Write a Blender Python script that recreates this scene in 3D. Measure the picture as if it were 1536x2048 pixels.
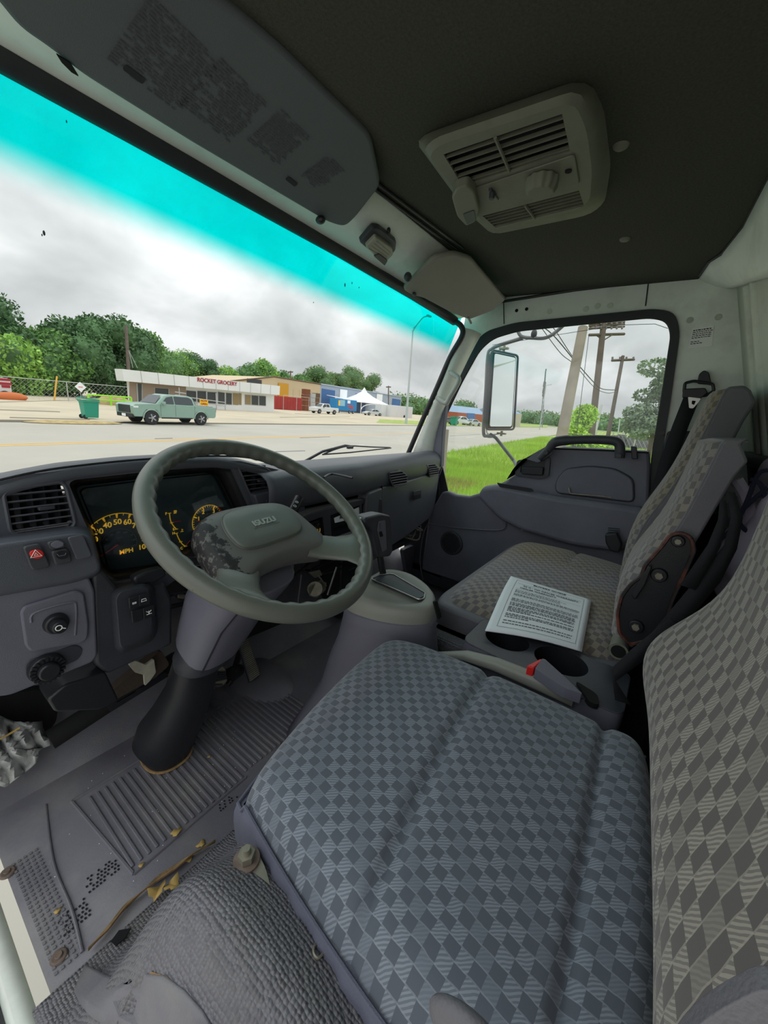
import bpy, bmesh, math, random
import numpy as np
from mathutils import Vector, Matrix
random.seed(4); RNG = np.random.default_rng(4)
for o in list(bpy.data.objects): bpy.data.objects.remove(o)
COL = bpy.context.scene.collection
# ------------------------------------------------------------------ camera (solved from the vanishing lines of the cab)
F = 780.0; CX, CY = 768.0, 1024.0
CAM = Vector((-0.75, 0.0, 0.85))
_X = Vector((577, -157, F)).normalized()
_D = Vector((-248, 2957, F)); _D = (_D - _D.dot(_X)*_X).normalized()
_Z = -_D; _Y = _Z.cross(_X)
W2C = Matrix((_X, _Y, _Z))             # rows: cab axes in lens axes (x right, y down, z ahead)
cam_d = bpy.data.cameras.new('camera'); cam = bpy.data.objects.new('camera', cam_d); COL.objects.link(cam)
cam_d.sensor_fit = 'HORIZONTAL'; cam_d.sensor_width = 36.0; cam_d.lens = F/1536*36.0
cam_d.clip_start = 0.01; cam_d.clip_end = 3000
_r = W2C @ Vector((1, 0, 0)); _u = W2C @ Vector((0, -1, 0)); _b = W2C @ Vector((0, 0, -1))
cam.matrix_world = Matrix(((_r.x, _u.x, _b.x, CAM.x), (_r.y, _u.y, _b.y, CAM.y), (_r.z, _u.z, _b.z, CAM.z), (0, 0, 0, 1)))
bpy.context.scene.camera = cam
# surveying helpers: sight line through a photo point met with a real plane of the cab
def ray(x, y): return W2C @ Vector((x-CX, y-CY, F))
def PX(x, y, X): r = ray(x, y); return CAM + r*((X-CAM.x)/r.x)
def PY(x, y, Y): r = ray(x, y); return CAM + r*((Y-CAM.y)/r.y)
def PZ(x, y, Z): r = ray(x, y); return CAM + r*((Z-CAM.z)/r.z)
def PP(x, y, p0, n): r = ray(x, y); return CAM + r*((Vector(p0)-CAM).dot(n)/r.dot(n))
# ------------------------------------------------------------------ sky and exposure
sc = bpy.context.scene
sc.view_settings.view_transform = 'Standard'; sc.view_settings.look = 'None'
sc.view_settings.exposure = 0.12; sc.view_settings.gamma = 1.0; sc.view_settings.use_curve_mapping = False
w = bpy.data.worlds.new('sky'); sc.world = w; w.use_nodes = True
nt = w.node_tree; nt.nodes.clear()
def N(nt, t, **k):
    n = nt.nodes.new(t)
    for a, b in k.items():
        if a.startswith('i_'): n.inputs[a[2:].replace('_', ' ')].default_value = b
        else: setattr(n, a, b)
    return n
out = N(nt, 'ShaderNodeOutputWorld'); bg = N(nt, 'ShaderNodeBackground'); tc = N(nt, 'ShaderNodeTexCoord')
sep = N(nt, 'ShaderNodeSeparateXYZ'); nt.links.new(tc.outputs['Generated'], sep.inputs[0])
az = N(nt, 'ShaderNodeMath', operation='ADD'); az.inputs[1].default_value = 0.45
mx0 = N(nt, 'ShaderNodeMath', operation='MAXIMUM'); mx0.inputs[1].default_value = 0.0
nt.links.new(sep.outputs[2], mx0.inputs[0]); nt.links.new(mx0.outputs[0], az.inputs[0])
dx = N(nt, 'ShaderNodeMath', operation='DIVIDE'); dy = N(nt, 'ShaderNodeMath', operation='DIVIDE')
nt.links.new(sep.outputs[0], dx.inputs[0]); nt.links.new(az.outputs[0], dx.inputs[1])
nt.links.new(sep.outputs[1], dy.inputs[0]); nt.links.new(az.outputs[0], dy.inputs[1])
cmb = N(nt, 'ShaderNodeCombineXYZ'); nt.links.new(dx.outputs[0], cmb.inputs[0]); nt.links.new(dy.outputs[0], cmb.inputs[1])
nz = N(nt, 'ShaderNodeTexNoise'); nz.inputs['Scale'].default_value = 1.9; nz.inputs['Detail'].default_value = 5; nz.inputs['Roughness'].default_value = 0.5
nz.inputs['Distortion'].default_value = 0.25
nt.links.new(cmb.outputs[0], nz.inputs['Vector'])
cr = N(nt, 'ShaderNodeValToRGB'); nt.links.new(nz.outputs['Fac'], cr.inputs[0])
cr.color_ramp.elements[0].position = 0.34; cr.color_ramp.elements[0].color = (0.40, 0.42, 0.43, 1)
cr.color_ramp.elements[1].position = 0.66; cr.color_ramp.elements[1].color = (0.78, 0.79, 0.80, 1)
e = cr.color_ramp.elements.new(0.50); e.color = (0.55, 0.57, 0.575, 1)
# an overcast sky is steadily brighter towards the zenith
zg = N(nt, 'ShaderNodeMath', operation='MULTIPLY_ADD'); zg.inputs[1].default_value = 2.0; zg.inputs[2].default_value = 0.84; nt.links.new(mx0.outputs[0], zg.inputs[0])
zs = N(nt, 'ShaderNodeVectorMath', operation='SCALE'); nt.links.new(cr.outputs[0], zs.inputs[0]); nt.links.new(zg.outputs[0], zs.inputs['Scale'])
nt.links.new(zs.outputs[0], bg.inputs[0]); bg.inputs[1].default_value = 1.12
nt.links.new(bg.outputs[0], out.inputs[0])

# ------------------------------------------------------------------ materials
def S(r, g, b):
    f = lambda c: (c/255)/12.92 if c/255 <= 0.04045 else (((c/255)+0.055)/1.055)**2.4
    return (f(r), f(g), f(b), 1)
MATS = {}
def mat(name, col, rough=0.55, metal=0.0, var=0.0, vscale=6, bump=0.0, bscale=400, dirt=None, dirt_amt=0.5, dscale=5, spec=0.5, emit=None, trans=None, voro=False, subs=0):
    m = bpy.data.materials.new(name); m.use_nodes = True; t = m.node_tree; p = t.nodes['Principled BSDF']
    p.inputs['Roughness'].default_value = rough; p.inputs['Metallic'].default_value = metal
    p.inputs['Specular IOR Level'].default_value = spec
    p.inputs['Base Color'].default_value = col
    tc = N(t, 'ShaderNodeTexCoord'); src = None
    if var > 0:
        n = N(t, 'ShaderNodeTexNoise'); n.inputs['Scale'].default_value = vscale; n.inputs['Detail'].default_value = 6
        t.links.new(tc.outputs['Object'], n.inputs['Vector'])
        h = N(t, 'ShaderNodeMapRange'); h.inputs[1].default_value = .3; h.inputs[2].default_value = .7
        h.inputs[3].default_value = 1-var; h.inputs[4].default_value = 1+var; t.links.new(n.outputs['Fac'], h.inputs[0])
        v = N(t, 'ShaderNodeVectorMath', operation='SCALE'); v.inputs[0].default_value = col[:3]; t.links.new(h.outputs[0], v.inputs['Scale'])
        src = v.outputs[0]
    if dirt:
        n = N(t, 'ShaderNodeTexNoise'); n.inputs['Scale'].default_value = dscale; n.inputs['Detail'].default_value = 8; n.inputs['Roughness'].default_value = .65
        t.links.new(tc.outputs['Object'], n.inputs['Vector'])
        h = N(t, 'ShaderNodeMapRange'); h.inputs[1].default_value = .48; h.inputs[2].default_value = .68; h.inputs[4].default_value = dirt_amt
        t.links.new(n.outputs['Fac'], h.inputs[0])
        mx = N(t, 'ShaderNodeMix', data_type='RGBA'); t.links.new(h.outputs[0], mx.inputs[0]); mx.inputs[6].default_value = col; mx.inputs[7].default_value = dirt
        if src: t.links.new(src, mx.inputs[6])
        src = mx.outputs[2]
    if src: t.links.new(src, p.inputs['Base Color'])
    if bump > 0:
        if voro:
            n = N(t, 'ShaderNodeTexVoronoi'); n.inputs['Scale'].default_value = bscale; n.inputs['Randomness'].default_value = 0.35; o = n.outputs['Distance']
        else:
            n = N(t, 'ShaderNodeTexNoise'); n.inputs['Scale'].default_value = bscale; n.inputs['Detail'].default_value = 2; o = n.outputs['Fac']
        t.links.new(tc.outputs['Object'], n.inputs['Vector'])
        b = N(t, 'ShaderNodeBump'); b.inputs['Strength'].default_value = bump; b.inputs['Distance'].default_value = 0.002 if not voro else 0.004
        if voro: b.invert = True
        t.links.new(o, b.inputs['Height']); t.links.new(b.outputs[0], p.inputs['Normal'])
    if emit: p.inputs['Emission Color'].default_value = emit; p.inputs['Emission Strength'].default_value = 1.0
    MATS[name] = m
    return m
def fabric(name, dark, mid, light, pitch=0.019, dirt=None, damt=0.8, dscale=4):
    m = bpy.data.materials.new(name); m.use_nodes = True; t = m.node_tree; p = t.nodes['Principled BSDF']
    p.inputs['Roughness'].default_value = .85; p.inputs['Specular IOR Level'].default_value = .25
    p.inputs['Sheen Weight'].default_value = 0.25
    uv = N(t, 'ShaderNodeUVMap'); sx = N(t, 'ShaderNodeSeparateXYZ'); t.links.new(uv.outputs[0], sx.inputs[0])
    # slight irregularity of the weave
    nn = N(t, 'ShaderNodeTexNoise'); nn.inputs['Scale'].default_value = 45; t.links.new(uv.outputs[0], nn.inputs['Vector'])
    def M(op, a, b=None, c=None):
        n = N(t, 'ShaderNodeMath', operation=op)
        for i, q in enumerate((a, b, c)):
            if q is None: continue
            if isinstance(q, (int, float)): n.inputs[i].default_value = q
            else: t.links.new(q, n.inputs[i])
        return n.outputs[0]
    wob = M('MULTIPLY', M('SUBTRACT', nn.outputs['Fac'], .5), .005)
    u = M('ADD', sx.outputs[0], wob); v = M('ADD', sx.outputs[1], M('MULTIPLY', wob, .6))
    a = M('DIVIDE', M('SUBTRACT', u, M('MULTIPLY', v, .12)), pitch); b = M('DIVIDE', M('ADD', v, M('MULTIPLY', u, .10)), pitch)
    fa, fb = M('FLOOR', a), M('FLOOR', b)
    par = M('FLOORED_MODULO', M('ADD', fa, fb), 2.0)                # 0 dark block, 1 hatched block
    third = M('FLOORED_MODULO', M('ADD', fa, M('MULTIPLY', fb, 2.0)), 3.0)
    stripe = M('GREATER_THAN', M('FRACT', M('DIVIDE', M('ADD', M('MULTIPLY', u, .80), M('MULTIPLY', v, .60)), .0028)), .5)
    fra, frb = M('FRACT', a), M('FRACT', b)
    edge = M('LESS_THAN', fra, .09)
    mx1 = N(t, 'ShaderNodeMix', data_type='RGBA'); mx1.inputs[6].default_value = mid; mx1.inputs[7].default_value = light
    t.links.new(M('MULTIPLY', stripe, M('MULTIPLY_ADD', M('LESS_THAN', third, 1.5), .55, .25)), mx1.inputs[0])
    mx2 = N(t, 'ShaderNodeMix', data_type='RGBA'); mx2.inputs[6].default_value = dark
    t.links.new(mx1.outputs[2], mx2.inputs[7]); t.links.new(par, mx2.inputs[0])
    mx3 = N(t, 'ShaderNodeMix', data_type='RGBA'); t.links.new(mx2.outputs[2], mx3.inputs[6]); mx3.inputs[7].default_value = light
    t.links.new(M('MULTIPLY', edge, .6), mx3.inputs[0])
    cur = mx3.outputs[2]
    if dirt:
        n = N(t, 'ShaderNodeTexNoise'); n.inputs['Scale'].default_value = dscale; n.inputs['Detail'].default_value = 5; t.links.new(uv.outputs[0], n.inputs['Vector'])
        h = N(t, 'ShaderNodeMapRange'); h.inputs[1].default_value = .42; h.inputs[2].default_value = .58; h.inputs[4].default_value = damt
        t.links.new(n.outputs['Fac'], h.inputs[0])
        mx = N(t, 'ShaderNodeMix', data_type='RGBA', blend_type='MIX'); t.links.new(h.outputs[0], mx.inputs[0]); t.links.new(cur, mx.inputs[6])
        mu = N(t, 'ShaderNodeMix', data_type='RGBA', blend_type='MULTIPLY'); mu.inputs[0].default_value = 1; t.links.new(cur, mu.inputs[6]); mu.inputs[7].default_value = dirt
        t.links.new(mu.outputs[2], mx.inputs[7]); cur = mx.outputs[2]
    t.links.new(cur, p.inputs['Base Color'])
    bp = N(t, 'ShaderNodeBump'); bp.inputs['Strength'].default_value = .5; bp.inputs['Distance'].default_value = .0012
    t.links.new(M('ADD', par, M('MULTIPLY', stripe, M('MULTIPLY', par, .6))), bp.inputs['Height']); t.links.new(bp.outputs[0], p.inputs['Normal'])
    MATS[name] = m; return m
def glass(name, col, gloss=0.06, tint=None):
    m = bpy.data.materials.new(name); m.use_nodes = True; t = m.node_tree; t.nodes.clear()
    o = N(t, 'ShaderNodeOutputMaterial'); tr = N(t, 'ShaderNodeBsdfTransparent'); gl = N(t, 'ShaderNodeBsdfGlossy'); gl.inputs['Roughness'].default_value = .03
    mx = N(t, 'ShaderNodeMixShader'); mx.inputs[0].default_value = gloss
    tr.inputs[0].default_value = col
    t.links.new(tr.outputs[0], mx.inputs[1]); t.links.new(gl.outputs[0], mx.inputs[2]); t.links.new(mx.outputs[0], o.inputs[0])
    if tint:   # dyed shade band along the top of the pane (z0..z1 across the soft edge)
        z0, z1, slope, c = tint
        tc = N(t, 'ShaderNodeTexCoord'); s = N(t, 'ShaderNodeSeparateXYZ'); t.links.new(tc.outputs['Object'], s.inputs[0])
        ma = N(t, 'ShaderNodeMath', operation='MULTIPLY_ADD'); ma.inputs[1].default_value = slope
        t.links.new(s.outputs[0], ma.inputs[0]); t.links.new(s.outputs[2], ma.inputs[2])
        h = N(t, 'ShaderNodeMapRange', interpolation_type='SMOOTHSTEP'); h.inputs[1].default_value = z0; h.inputs[2].default_value = z1; t.links.new(ma.outputs[0], h.inputs[0])
        mc = N(t, 'ShaderNodeMix', data_type='RGBA'); mc.inputs[6].default_value = col; mc.inputs[7].default_value = c
        t.links.new(h.outputs[0], mc.inputs[0]); t.links.new(mc.outputs[2], tr.inputs[0])
    MATS[name] = m; return m
# colours of the cab
PL = mat('grey_plastic', S(110, 110, 123), .5, var=.12, vscale=9, bump=.25, bscale=900)
PLL = mat('grey_plastic_console', S(108, 107, 120), .5, var=.08, vscale=7, bump=.2, bscale=900)
PLD = mat('dark_plastic', S(58, 60, 67), .42, var=.15, vscale=12, bump=.2, bscale=900, dirt=S(95, 95, 100), dirt_amt=.25, dscale=8)
DASH = mat('dash_vinyl', S(86, 89, 98), .38, var=.12, vscale=6, bump=.3, bscale=1200)
BLK = mat('black_plastic', S(34, 35, 40), .4, bump=.1)
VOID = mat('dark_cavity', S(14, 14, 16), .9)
RUB = mat('rubber_seal', S(48, 50, 54), .5, var=.15, vscale=20)
WHT = mat('cab_paint', S(234, 240, 232), .4, var=.06, vscale=5, dirt=S(180, 180, 168), dirt_amt=.35, dscale=7)
WHT2 = mat('cab_paint_back', S(205, 212, 198), .45, var=.10, vscale=4, dirt=S(120, 122, 110), dirt_amt=.5, dscale=5)
LINER = mat('headliner_cloth', S(76, 77, 69), .95, var=.18, vscale=260, bump=.6, bscale=700, spec=.1)
VISOR = mat('visor_vinyl', S(92, 97, 101), .7, var=.06, vscale=5, bump=.3, bscale=800)
VISOR2 = mat('visor_vinyl_brown', S(140, 138, 128), .7, var=.06, vscale=5, bump=.3, bscale=800)
ACP = mat('aged_vent_plastic', S(118, 118, 105), .6, var=.06, vscale=12, dirt=S(90, 88, 78), dirt_amt=.4, dscale=14)
FLOORM = mat('rubber_floor_mat', S(108, 107, 115), .5, var=.18, vscale=5, bump=.25, bscale=500, dirt=S(138, 136, 132), dirt_amt=.6, dscale=6)
RISER = mat('pebbled_rubber', S(112, 111, 118), .42, var=.1, vscale=6, bump=.9, bscale=240, voro=True, dirt=S(120, 116, 104), dirt_amt=.35, dscale=7)
FAB = fabric('woven_fabric_blue', S(88, 94, 104), S(106, 113, 124), S(138, 144, 154), pitch=.0122)
FABB = fabric('woven_fabric_back', S(94, 88, 86), S(124, 118, 112), S(172, 164, 152), pitch=.0150)
FABP = fabric('woven_fabric_worn', S(106, 101, 108), S(134, 129, 128), S(148, 142, 137), pitch=.0135, dirt=(1.0, .88, .56, 1), damt=.9, dscale=3.2)
FABP2 = fabric('woven_fabric_worn_back', S(108, 103, 106), S(130, 124, 123), S(160, 152, 144), pitch=.0135, dirt=(1.0, .88, .66, 1), damt=.5)
VINYL = mat('seat_side_vinyl', S(108, 106, 112), .6, var=.08, vscale=10, bump=.3, bscale=500)
SIDEF = mat('seat_side_cloth', S(94, 96, 112), .8, var=.12, vscale=12, bump=.4, bscale=900)
WHEELM = mat('wheel_leatherette', S(106, 109, 101), .36, var=.08, vscale=8, bump=.1)
WEARP = None
WHEELP = mat('wheel_hub_plastic', S(112, 118, 112), .45, var=.06, bump=.2, bscale=800)
HUBW = mat('wheel_hub_worn', S(122, 121, 120), .5)
def worn_hub():
    t = HUBW.node_tree; p = t.nodes['Principled BSDF']; tc = N(t, 'ShaderNodeTexCoord'); s_ = N(t, 'ShaderNodeSeparateXYZ'); t.links.new(tc.outputs['Object'], s_.inputs[0])
    n = N(t, 'ShaderNodeTexNoise'); n.inputs['Scale'].default_value = 75; n.inputs['Detail'].default_value = 8; n.inputs['Roughness'].default_value = .75; t.links.new(tc.outputs['Object'], n.inputs['Vector'])
    h = N(t, 'ShaderNodeMapRange', interpolation_type='SMOOTHSTEP'); h.inputs[1].default_value = -.055; h.inputs[2].default_value = -.10; h.inputs[3].default_value = -.30; h.inputs[4].default_value = .08; t.links.new(s_.outputs[0], h.inputs[0])
    a = N(t, 'ShaderNodeMath', operation='ADD'); t.links.new(n.outputs['Fac'], a.inputs[0]); t.links.new(h.outputs[0], a.inputs[1])
    g = N(t, 'ShaderNodeMapRange'); g.inputs[1].default_value = .52; g.inputs[2].default_value = .55; t.links.new(a.outputs[0], g.inputs[0])
    m = N(t, 'ShaderNodeMix', data_type='RGBA'); m.inputs[6].default_value = S(112, 112, 109); m.inputs[7].default_value = S(48, 46, 48); t.links.new(g.outputs[0], m.inputs[0]); t.links.new(m.outputs[2], p.inputs['Base Color'])
worn_hub()
PAPER = mat('white_paper', S(244, 248, 252), .8)
PAPER2 = mat('sticker_paper', S(248, 250, 246), .8)
INK = mat('black_ink', S(38, 40, 46), .8)
INKG = mat('faded_ink', S(95, 96, 104), .8)
RED = mat('red_plastic', S(225, 42, 38), .4)
CHR = mat('bright_metal', S(190, 190, 185), .3, metal=.9)
STEEL = mat('worn_steel', S(150, 145, 130), .5, metal=.5, var=.3, vscale=30)
RUST = mat('rusty_metal', S(120, 70, 45), .8, var=.3, vscale=60)
BOLTM = mat('dusty_bolt', S(120, 105, 95), .7, metal=.3, var=.3, vscale=80)
FOAM = mat('torn_foam', S(150, 122, 84), .95, var=.35, vscale=60, bump=.8, bscale=200)
YEL = mat('gauge_yellow', S(240, 190, 40), .6, emit=(.30, .18, .02, 1))
YEL2 = mat('gauge_yellow_lines', S(230, 180, 40), .6, emit=(.2, .12, .01, 1))
GRN = mat('gauge_ghost_grey', S(110, 125, 125), .6)
GAUGE = mat('gauge_face', S(56, 68, 72), .5)
LENS = glass('cluster_lens', (.93, .96, .97, 1), .05)
WINDS = glass('windshield_glass', (.97, .985, .975, 1), .03, tint=(1.102, 1.160, 0.02, (.0, .74, .70, 1)))
SIDEG = glass('side_glass', (.95, .97, .96, 1), .05)
MIRR = mat('mirror_silver', S(232, 236, 234), .04, metal=1.0)
CLOTHG = mat('grey_cloth', S(196, 197, 196), .95, var=.3, vscale=14, bump=.6, bscale=200)
LILAC = mat('lilac_cloth', S(190, 181, 200), .95, var=.12, vscale=10, bump=.4, bscale=300)
NAVY = mat('navy_cord', S(36, 38, 60), .9)
WEB = mat('belt_webbing', S(30, 31, 35), .8, bump=.5, bscale=900)
LEAF = mat('dry_leaf', S(186, 156, 92), .9, var=.25, vscale=50)
LENSW = mat('lamp_lens', S(160, 160, 145), .3)
BARE = mat('primer_metal', S(128, 130, 124), .6, var=.2, vscale=20)

# ------------------------------------------------------------------ geometry helpers: every shape is (verts, faces)
def V3(p): return p if isinstance(p, Vector) else Vector(p)
def join(*gs):
    V, Fc = [], []
    for v, f in gs:
        k = len(V); V += list(v); Fc += [tuple(i+k for i in q) for q in f]
    return V, Fc
def box(c, s, R=None):
    c = V3(c); x, y, z = s[0]/2, s[1]/2, s[2]/2
    v = [Vector((a*x, b*y, d*z)) for a in (-1, 1) for b in (-1, 1) for d in (-1, 1)]
    if R is not None: v = [R @ q for q in v]
    return [q+c for q in v], [(0, 1, 3, 2), (4, 6, 7, 5), (0, 4, 5, 1), (2, 3, 7, 6), (0, 2, 6, 4), (1, 5, 7, 3)]
def basis(d):
    d = V3(d).normalized(); a = Vector((0, 0, 1)) if abs(d.z) < .9 else Vector((1, 0, 0))
    u = d.cross(a).normalized(); return u, d.cross(u).normalized()
def tube(pts, r, n=10, closed=False, flat=1.0, up=None):
    pts = [V3(p) for p in pts]; m = len(pts); V, Fc = [], []; u = None
    for i, p in enumerate(pts):
        if closed: d = pts[(i+1) % m]-pts[i-1]
        else: d = pts[min(i+1, m-1)]-pts[max(i-1, 0)]
        d.normalize()
        if up is not None: u = V3(up) - V3(up).dot(d)*d; u.normalize()
        elif u is None: u, _ = basis(d)
        else: u = (u - u.dot(d)*d).normalized()
        w_ = d.cross(u); rr = r[i] if isinstance(r, (list, tuple)) else r
        for k in range(n):
            a = 2*math.pi*k/n; V.append(p + u*math.cos(a)*rr*flat + w_*math.sin(a)*rr)
    for i in range(m if closed else m-1):
        j = (i+1) % m
        for k in range(n): Fc.append((i*n+k, i*n+(k+1) % n, j*n+(k+1) % n, j*n+k))
    if not closed: Fc += [tuple(range(n))[::-1], tuple((m-1)*n+k for k in range(n))]
    return V, Fc
def cyl(p0, p1, r, r1=None, n=20): return tube([p0, p1], [r, r if r1 is None else r1], n)
def ring_pts(c, r, nrm, n=40, a0=0, a1=2*math.pi, u=None):
    if u is None: u, v = basis(nrm)
    else: u = V3(u).normalized(); v = V3(nrm).normalized().cross(u)
    full = abs(a1-a0-2*math.pi) < 1e-6
    return [V3(c)+(u*math.cos(a0+(a1-a0)*i/(n if full else n-1))+v*math.sin(a0+(a1-a0)*i/(n if full else n-1)))*r for i in range(n)]
def prism(loop, vec):
    loop = [V3(p) for p in loop]; vec = V3(vec); n = len(loop)
    V = loop + [p+vec for p in loop]
    return V, [tuple(range(n))[::-1], tuple(range(n, 2*n))] + [(i, (i+1) % n, n+(i+1) % n, n+i) for i in range(n)]
def rnd(loop, r, seg=5):
    """round the corners of a closed 3-D polygon by r metres"""
    loop = [V3(p) for p in loop]; o = []; n = len(loop)
    for i, p in enumerate(loop):
        rr = r[i] if isinstance(r, (list, tuple)) else r
        a, b = loop[i-1]-p, loop[(i+1) % n]-p
        k = min(rr, a.length*.48, b.length*.48)
        if k < 1e-5: o.append(p); continue
        A, B = p+a.normalized()*k, p+b.normalized()*k
        for j in range(seg+1):
            t = j/seg; o.append(A*(1-t)**2+p*2*t*(1-t)+B*t*t)
    return o
def spl(pts, n=6, closed=False):
    pts = [V3(p) for p in pts]; m = len(pts); o = []
    rng = range(m) if closed else range(m-1)
    for i in rng:
        if closed: p0, p1, p2, p3 = pts[i-1], pts[i], pts[(i+1) % m], pts[(i+2) % m]
        else: p0, p1, p2, p3 = pts[max(i-1, 0)], pts[i], pts[i+1], pts[min(i+2, m-1)]
        for j in range(n):
            t = j/n; o.append(.5*((2*p1)+(p2-p0)*t+(2*p0-5*p1+4*p2-p3)*t*t+(3*p1-p0-3*p2+p3)*t**3))
    if not closed: o.append(pts[-1])
    return o
def plate(outer, holes, vec):
    """flat plate with holes, extruded"""
    bm = bmesh.new(); E = []; vec = V3(vec)
    for lp in [outer]+holes:
        vs = [bm.verts.new(p) for p in lp]
        E += [bm.edges.new((vs[i], vs[(i+1) % len(vs)])) for i in range(len(vs))]
    bmesh.ops.triangle_fill(bm, edges=E, use_beauty=True)
    bm.verts.index_update(); V = [v.co.copy() for v in bm.verts]; T = [tuple(v.index for v in f.verts) for f in bm.faces]; bm.free()
    n = len(V); Fc = [t for t in T] + [tuple(i+n for i in t[::-1]) for t in T]; k = 0
    for lp in [outer]+holes:
        m = len(lp)
        for i in range(m): Fc.append((k+i, k+(i+1) % m, n+k+(i+1) % m, n+k+i))
        k += m
    return V+[p+vec for p in V], Fc
def loft(rings, closed=True, cap=True):
    n = len(rings[0]); V = [V3(p) for r in rings for p in r]; Fc = []
    for i in range(len(rings)-1):
        for k in range(n if closed else n-1): Fc.append((i*n+k, i*n+(k+1) % n, (i+1)*n+(k+1) % n, (i+1)*n+k))
    if cap and closed: Fc += [tuple(range(n))[::-1], tuple((len(rings)-1)*n+k for k in range(n))]
    return V, Fc
def resample(loop, n):
    L = [0]; m = len(loop)
    for i in range(m): L.append(L[-1]+(loop[(i+1) % m]-loop[i]).length)
    o = []; j = 0
    for k in range(n):
        s = L[-1]*k/n
        while L[j+1] < s: j += 1
        t = (s-L[j])/max(L[j+1]-L[j], 1e-9); o.append(loop[j].lerp(loop[(j+1) % m], t))
    return o
def blob(c, r, seg=14, rings=9, R=None):
    V, Fc = [], []; c = V3(c)
    for i in range(rings+1):
        th = math.pi*i/rings
        for k in range(seg):
            a = 2*math.pi*k/seg; q = Vector((r[0]*math.sin(th)*math.cos(a), r[1]*math.sin(th)*math.sin(a), r[2]*math.cos(th)))
            V.append((R @ q if R else q)+c)
    for i in range(rings):
        for k in range(seg): Fc.append((i*seg+k, i*seg+(k+1) % seg, (i+1)*seg+(k+1) % seg, (i+1)*seg+k))
    return V, Fc
ORG = {}
def root_org(o):
    while o.parent is not None: o = o.parent
    return ORG.get(o.name, Vector((0, 0, 0)))
def obj(name, geo, m, parent=None, smooth=True, bevel=None, label=None, uvf=None, seg=3, sub=0, local=False, solid=None, ang=40, kind=None):
    me = bpy.data.meshes.new(name); V, Fc = geo
    off = Vector((0, 0, 0)) if (parent is None or local) else root_org(parent)
    me.from_pydata([tuple(V3(p)-off) for p in V], [], Fc); me.validate(); me.update()
    bm = bmesh.new(); bm.from_mesh(me); bmesh.ops.remove_doubles(bm, verts=bm.verts, dist=1e-6)
    bmesh.ops.recalc_face_normals(bm, faces=bm.faces); bm.to_mesh(me); bm.free()
    o = bpy.data.objects.new(name, me); COL.objects.link(o)
    me.materials.append(m)
    if smooth:
        me.polygons.foreach_set('use_smooth', [True]*len(me.polygons))
        if not sub:
            try: me.set_sharp_from_angle(angle=math.radians(ang))
            except Exception: pass
    if uvf:
        uv = me.uv_layers.new(name='UVMap')
        for l in me.loops:
            co = me.vertices[l.vertex_index].co + off; uv.data[l.index].uv = uvf(co)
    if solid: md = o.modifiers.new('solid', 'SOLIDIFY'); md.thickness = solid; md.offset = 0
    if bevel:
        md = o.modifiers.new('bevel', 'BEVEL'); md.width = bevel; md.segments = seg; md.limit_method = 'ANGLE'; md.angle_limit = math.radians(35)
        md.harden_normals = False
    if sub: md = o.modifiers.new('sub', 'SUBSURF'); md.levels = sub; md.render_levels = sub
    if parent is not None: o.parent = parent
    if label: o['label'] = label
    if kind: o['kind'] = kind
    return o
def tag(o, label, cat=None, group=None, kind=None):
    o['label'] = label
    if cat: o['category'] = cat
    if group: o['group'] = group
    if kind: o['kind'] = kind
    return o
def thing(name, loc, label, cat, group=None):
    o = bpy.data.objects.new(name, None); COL.objects.link(o); o.location = V3(loc); o.empty_display_size = .05
    ORG[o.name] = Vector(loc); return tag(o, label, cat, group)
def dup(o, parent=None):
    c = o.copy(); COL.objects.link(c); c.parent = parent
    for ch in list(o.children): dup(ch, c)
    return c
def text(name, body, pos, u, n, size, m, parent=None, depth=.0006, align='CENTER', font_sp=1.0, bold=0.0, xs=1.0):
    """flat print standing on a surface: pos centre, u reading direction, n outward normal"""
    cu = bpy.data.curves.new(name, 'FONT'); cu.body = body; cu.size = size; cu.align_x = align; cu.align_y = 'CENTER'; cu.extrude = depth; cu.offset = bold; cu.space_character = font_sp
    t = bpy.data.objects.new(name, cu); COL.objects.link(t)
    dg = bpy.context.evaluated_depsgraph_get(); me = bpy.data.meshes.new_from_object(t.evaluated_get(dg)); bpy.data.objects.remove(t)
    u = V3(u).normalized(); n = V3(n).normalized(); u = (u-u.dot(n)*n).normalized(); v = n.cross(u)
    off = Vector((0, 0, 0)) if parent is None else root_org(parent)
    M4 = Matrix(((u.x*xs, v.x, n.x, pos[0]-off.x), (u.y*xs, v.y, n.y, pos[1]-off.y), (u.z*xs, v.z, n.z, pos[2]-off.z), (0, 0, 0, 1)))
    me.transform(M4); me.materials.clear(); me.materials.append(m)
    o = bpy.data.objects.new(name, me); COL.objects.link(o); o.parent = parent
    return o
def lx(pts, X): return [PX(x, y, X) for x, y in pts]
def ly(pts, Y): return [PY(x, y, Y) for x, y in pts]
def lz(pts, Z): return [PZ(x, y, Z) for x, y in pts]
def struct(o): o['kind'] = 'structure'; return o
# ================================================================== THE CAB SHELL
FZ = 0.05
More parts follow.
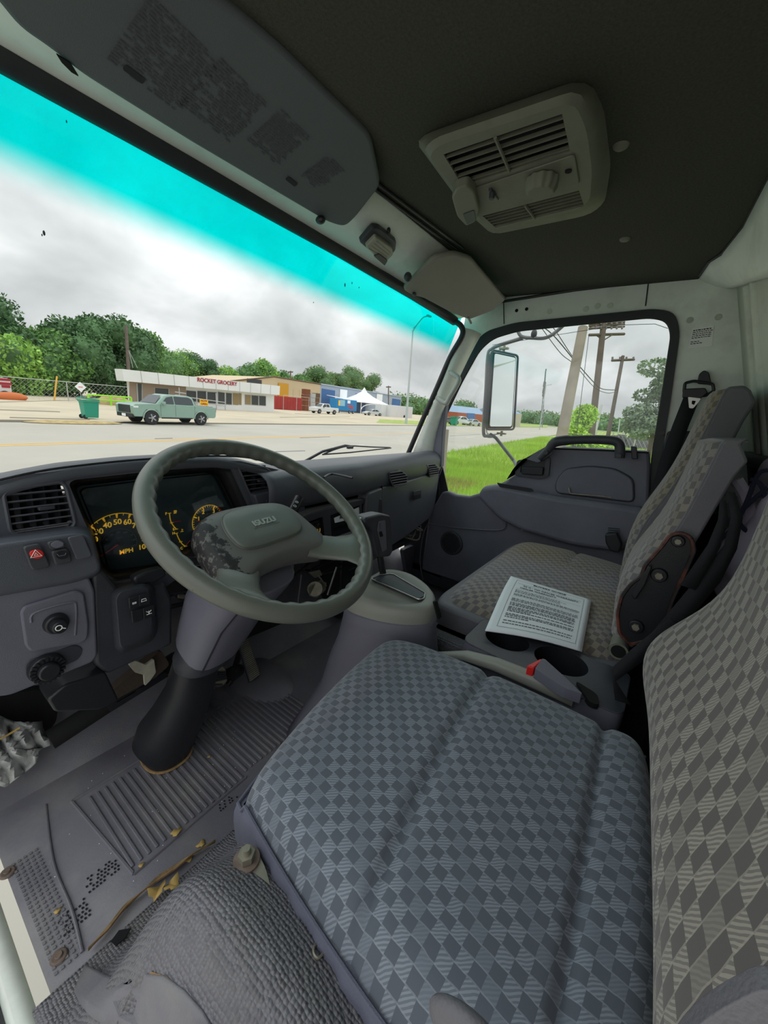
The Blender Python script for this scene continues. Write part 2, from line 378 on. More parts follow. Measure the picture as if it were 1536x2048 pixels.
# floor: flat foot well, toe board rising ahead, pedestal rising under the seats
def riser_h(x, y):
    """height of the rubber covered pedestal under the driver's seat"""
    def ss(a, b, t): t = max(0, min(1, (t-a)/(b-a))); return t*t*(3-2*t)
    edge = .515 + .10*max(0, x+.47)
    h = .285*(1-ss(edge-.24, edge-.005, y))
    side = ss(-.735, -.60, x)                       # falls away towards the door opening
    h *= .30+.70*side if y < .3 else .42+.58*side
    h += .012*math.sin(9*x+4*y)*(1 if h > .02 else 0)
    # wheel arch swell by the sill
    d = math.hypot((x+.70)/.16, (y-.22)/.20); h += .05*max(0, 1-d*d)
    return h
xs = [-0.745+.0125*i for i in range(60)]; ys = [-.25+.0125*j for j in range(62)]
def floor_z(x, y):
    z = FZ
    if y > .88: z += min(.42, (y-.88)*1.1)
    return z
g = [[Vector((x, y, floor_z(x, y))) for y in [-.35, 0, .2, .4, .5, .6, .7, .8, .86, .88, .92, 1.0, 1.1, 1.2]] for x in [-.70, -.5, -.3, -.1, .1, .3, .5, .7, .83]]
floor = obj('floor', loft(g, closed=False), FLOORM, solid=.006); struct(floor); floor['label'] = 'grey rubber mat of the cab floor'
g = [[Vector((x, y, FZ+.004+riser_h(x, y))) for y in ys if y < .54] for x in [-.72+.012*i for i in range(52)]]
riser = obj('floor_riser', loft(g, closed=False), RISER, floor, solid=.004, label='pebbled rubber covering the raised seat pedestal')
# moulded border and ribs of the foot panel
A, B, Cc, D_ = Vector((-.592, .800, FZ+.004)), Vector((-.572, .578, FZ+.004)), Vector((-.345, .588, FZ+.004)), Vector((-.345, .800, FZ+.004))
for nm, a, b in (('rib_border', A, B), ('rib_border', B, Cc), ('rib_border', A, D_)):
    obj(nm, tube([a, b], .003, 6), FLOORM, floor)
for k in range(2):
    x0 = -.572+.02
rib_me = None
for i in range(17):
    x = -.568+.0135*i
    o = obj('rib', box((x, .688, FZ+.0042), (.0062, .195, .0042)), FLOORM, floor, bevel=.0018)
for i in range(17):
    x = -.335+.0135*i
    o = obj('rib', box((x, .70, FZ+.0042), (.0062, .20, .0042)), FLOORM, floor, bevel=.0018)
def PR(px, py, o=0.0):
    """point of the pedestal covering under a photo pixel"""
    r = ray(px, py).normalized()
    for k in range(200, 2400):
        q = CAM + r*(k*.0006)
        if q.z <= FZ+.004+riser_h(q.x, q.y): return q + Vector((0, 0, o))
    return PZ(px, py, FZ)
# worn patches where the pebbling shows dark through the dust
for (px, py, nx, ny) in ((205, 1745, 9, 5), (150, 1828, 7, 6), (455, 1600, 8, 3)):
    P = PZ(px, py, FZ+.004); gs = []
    for i in range(nx):
        for j in range(ny):
            if random.random() < .2: continue
            gs.append(box(P+Vector(((i-nx/2)*.0052+.002*(j % 2), (j-ny/2)*.006, 0)), (.0026, .0032, .0006)))
    obj('worn_pebbling', join(*gs), BLK, floor, kind='stuff')
for px, py in ((15, 1746), (118, 1914)):
    P = PZ(px, py, FZ+.004)
    s = obj('floor_screw', cyl(P, P+Vector((0, 0, .003)), .011, .009, 24), BOLTM, floor, bevel=.001)
    obj('screw_head', join(cyl(P+Vector((0, 0, .004)), P+Vector((0, 0, .006)), .005, .004, 12)), BOLTM, s)
# embossed strip beside the sill
P0, P1 = PZ(60, 1760, FZ+.003), PZ(95, 1870, FZ+.003); gs = []
for i in range(26):
    for j in range(5):
        gs.append(box(Vector((-.690+.0075*j, .745-.0085*i, FZ+.0045)), (.0035, .0045, .0012)))
obj('embossed_tread', join(*gs), FLOORM, floor, kind='stuff')
obj('floor_crease', tube(spl([(-.625, .83, FZ+.003), (-.648, .70, FZ+.004), (-.652, .60, FZ+.004), (-.66, .53, FZ+.004)]), .0025, 8), FLOORM, floor)
# hump in the foot well left of the tunnel
obj('floor_hump', blob((-.13, .84, FZ-.02), (.09, .15, .05), 20, 12), FLOORM, floor)
# torn seam with foam showing between floor mat and pedestal
def seam(x): return Vector((x, .515+.10*max(0, x+.47)+.003, FZ+.004))
pts = [(-.655, .522), (-.63, .527), (-.60, .538), (-.575, .536), (-.55, .537), (-.525, .531), (-.50, .528), (-.478, .522), (-.46, .516)]
wd = [.001, .006, .006, .003, .009, .008, .004, .004, .001]
L = [Vector((x, y+w_*.5, FZ+.0065)) for (x, y), w_ in zip(pts, wd)] + [Vector((x, y-w_*.9, FZ+.013)) for (x, y), w_ in list(zip(pts, wd))[::-1]]
obj('torn_foam', prism(rnd(L, .006), (0, 0, .004)), FOAM, floor, label='tan foam showing through the torn mat seam')
edA = [(172, 1935), (215, 1958), (258, 1972), (290, 1955), (330, 1960), (370, 1990), (405, 2030), (430, 2070)]
edB = [(150, 1990), (160, 2010), (175, 2030), (190, 2045), (220, 2060), (260, 2080), (300, 2100), (340, 2120)]
rows = [[PR(a[0]+(b[0]-a[0])*t, a[1]+(b[1]-a[1])*t, .006) for a, b in zip(edA, edB)] for t in (0, .1, .35, .6, .8, 1)]
obj('smooth_flap', loft(rows, closed=False), FLOORM, riser, solid=.003, ang=180, label='smooth rubber flap over the corner of the pedestal')
L = lz([(222, 1884), (238, 1862), (262, 1858), (250, 1878), (232, 1893)], FZ+.016)
obj('torn_gap', prism(L, (0, 0, .002)), VOID, floor)
L = [PR(x, y, .003) for x, y in ((286, 1960), (305, 1952), (335, 1962), (360, 1988), (378, 2012), (360, 2006), (330, 1984), (300, 1970))]
obj('torn_patch', prism(L, (0, 0, .003)), FOAM, floor)
# white painted door sill with its lip
sill = obj('trim_1', loft([[Vector((-.716, -.3, .045)), Vector((-.716, .95, .045))], [Vector((-.735, -.3, .052)), Vector((-.735, .95, .052))],
     [Vector((-.742, -.3, .030)), Vector((-.742, .95, .030))], [Vector((-.752, -.3, .030)), Vector((-.752, .95, .030))], [Vector((-.757, -.3, .046)), Vector((-.757, .95, .046))],
     [Vector((-.764, -.3, .038)), Vector((-.764, .95, .038))], [Vector((-.767, -.3, -.12)), Vector((-.767, .95, -.12))]], closed=False), WHT, solid=.004); struct(sill)
sill['label'] = 'white painted door sill'
obj('sill_seal', tube([(-.747, -.3, .034), (-.747, .95, .034)], .004, 8), RUB, sill)
# step well outside of the sill
st = obj('trim_2', box((-.90, .35, -.42), (.22, 1.1, .03)), BLK, bevel=.01); struct(st); st['label'] = 'dark entry step below the sill'

# firewall, closes the cab ahead of and below the dashboard
fw = obj('wall_front', join(box((.0, 1.16, .30), (1.62, .02, .58)), box((-.80, 1.02, .40), (.02, .36, .60))), VOID); struct(fw); fw['label'] = 'dark firewall under the dashboard'

# ceiling (headliner)
CZ = 1.30
REAR = [PZ(x, y, CZ) for x, y in ((1400, 549), (1418, 522), (1445, 505), (1490, 448), (1540, 352), (1600, 262))]
L = [Vector((-.85, -.22, CZ)), Vector((-.85, .64, CZ)), Vector((.845, .64, CZ)), Vector((.845, REAR[0].y, CZ))]+REAR
ceil = obj('ceiling', prism(L, (0, 0, .02)), LINER, bevel=.004); struct(ceil); ceil['label'] = 'dark grey cloth headliner'
roof = obj('roof_skin', box((.01, .22, 1.345), (1.70, 1.16, .02)), WHT, ceil, bevel=.006)
for px, py in ((1242, 291), (1250, 478)):
    P = PZ(px, py, CZ); obj('headliner_button', blob(P, (.0125, .0125, .006), 20, 8), ACP, ceil)
# header panel between roof and windshield (front of the roof slopes down)
HY, HZ = .800, 1.212          # top edge of the windshield opening
hd = obj('trim_3', loft([[Vector((x, .62, CZ-.002)) for x in (-.86, -.3, .3, .83)], [Vector((x, .70, CZ-.035)) for x in (-.86, -.3, .3, .83)], [Vector((x, HY-.01, HZ+z_)) for x, z_ in ((-.86, .044), (-.3, .040), (.3, .030), (.80, .016))],
     [Vector((x, HY+.03, HZ+z_)) for x, z_ in ((-.86, .050), (-.3, .046), (.3, .036), (.80, .022))]], closed=False), WHT, solid=.006); struct(hd); hd['label'] = 'light grey metal header panel above the windshield'
obj('header_seal', tube([(-.90, HY-.003, HZ+.036), (-.4, HY-.001, HZ+.033), (.1, HY-.002, HZ+.027), (.45, HY-.003, HZ+.016), (.62, HY-.004, HZ+.008), (.745, HY-.018, HZ-.006)], .017, 10), RUB, hd)
# dark groove channel along the headliner front
for o_ in (.0, .045):
    obj('headliner_groove', tube([PZ(750+o_*60, 375-o_*900, CZ-.002)+Vector((-.9, -.03, 0)), PZ(758-o_*10, 385-o_*350, CZ-.004), PZ(925, 508-o_*250, CZ-.006)], .0035, 8), BLK, hd)

# windshield pane
def ws(t, s):   # t 0 top..1 bottom, s 0 left..1 right
    xl, xr = -1.05, .85-.03*t
    y = HY+.002+(.995-HY)*t; z = HZ+.040-(HZ+.038-.64)*t; x = xl+(xr-xl)*s
    bow = .025*(1-((x+.1)/.9)**2); return Vector((x, y+bow*(t*1.0), z))
wsg = obj('window_1', loft([[ws(t/10, s/24) for s in range(25)] for t in range(11)], closed=False), WINDS); struct(wsg); wsg['label'] = 'windshield glass with a turquoise shade band along its top'
for o_ in [((88, 466), .003), ((84, 470), .0015), ((627, 605), .0015), ((690, 570), .004), ((704, 566), .0025), ((718, 575), .002), ((133, 243), .0015)]:
    (px, py), r = o_; P = PP(px, py, ws(.3, .5), Vector((0, .572, .195)).normalized()); obj('bug_splat', blob(P, (r*.6, .001, r*1.3), 8, 5), PLD, wsg)

# right A pillar : white painted column with rubber gasket
Lf = lx([(926, 655), (905, 712), (880, 775), (852, 840), (826, 905)], .735)
Rt = lx([(962, 668), (945, 698), (915, 760), (888, 830), (876, 880), (872, 925)], .80)
Lf2 = resample(Lf+[Lf[-1]], 9)
def polyline(pts, n):
    L = [0]
    for i in range(len(pts)-1): L.append(L[-1]+(pts[i+1]-pts[i]).length)
    o = []
    for k in range(n):
        s = L[-1]*k/(n-1); j = 0
        while j < len(L)-2 and L[j+1] < s: j += 1
        o.append(pts[j].lerp(pts[j+1], (s-L[j])/(L[j+1]-L[j])))
    return o
a_, b_ = polyline(Lf, 14), polyline(Rt, 14)
rows = []
for k in range(5):
    t = k/4; rows.append([p.lerp(q, t)+Vector((-.012, -.012, 0))*math.sin(math.pi*t) for p, q in zip(a_, b_)])
ap = obj('trim_4', loft(rows, closed=False), WHT, solid=.006); struct(ap); ap['label'] = 'white painted windshield pillar by the passenger door'
g_ = lx([(905, 640), (922, 652), (924, 672), (900, 715), (874, 775), (846, 838), (816, 908)], .735)
obj('windshield_seal', tube(spl(g_, 5), .0105, 10), RUB, ap)
for (px, py, X) in ((931, 681, .76), (897, 744, .755), (873, 795, .75)):
    P = PX(px, py, X-.012); obj('pillar_bolt', blob(P, (.004, .004, .004), 10, 6), BLK, ap)
lp = lx([(862, 860), (882, 800), (893, 800), (885, 870), (882, 935), (852, 925)], .775)
obj('pillar_cover', prism(rnd(lp, .01), (.03, .0, 0)), PL, ap, bevel=.006, label='grey plastic cover at the pillar foot')
# grab handle on the pillar
gh = thing('grab_handle', PX(890, 778, .74), 'small pale grey grab handle bolted on the white windshield pillar', 'handle')
gp = [PX(898, 742, .755), PX(904, 747, .735), PX(917, 756, .73), PX(915, 768, .725), PX(900, 793, .725), PX(892, 806, .73), PX(878, 798, .735), PX(872, 793, .75)]
obj('grip', tube(spl(gp, 6), .0095, 12), mat('handle_pale_grey', S(186, 190, 184), .5), gh)
for i_ in (0, -1): obj('mount_pad', blob(gp[i_], (.012, .012, .016), 12, 8), MATS['handle_pale_grey'], gh)
for px, py in ((899, 743), (873, 794)):
    P = PX(px, py, .738); obj('screw', blob(P, (.0045, .0045, .0045), 10, 6), BLK, gh)

# right side wall of painted metal with the door window opening
WX = .835
inner_px = [(880, 1010), (874, 930), (884, 845), (922, 765), (958, 700), (985, 676), (1035, 661), (1180, 646), (1302, 634), (1334, 641), (1343, 668), (1324, 790), (1303, 920), (1300, 1010)]
outer_px = [(866, 1010), (862, 920), (874, 835), (908, 755), (940, 694), (972, 662), (1030, 645), (1180, 630), (1310, 617), (1350, 624), (1361, 662), (1343, 790), (1322, 920), (1318, 1010)]
inner = rnd(lx(inner_px, .825), .03, 4); outer = rnd(lx(outer_px, .825), .03, 4)
wl = [Vector((WX, y, z)) for y, z in ((-.50, .0), (-.50, 1.32), (.775, 1.32), (.785, 1.20), (.90, .70), (.92, .0))]
hole = rnd(lx(outer_px, WX), .03, 4)
wr = obj('wall_right', plate(wl, [hole], (.02, 0, 0)), WHT); struct(wr); wr['label'] = 'white painted side wall above and behind the passenger door'
# pressed panel lines & holes of the header rail
for a, b in (((1007, 600), (1008, 648)), ((1297, 563), (1291, 612))):
    obj('panel_joint', tube(lx([a, b], WX-.001), .0018, 6), BLK, wr)
for px, py in ((1033, 621), (1053, 618)):
    P = PX(px, py, WX-.002); obj('bolt_hole', cyl(P, P+Vector((.004, 0, 0)), .0058, n=16), VOID, wr)
for px, py in ((1099, 623), (1172, 618), (1195, 612), (1220, 611), (1380, 640), (1437, 634)):
    P = PX(px, py, WX-.001); obj('body_plug', cyl(P, P+Vector((.003, 0, 0)), .009, .009, 18), WHT2, wr, bevel=.001)
obj('roof_rail_seal', tube(lx([(1000, 604), (1150, 580), (1297, 562), (1400, 549)], WX-.006), .005, 8), BLK, wr)
obj('pillar_lower_cover', prism(rnd(lx([(1335, 862), (1412, 862), (1440, 1000), (1420, 1200), (1300, 1200), (1300, 1000)], WX-.012), .01), (.012, 0, 0)), PLD, wr, bevel=.003)
P = PX(1324, 866, WX-.02); obj('cover_screw', cyl(P, P+Vector((.008, 0, 0)), .008, n=16), BLK, wr)
stk = thing('sticker', PX(1402, 675, WX), 'white printed paper label stuck on the side wall above the seat belt', 'label')
sl = lx([(1385, 657), (1428, 651), (1424, 693), (1376, 697)], WX-.0015)
obj('paper', prism(sl, (.001, 0, 0)), PAPER2, stk)
gs = []; uu = (sl[1]-sl[0]); vv = (sl[3]-sl[0])
for i in range(8):
    if i == 5: continue
    x = .06
    while x < (.9 if i < 5 else .5):
        wv = random.uniform(.04, .14); q = sl[0]+uu*(x+wv/2)+vv*(.12+.095*i)
        gs.append(box(q+Vector((-.0006, 0, 0)), (.0005, uu.length*wv, vv.length*(.035 if i else .05)))); x += wv+.035
obj('print', join(*gs), INK, stk, kind='stuff')

# back wall, leaning, with pressed ribs
def bwp(x, z, o=0): return Vector((x, -.055-(1.30-z)*.30-o-.0*x, z))
g = [[bwp(x, z) for z in (1.32, 1.1, .95, .80, .6, .3, 0)] for x in [.86, .6, .3, 0, -.4, -.85]]
bw = obj('wall_back', loft(g, closed=False), WHT2, solid=.01); struct(bw); bw['label'] = 'pale painted back wall of the cab with pressed ribs'
for x in (.66, .56, .33):
    obj('pressed_rib', loft([rnd([bwp(x-.02, z, -.001), bwp(x-.012, z, -.014), bwp(x+.012, z, -.014), bwp(x+.02, z, -.001)], .006, 3) for z in (1.22, 1.1, 1.0, .9, .8)]), WHT2, bw)
obj('window_ledge_seal', tube([bwp(x, .80, -.016) for x in (.82, .5, .2, -.2)], .018, 10), BLK, bw)
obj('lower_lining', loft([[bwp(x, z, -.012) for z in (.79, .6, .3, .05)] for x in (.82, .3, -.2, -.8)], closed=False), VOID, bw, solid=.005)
# upper rear corner panel of painted metal
bpn = Vector((0, 1, -.30)).normalized()
lowr = [PP(x, y, bwp(0, 1.3, -.018), bpn) for x, y in ((1440, 582), (1456, 577), (1478, 571), (1505, 562), (1545, 552), (1620, 530))]
rows = [[a.lerp(b, t)+Vector((0, .0, -.018))*math.sin(math.pi*t) for a, b in zip(REAR, lowr)] for t in (0, .2, .4, .6, .8, 1)]
cp = obj('trim_5', loft(rows, closed=False), WHT, solid=.006); struct(cp); cp['label'] = 'pale corner panel between the headliner and the back wall'
obj('corner_seal', tube([p+Vector((0, 0, -.003)) for p in REAR], .004, 6), BLK, cp)

obj('kick_panel', prism([Vector((WX-.006, y, z)) for y, z in ((.74, .10), (.96, .10), (.96, .62), (.80, .62), (.76, .52))], (.004, 0, 0)), PLD, wr)
obj('sill_cover', prism([Vector((WX-.006, y, z)) for y, z in ((-.4, .0), (.9, .0), (.9, .13), (-.4, .13))], (.004, 0, 0)), PLD, wr)
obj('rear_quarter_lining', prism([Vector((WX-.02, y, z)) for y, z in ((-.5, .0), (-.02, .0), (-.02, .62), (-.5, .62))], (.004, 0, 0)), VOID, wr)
# window rubber and glass
wf = obj('window_2', plate(outer, [inner], (.014, 0, 0)), RUB, bevel=.004); struct(wf); wf['label'] = 'passenger door window in a dark rubber frame'
obj('inner_seal', tube([p+Vector((.006, 0, 0)) for p in inner], .003, 6, closed=True), BLK, wf)
obj('window_glass', prism([p+Vector((.012, 0, 0)) for p in inner], (.003, 0, 0)), SIDEG, wf)
obj('visor_line', tube(lx([(985, 690), (1100, 672), (1240, 650), (1310, 648), (1336, 657)], .842), .0009, 5), PLL, wf)

# passenger door
dx = .80
door = obj('door_1', plate([Vector((dx, y, z)) for y, z in ((.835, .12), (.828, .40), (.775, .515), (.745, .522), (.70, .515), (.645, .520), (.59, .548), (.50, .612), (.41, .70), (.365, .755), (.31, .772), (.05, .790), (.035, .74), (.01, .6), (-.02, .3), (-.03, .12))], [], (.03, 0, 0)), PL, bevel=.010); struct(door)
door['label'] = 'grey moulded panel of the passenger door'
arm = rnd(lx([(962, 990), (972, 970), (1000, 966), (1060, 978), (1120, 990), (1292, 1012), (1290, 1050), (1245, 1098), (1150, 1085), (1050, 1056), (1006, 1034)], .79), .02)
obj('armrest', prism(arm, (-.045, 0, -.004)), PL, door, bevel=.018, seg=4)
pk = rnd(lx([(1112, 985), (1113, 962), (1132, 938), (1180, 933), (1230, 938), (1266, 958), (1268, 1004)], dx-.002), .02)
obj('map_pocket', prism(pk, (-.008, 0, 0)), PL, door, bevel=.004)
obj('pocket_rim', tube(pk, .0035, 8, closed=True), PLD, door)
obj('pocket_clip', tube(spl(lx([(1138, 975), (1140, 985), (1150, 988), (1200, 992), (1222, 995)], dx-.018)), .0025, 6), STEEL, door)
bz = obj('latch_bezel', plate(rnd(lx([(1035, 920), (1102, 914), (1098, 953), (1080, 958), (1030, 951)], dx-.004), .012), [rnd(lx([(1045, 922), (1092, 919), (1089, 949), (1041, 945)], dx-.004), .008)], (-.007, 0, 0)), PLD, door, bevel=.002)
obj('latch_recess', prism(lx([(1042, 920), (1094, 918), (1090, 951), (1040, 947)], dx-.0045), (-.001, 0, 0)), BLK, bz)
hn = obj('door_handle', prism(rnd(lx([(1044, 934), (1088, 934), (1086, 951), (1044, 948)], dx-.012), .005), (-.008, 0, 0)), BLK, door, bevel=.003, label='black pull lever of the door latch')
obj('upper_mount', prism(rnd(lx([(1014, 960), (1042, 922), (1072, 905), (1108, 885), (1106, 908), (1078, 925), (1050, 916), (1030, 935)], dx-.003), .008), (-.012, 0, 0)), PL, door, bevel=.004)
pull = lx([(1078, 918), (1096, 900), (1108, 886), (1128, 881), (1180, 879), (1225, 881), (1238, 888), (1240, 903), (1239, 916)], .765)
sp = spl(pull, 6); obj('pull_bar', tube(sp, [.011+.007*min(1, i/14) if i < 20 else .0155 for i in range(len(sp))], 14, flat=.75), PLD, door, label='dark looped grab bar above the door sill')
for px, py in ((1091, 905), (1237, 912)): P = PX(px, py, .745); obj('bar_bolt_cap', cyl(P, P+Vector((.01, 0, 0)), .0085, n=18), PLD, door, bevel=.001)
P = PX(1268, 905, .79); obj('lock_knob', prism(rnd(lx([(1262, 892), (1274, 893), (1276, 918), (1264, 918)], .79), .004), (-.012, 0, 0)), BLK, door, bevel=.003)
obj('sill_strip', tube(lx([(1108, 897), (1200, 900), (1298, 905)], .80), .004, 8), BLK, door)
obj('switch_slot', prism(rnd(lx([(994, 965), (1064, 977), (1068, 983), (1060, 984), (1000, 974)], .742), .003), (-.004, 0, 0)), BLK, door, bevel=.001)
# speaker with its drilled grille
P = PX(903, 1086, dx-.004); sg = obj('speaker_grille', cyl(P, P+Vector((-.008, 0, 0)), .056, .052, 40), PLD, door, bevel=.003)
gs = []
for i in range(-6, 7):
    for j in range(-6, 7):
        y, z = i*.0073+(j % 2)*.00365, j*.0066
        if math.hypot(y, z) < .044: gs.append(cyl(P+Vector((-.0075, y, z)), P+Vector((-.0088, y, z)), .0024, n=8))
obj('speaker_holes', join(*gs), VOID, sg, kind='stuff', smooth=False)
obj('speaker_ring', tube(spl(lx([(846, 1160), (840, 1120), (846, 1072), (856, 1048)], dx-.006), 5), .003, 6), PLL, door)
obj('lower_rim', tube(spl(lx([(858, 1048), (920, 1056), (1000, 1060), (1012, 1045)], dx-.004), 5), .003, 6), PLL, door)
# strip of pale card lying in the gap between seat and door
ps = thing('paper_strip', PX(1115, 1068, .79), 'thin pale card strip wedged between the passenger seat and the door', 'paper')
obj('strip', prism(lx([(1042, 1056), (1085, 1058), (1140, 1066), (1178, 1076), (1176, 1082), (1130, 1074), (1085, 1066), (1042, 1060)], .775), (.003, 0, 0)), PAPER, ps)
obj('amber_patch', prism(lx([(1100, 1060), (1132, 1066), (1130, 1072), (1098, 1067)], .774), (.001, 0, 0)), LEAF, ps)

# ================================================================== OVERHEAD
def vplane(x, y): return PP(x, y, Vector((0, .60, 1.268)), Vector((0, .30, .954)).normalized())
vz = thing('sun_visor', vplane(450, 230), 'long grey driver side sun visor folded up, printed with warning text', 'sun visor')
vl = rnd([vplane(*p) for p in ((60, -120), (300, -60), (455, 10), (560, 95), (742, 272), (762, 372), (712, 436), (690, 456), (655, 446), (590, 408), (380, 285), (165, 152), (100, 100), (40, 60), (0, 10), (-60, -60))], .02, 4)
nv = Vector((0, .30, .954)).normalized()
obj('visor_board', prism(vl, nv*.016), VISOR, vz, bevel=.006, seg=3)
# warning labels: paragraphs of fine print (illegible), black pictogram bars
tu = (vplane(660, 380)-vplane(300, 60)).normalized(); tv = nv.cross(tu)
gs = []; base = vplane(285, 15)
for c in range(4):
    o0 = [vplane(290, 60), vplane(425, 165), vplane(545, 250), vplane(640, 330)][c]; W_ = [.095, .085, .07, .05][c]; H_ = [.105, .095, .085, .07][c]
    k = int(H_/.0045)
    for i in range(k):
        x = 0
        while x < W_-.008:
            l = random.uniform(.004, .013); l = min(l, W_-x)
            if random.random() > .12:
                q = o0 + tu*(x+l/2-W_*.15) + tv*((i-k*.35)*.0045)
                a = tu*l*.5; b = tv*.0011; z = -nv*.0012
                gs.append(([q-a-b+z, q+a-b+z, q+a+b+z, q-a+b+z], [(0, 1, 2, 3)]))
            x += l+.0025
obj('warning_print', join(*gs), mat('visor_print', S(78, 75, 86), .8), vz, kind='stuff', smooth=False)
for px, py in ((268, 147), (583, 362)):
    q = vplane(px, py)-nv*.001; a = tu*.0125; b = tv*.0045
    obj('print_block', prism(rnd([q-a-b, q+a-b, q+a+b, q-a+b], .003), -nv*.0006), INK, vz)
cl = vplane(640, 434)-nv*.006; obj('visor_pivot', blob(cl, (.009, .012, .008), 14, 8), BLK, vz)
tr = [vplane(x, y)-nv*.001 for x, y in ((112, 104), (140, 122), (156, 148), (142, 140), (122, 120))]
obj('torn_edge', prism(tr, -nv*.002), VOID, vz)

def v2(x, y): return PP(x, y, Vector((0, .62, 1.272)), Vector((.06, .36, .93)).normalized())
vr = thing('sun_visor', v2(915, 575), 'short brownish grey passenger side sun visor folded against the header', 'sun visor')
n2 = Vector((.06, .36, .93)).normalized()
vl2 = rnd([v2(*p) for p in ((806, 580), (828, 556), (868, 516), (908, 508), (942, 518), (1012, 600), (985, 622), (938, 640), (900, 625), (848, 597), (822, 590))], .014, 4)
obj('visor_board', prism(vl2, n2*.014), VISOR2, vr, bevel=.005)
obj('visor_clip', blob(v2(828, 586)-n2*.004, (.008, .007, .005), 12, 7), PLD, vr)
obj('visor_pivot', tube([v2(936, 634), v2(942, 646)], .004, 8), STEEL, vr)
cn = obj('visor_hook', blob(v2(815, 550)-n2*.006, (.012, .011, .013), 14, 8), PLD, hd)

# dome lamp on the header panel
def hp(x, y): return PP(x, y, Vector((0, .70, 1.257)), Vector((0, .42, .907)).normalized())
hn_ = Vector((0, .42, .907)).normalized()
dl = thing('dome_lamp', hp(755, 478), 'small boxy dome lamp with a clear lens on the light header panel', 'lamp')
obj('lamp_base', prism(rnd([hp(*p) for p in ((716, 474), (742, 444), (756, 446), (790, 474), (788, 492), (765, 512), (755, 508))], .006), -hn_*.014), PLD, dl, bevel=.003)
obj('lamp_lens', prism(rnd([hp(*p) for p in ((726, 476), (746, 455), (780, 480), (782, 492), (766, 508), (744, 494))], .006), -hn_*.024), LENSW, dl, bevel=.004, label='clear ribbed lamp lens')
for k in range(4):
    a = hp(732+5*k, 478-5*k)-hn_*.0245; b = hp(764+4*k, 500-4*k)-hn_*.0245; obj('lens_rib', tube([a, b], .0012, 5), LENSW, dl)
obj('lamp_switch', blob(hp(776, 456)-hn_*.006, (.005, .005, .007), 10, 6), BLK, dl)
obj('lamp_tab', prism(rnd([hp(*p) for p in ((742, 492), (752, 488), (770, 502), (764, 512))], .003), -hn_*.027), PLD, dl)

# overhead air conditioner outlet
ac = thing('ceiling_vent_unit', PZ(1040, 320, CZ), 'beige grey ceiling air outlet unit with louvers and a round knob', 'air vent')
base = lz([(832, 285), (850, 268), (1000, 214), (1150, 162), (1183, 168), (1208, 215), (1222, 330), (1210, 405), (1180, 430), (985, 470), (935, 425)], CZ-.001)
bb = lz([(845, 300), (868, 276), (1010, 228), (1145, 182), (1165, 190), (1186, 240), (1196, 330), (1190, 395), (1168, 415), (985, 458), (940, 420)], CZ-.030)
N_ = 72
B0, B1 = resample(rnd(base, .03, 6), N_), resample(rnd(bb, .025, 6), N_)
ctr = sum(B1, Vector())/N_
hole1 = lz([(887, 309), (1124, 228), (1140, 303), (925, 371)], CZ-.034)
hole2 = lz([(965, 427), (1158, 379), (1169, 415), (991, 458)], CZ-.034)
B2 = [p.lerp(ctr, .06)+Vector((0, 0, -.006)) for p in B1]
zf = B2[0].z
obj('housing', loft([B0, [p.lerp(q, .5)+Vector((0, 0, .004)) for p, q in zip(B0, B1)], B1, B2], cap=False), ACP, ac, ang=60)
h1 = [Vector((p.x, p.y, zf)) for p in lz([(887, 309), (1124, 228), (1140, 303), (925, 371)], zf)]
h2 = [Vector((p.x, p.y, zf)) for p in lz([(965, 432), (1158, 381), (1168, 412), (991, 455)], zf)]
obj('face_plate', plate(B2, [h1, h2], (0, 0, .004)), ACP, ac)
for h in (h1, h2): obj('duct_cavity', prism([p+Vector((0, 0, .022)) for p in h], (0, 0, .002)), VOID, ac)
def slats(h, n, nm, m, t0=0., t1=1., th=.0016, dz=.008, R=(0, 1)):
    for i in range(n):
        t = t0+(t1-t0)*(i+.5)/n; a = h[0].lerp(h[3], t); b = h[1].lerp(h[2], t); d = (h[3]-h[0]).normalized()
        obj(nm, prism([a+Vector((0, 0, -.0005)), b+Vector((0, 0, -.0005)), b+d*.002+Vector((0, 0, .006)), a+d*.002+Vector((0, 0, .006))], d*th), m, ac)
slats(h1, 5, 'louver', ACP); slats(h2, 5, 'louver', ACP)
for h in (h1, h2):
    a = h[0].lerp(h[1], .48); b = h[3].lerp(h[2], .48); obj('louver_bar', tube([a+Vector((0, 0, -.001)), b+Vector((0, 0, -.001))], .0028, 6), ACP, ac)
cp_ = rnd(lz([(938, 378), (1150, 306), (1160, 365), (960, 425)], zf), .008)
obj('control_panel', prism(cp_, (0, 0, -.003)), ACP, ac, bevel=.002)
P = PZ(1085, 358, zf-.004); kn = []
for i in range(3):
    r = [.027, .026, .022][i]; kn.append([P+Vector((0, 0, [0, -.014, -.022][i]))+Vector((math.cos(a), math.sin(a), 0))*(r*(1+.045*math.cos(a*11))) for a in [2*math.pi*k/88 for k in range(88)]])
obj('thermostat_knob', loft(kn), ACP, ac, bevel=.0015, label='round scalloped temperature knob')
P = PZ(985, 384, zf-.004); obj('fan_switch', join(box(P, (.026, .006, .006)), cyl(P, P+Vector((0, 0, -.012)), .006, .005, 12), box(P+Vector((.02, 0, 0)), (.02, .003, .003))), PLD, ac, bevel=.001)
P = PZ(1137, 341, zf-.003); obj('indicator_hole', cyl(P, P+Vector((0, 0, -.002)), .0055, n=14), VOID, ac)
lt_ = rnd(lz([(903, 396), (912, 378), (934, 372), (948, 384), (958, 420), (952, 444), (932, 453), (914, 434)], zf-.016), .008)
obj('side_latch', prism(lt_, (0, 0, .018)), ACP, ac, bevel=.007, seg=4, label='moulded latch at the corner of the unit')
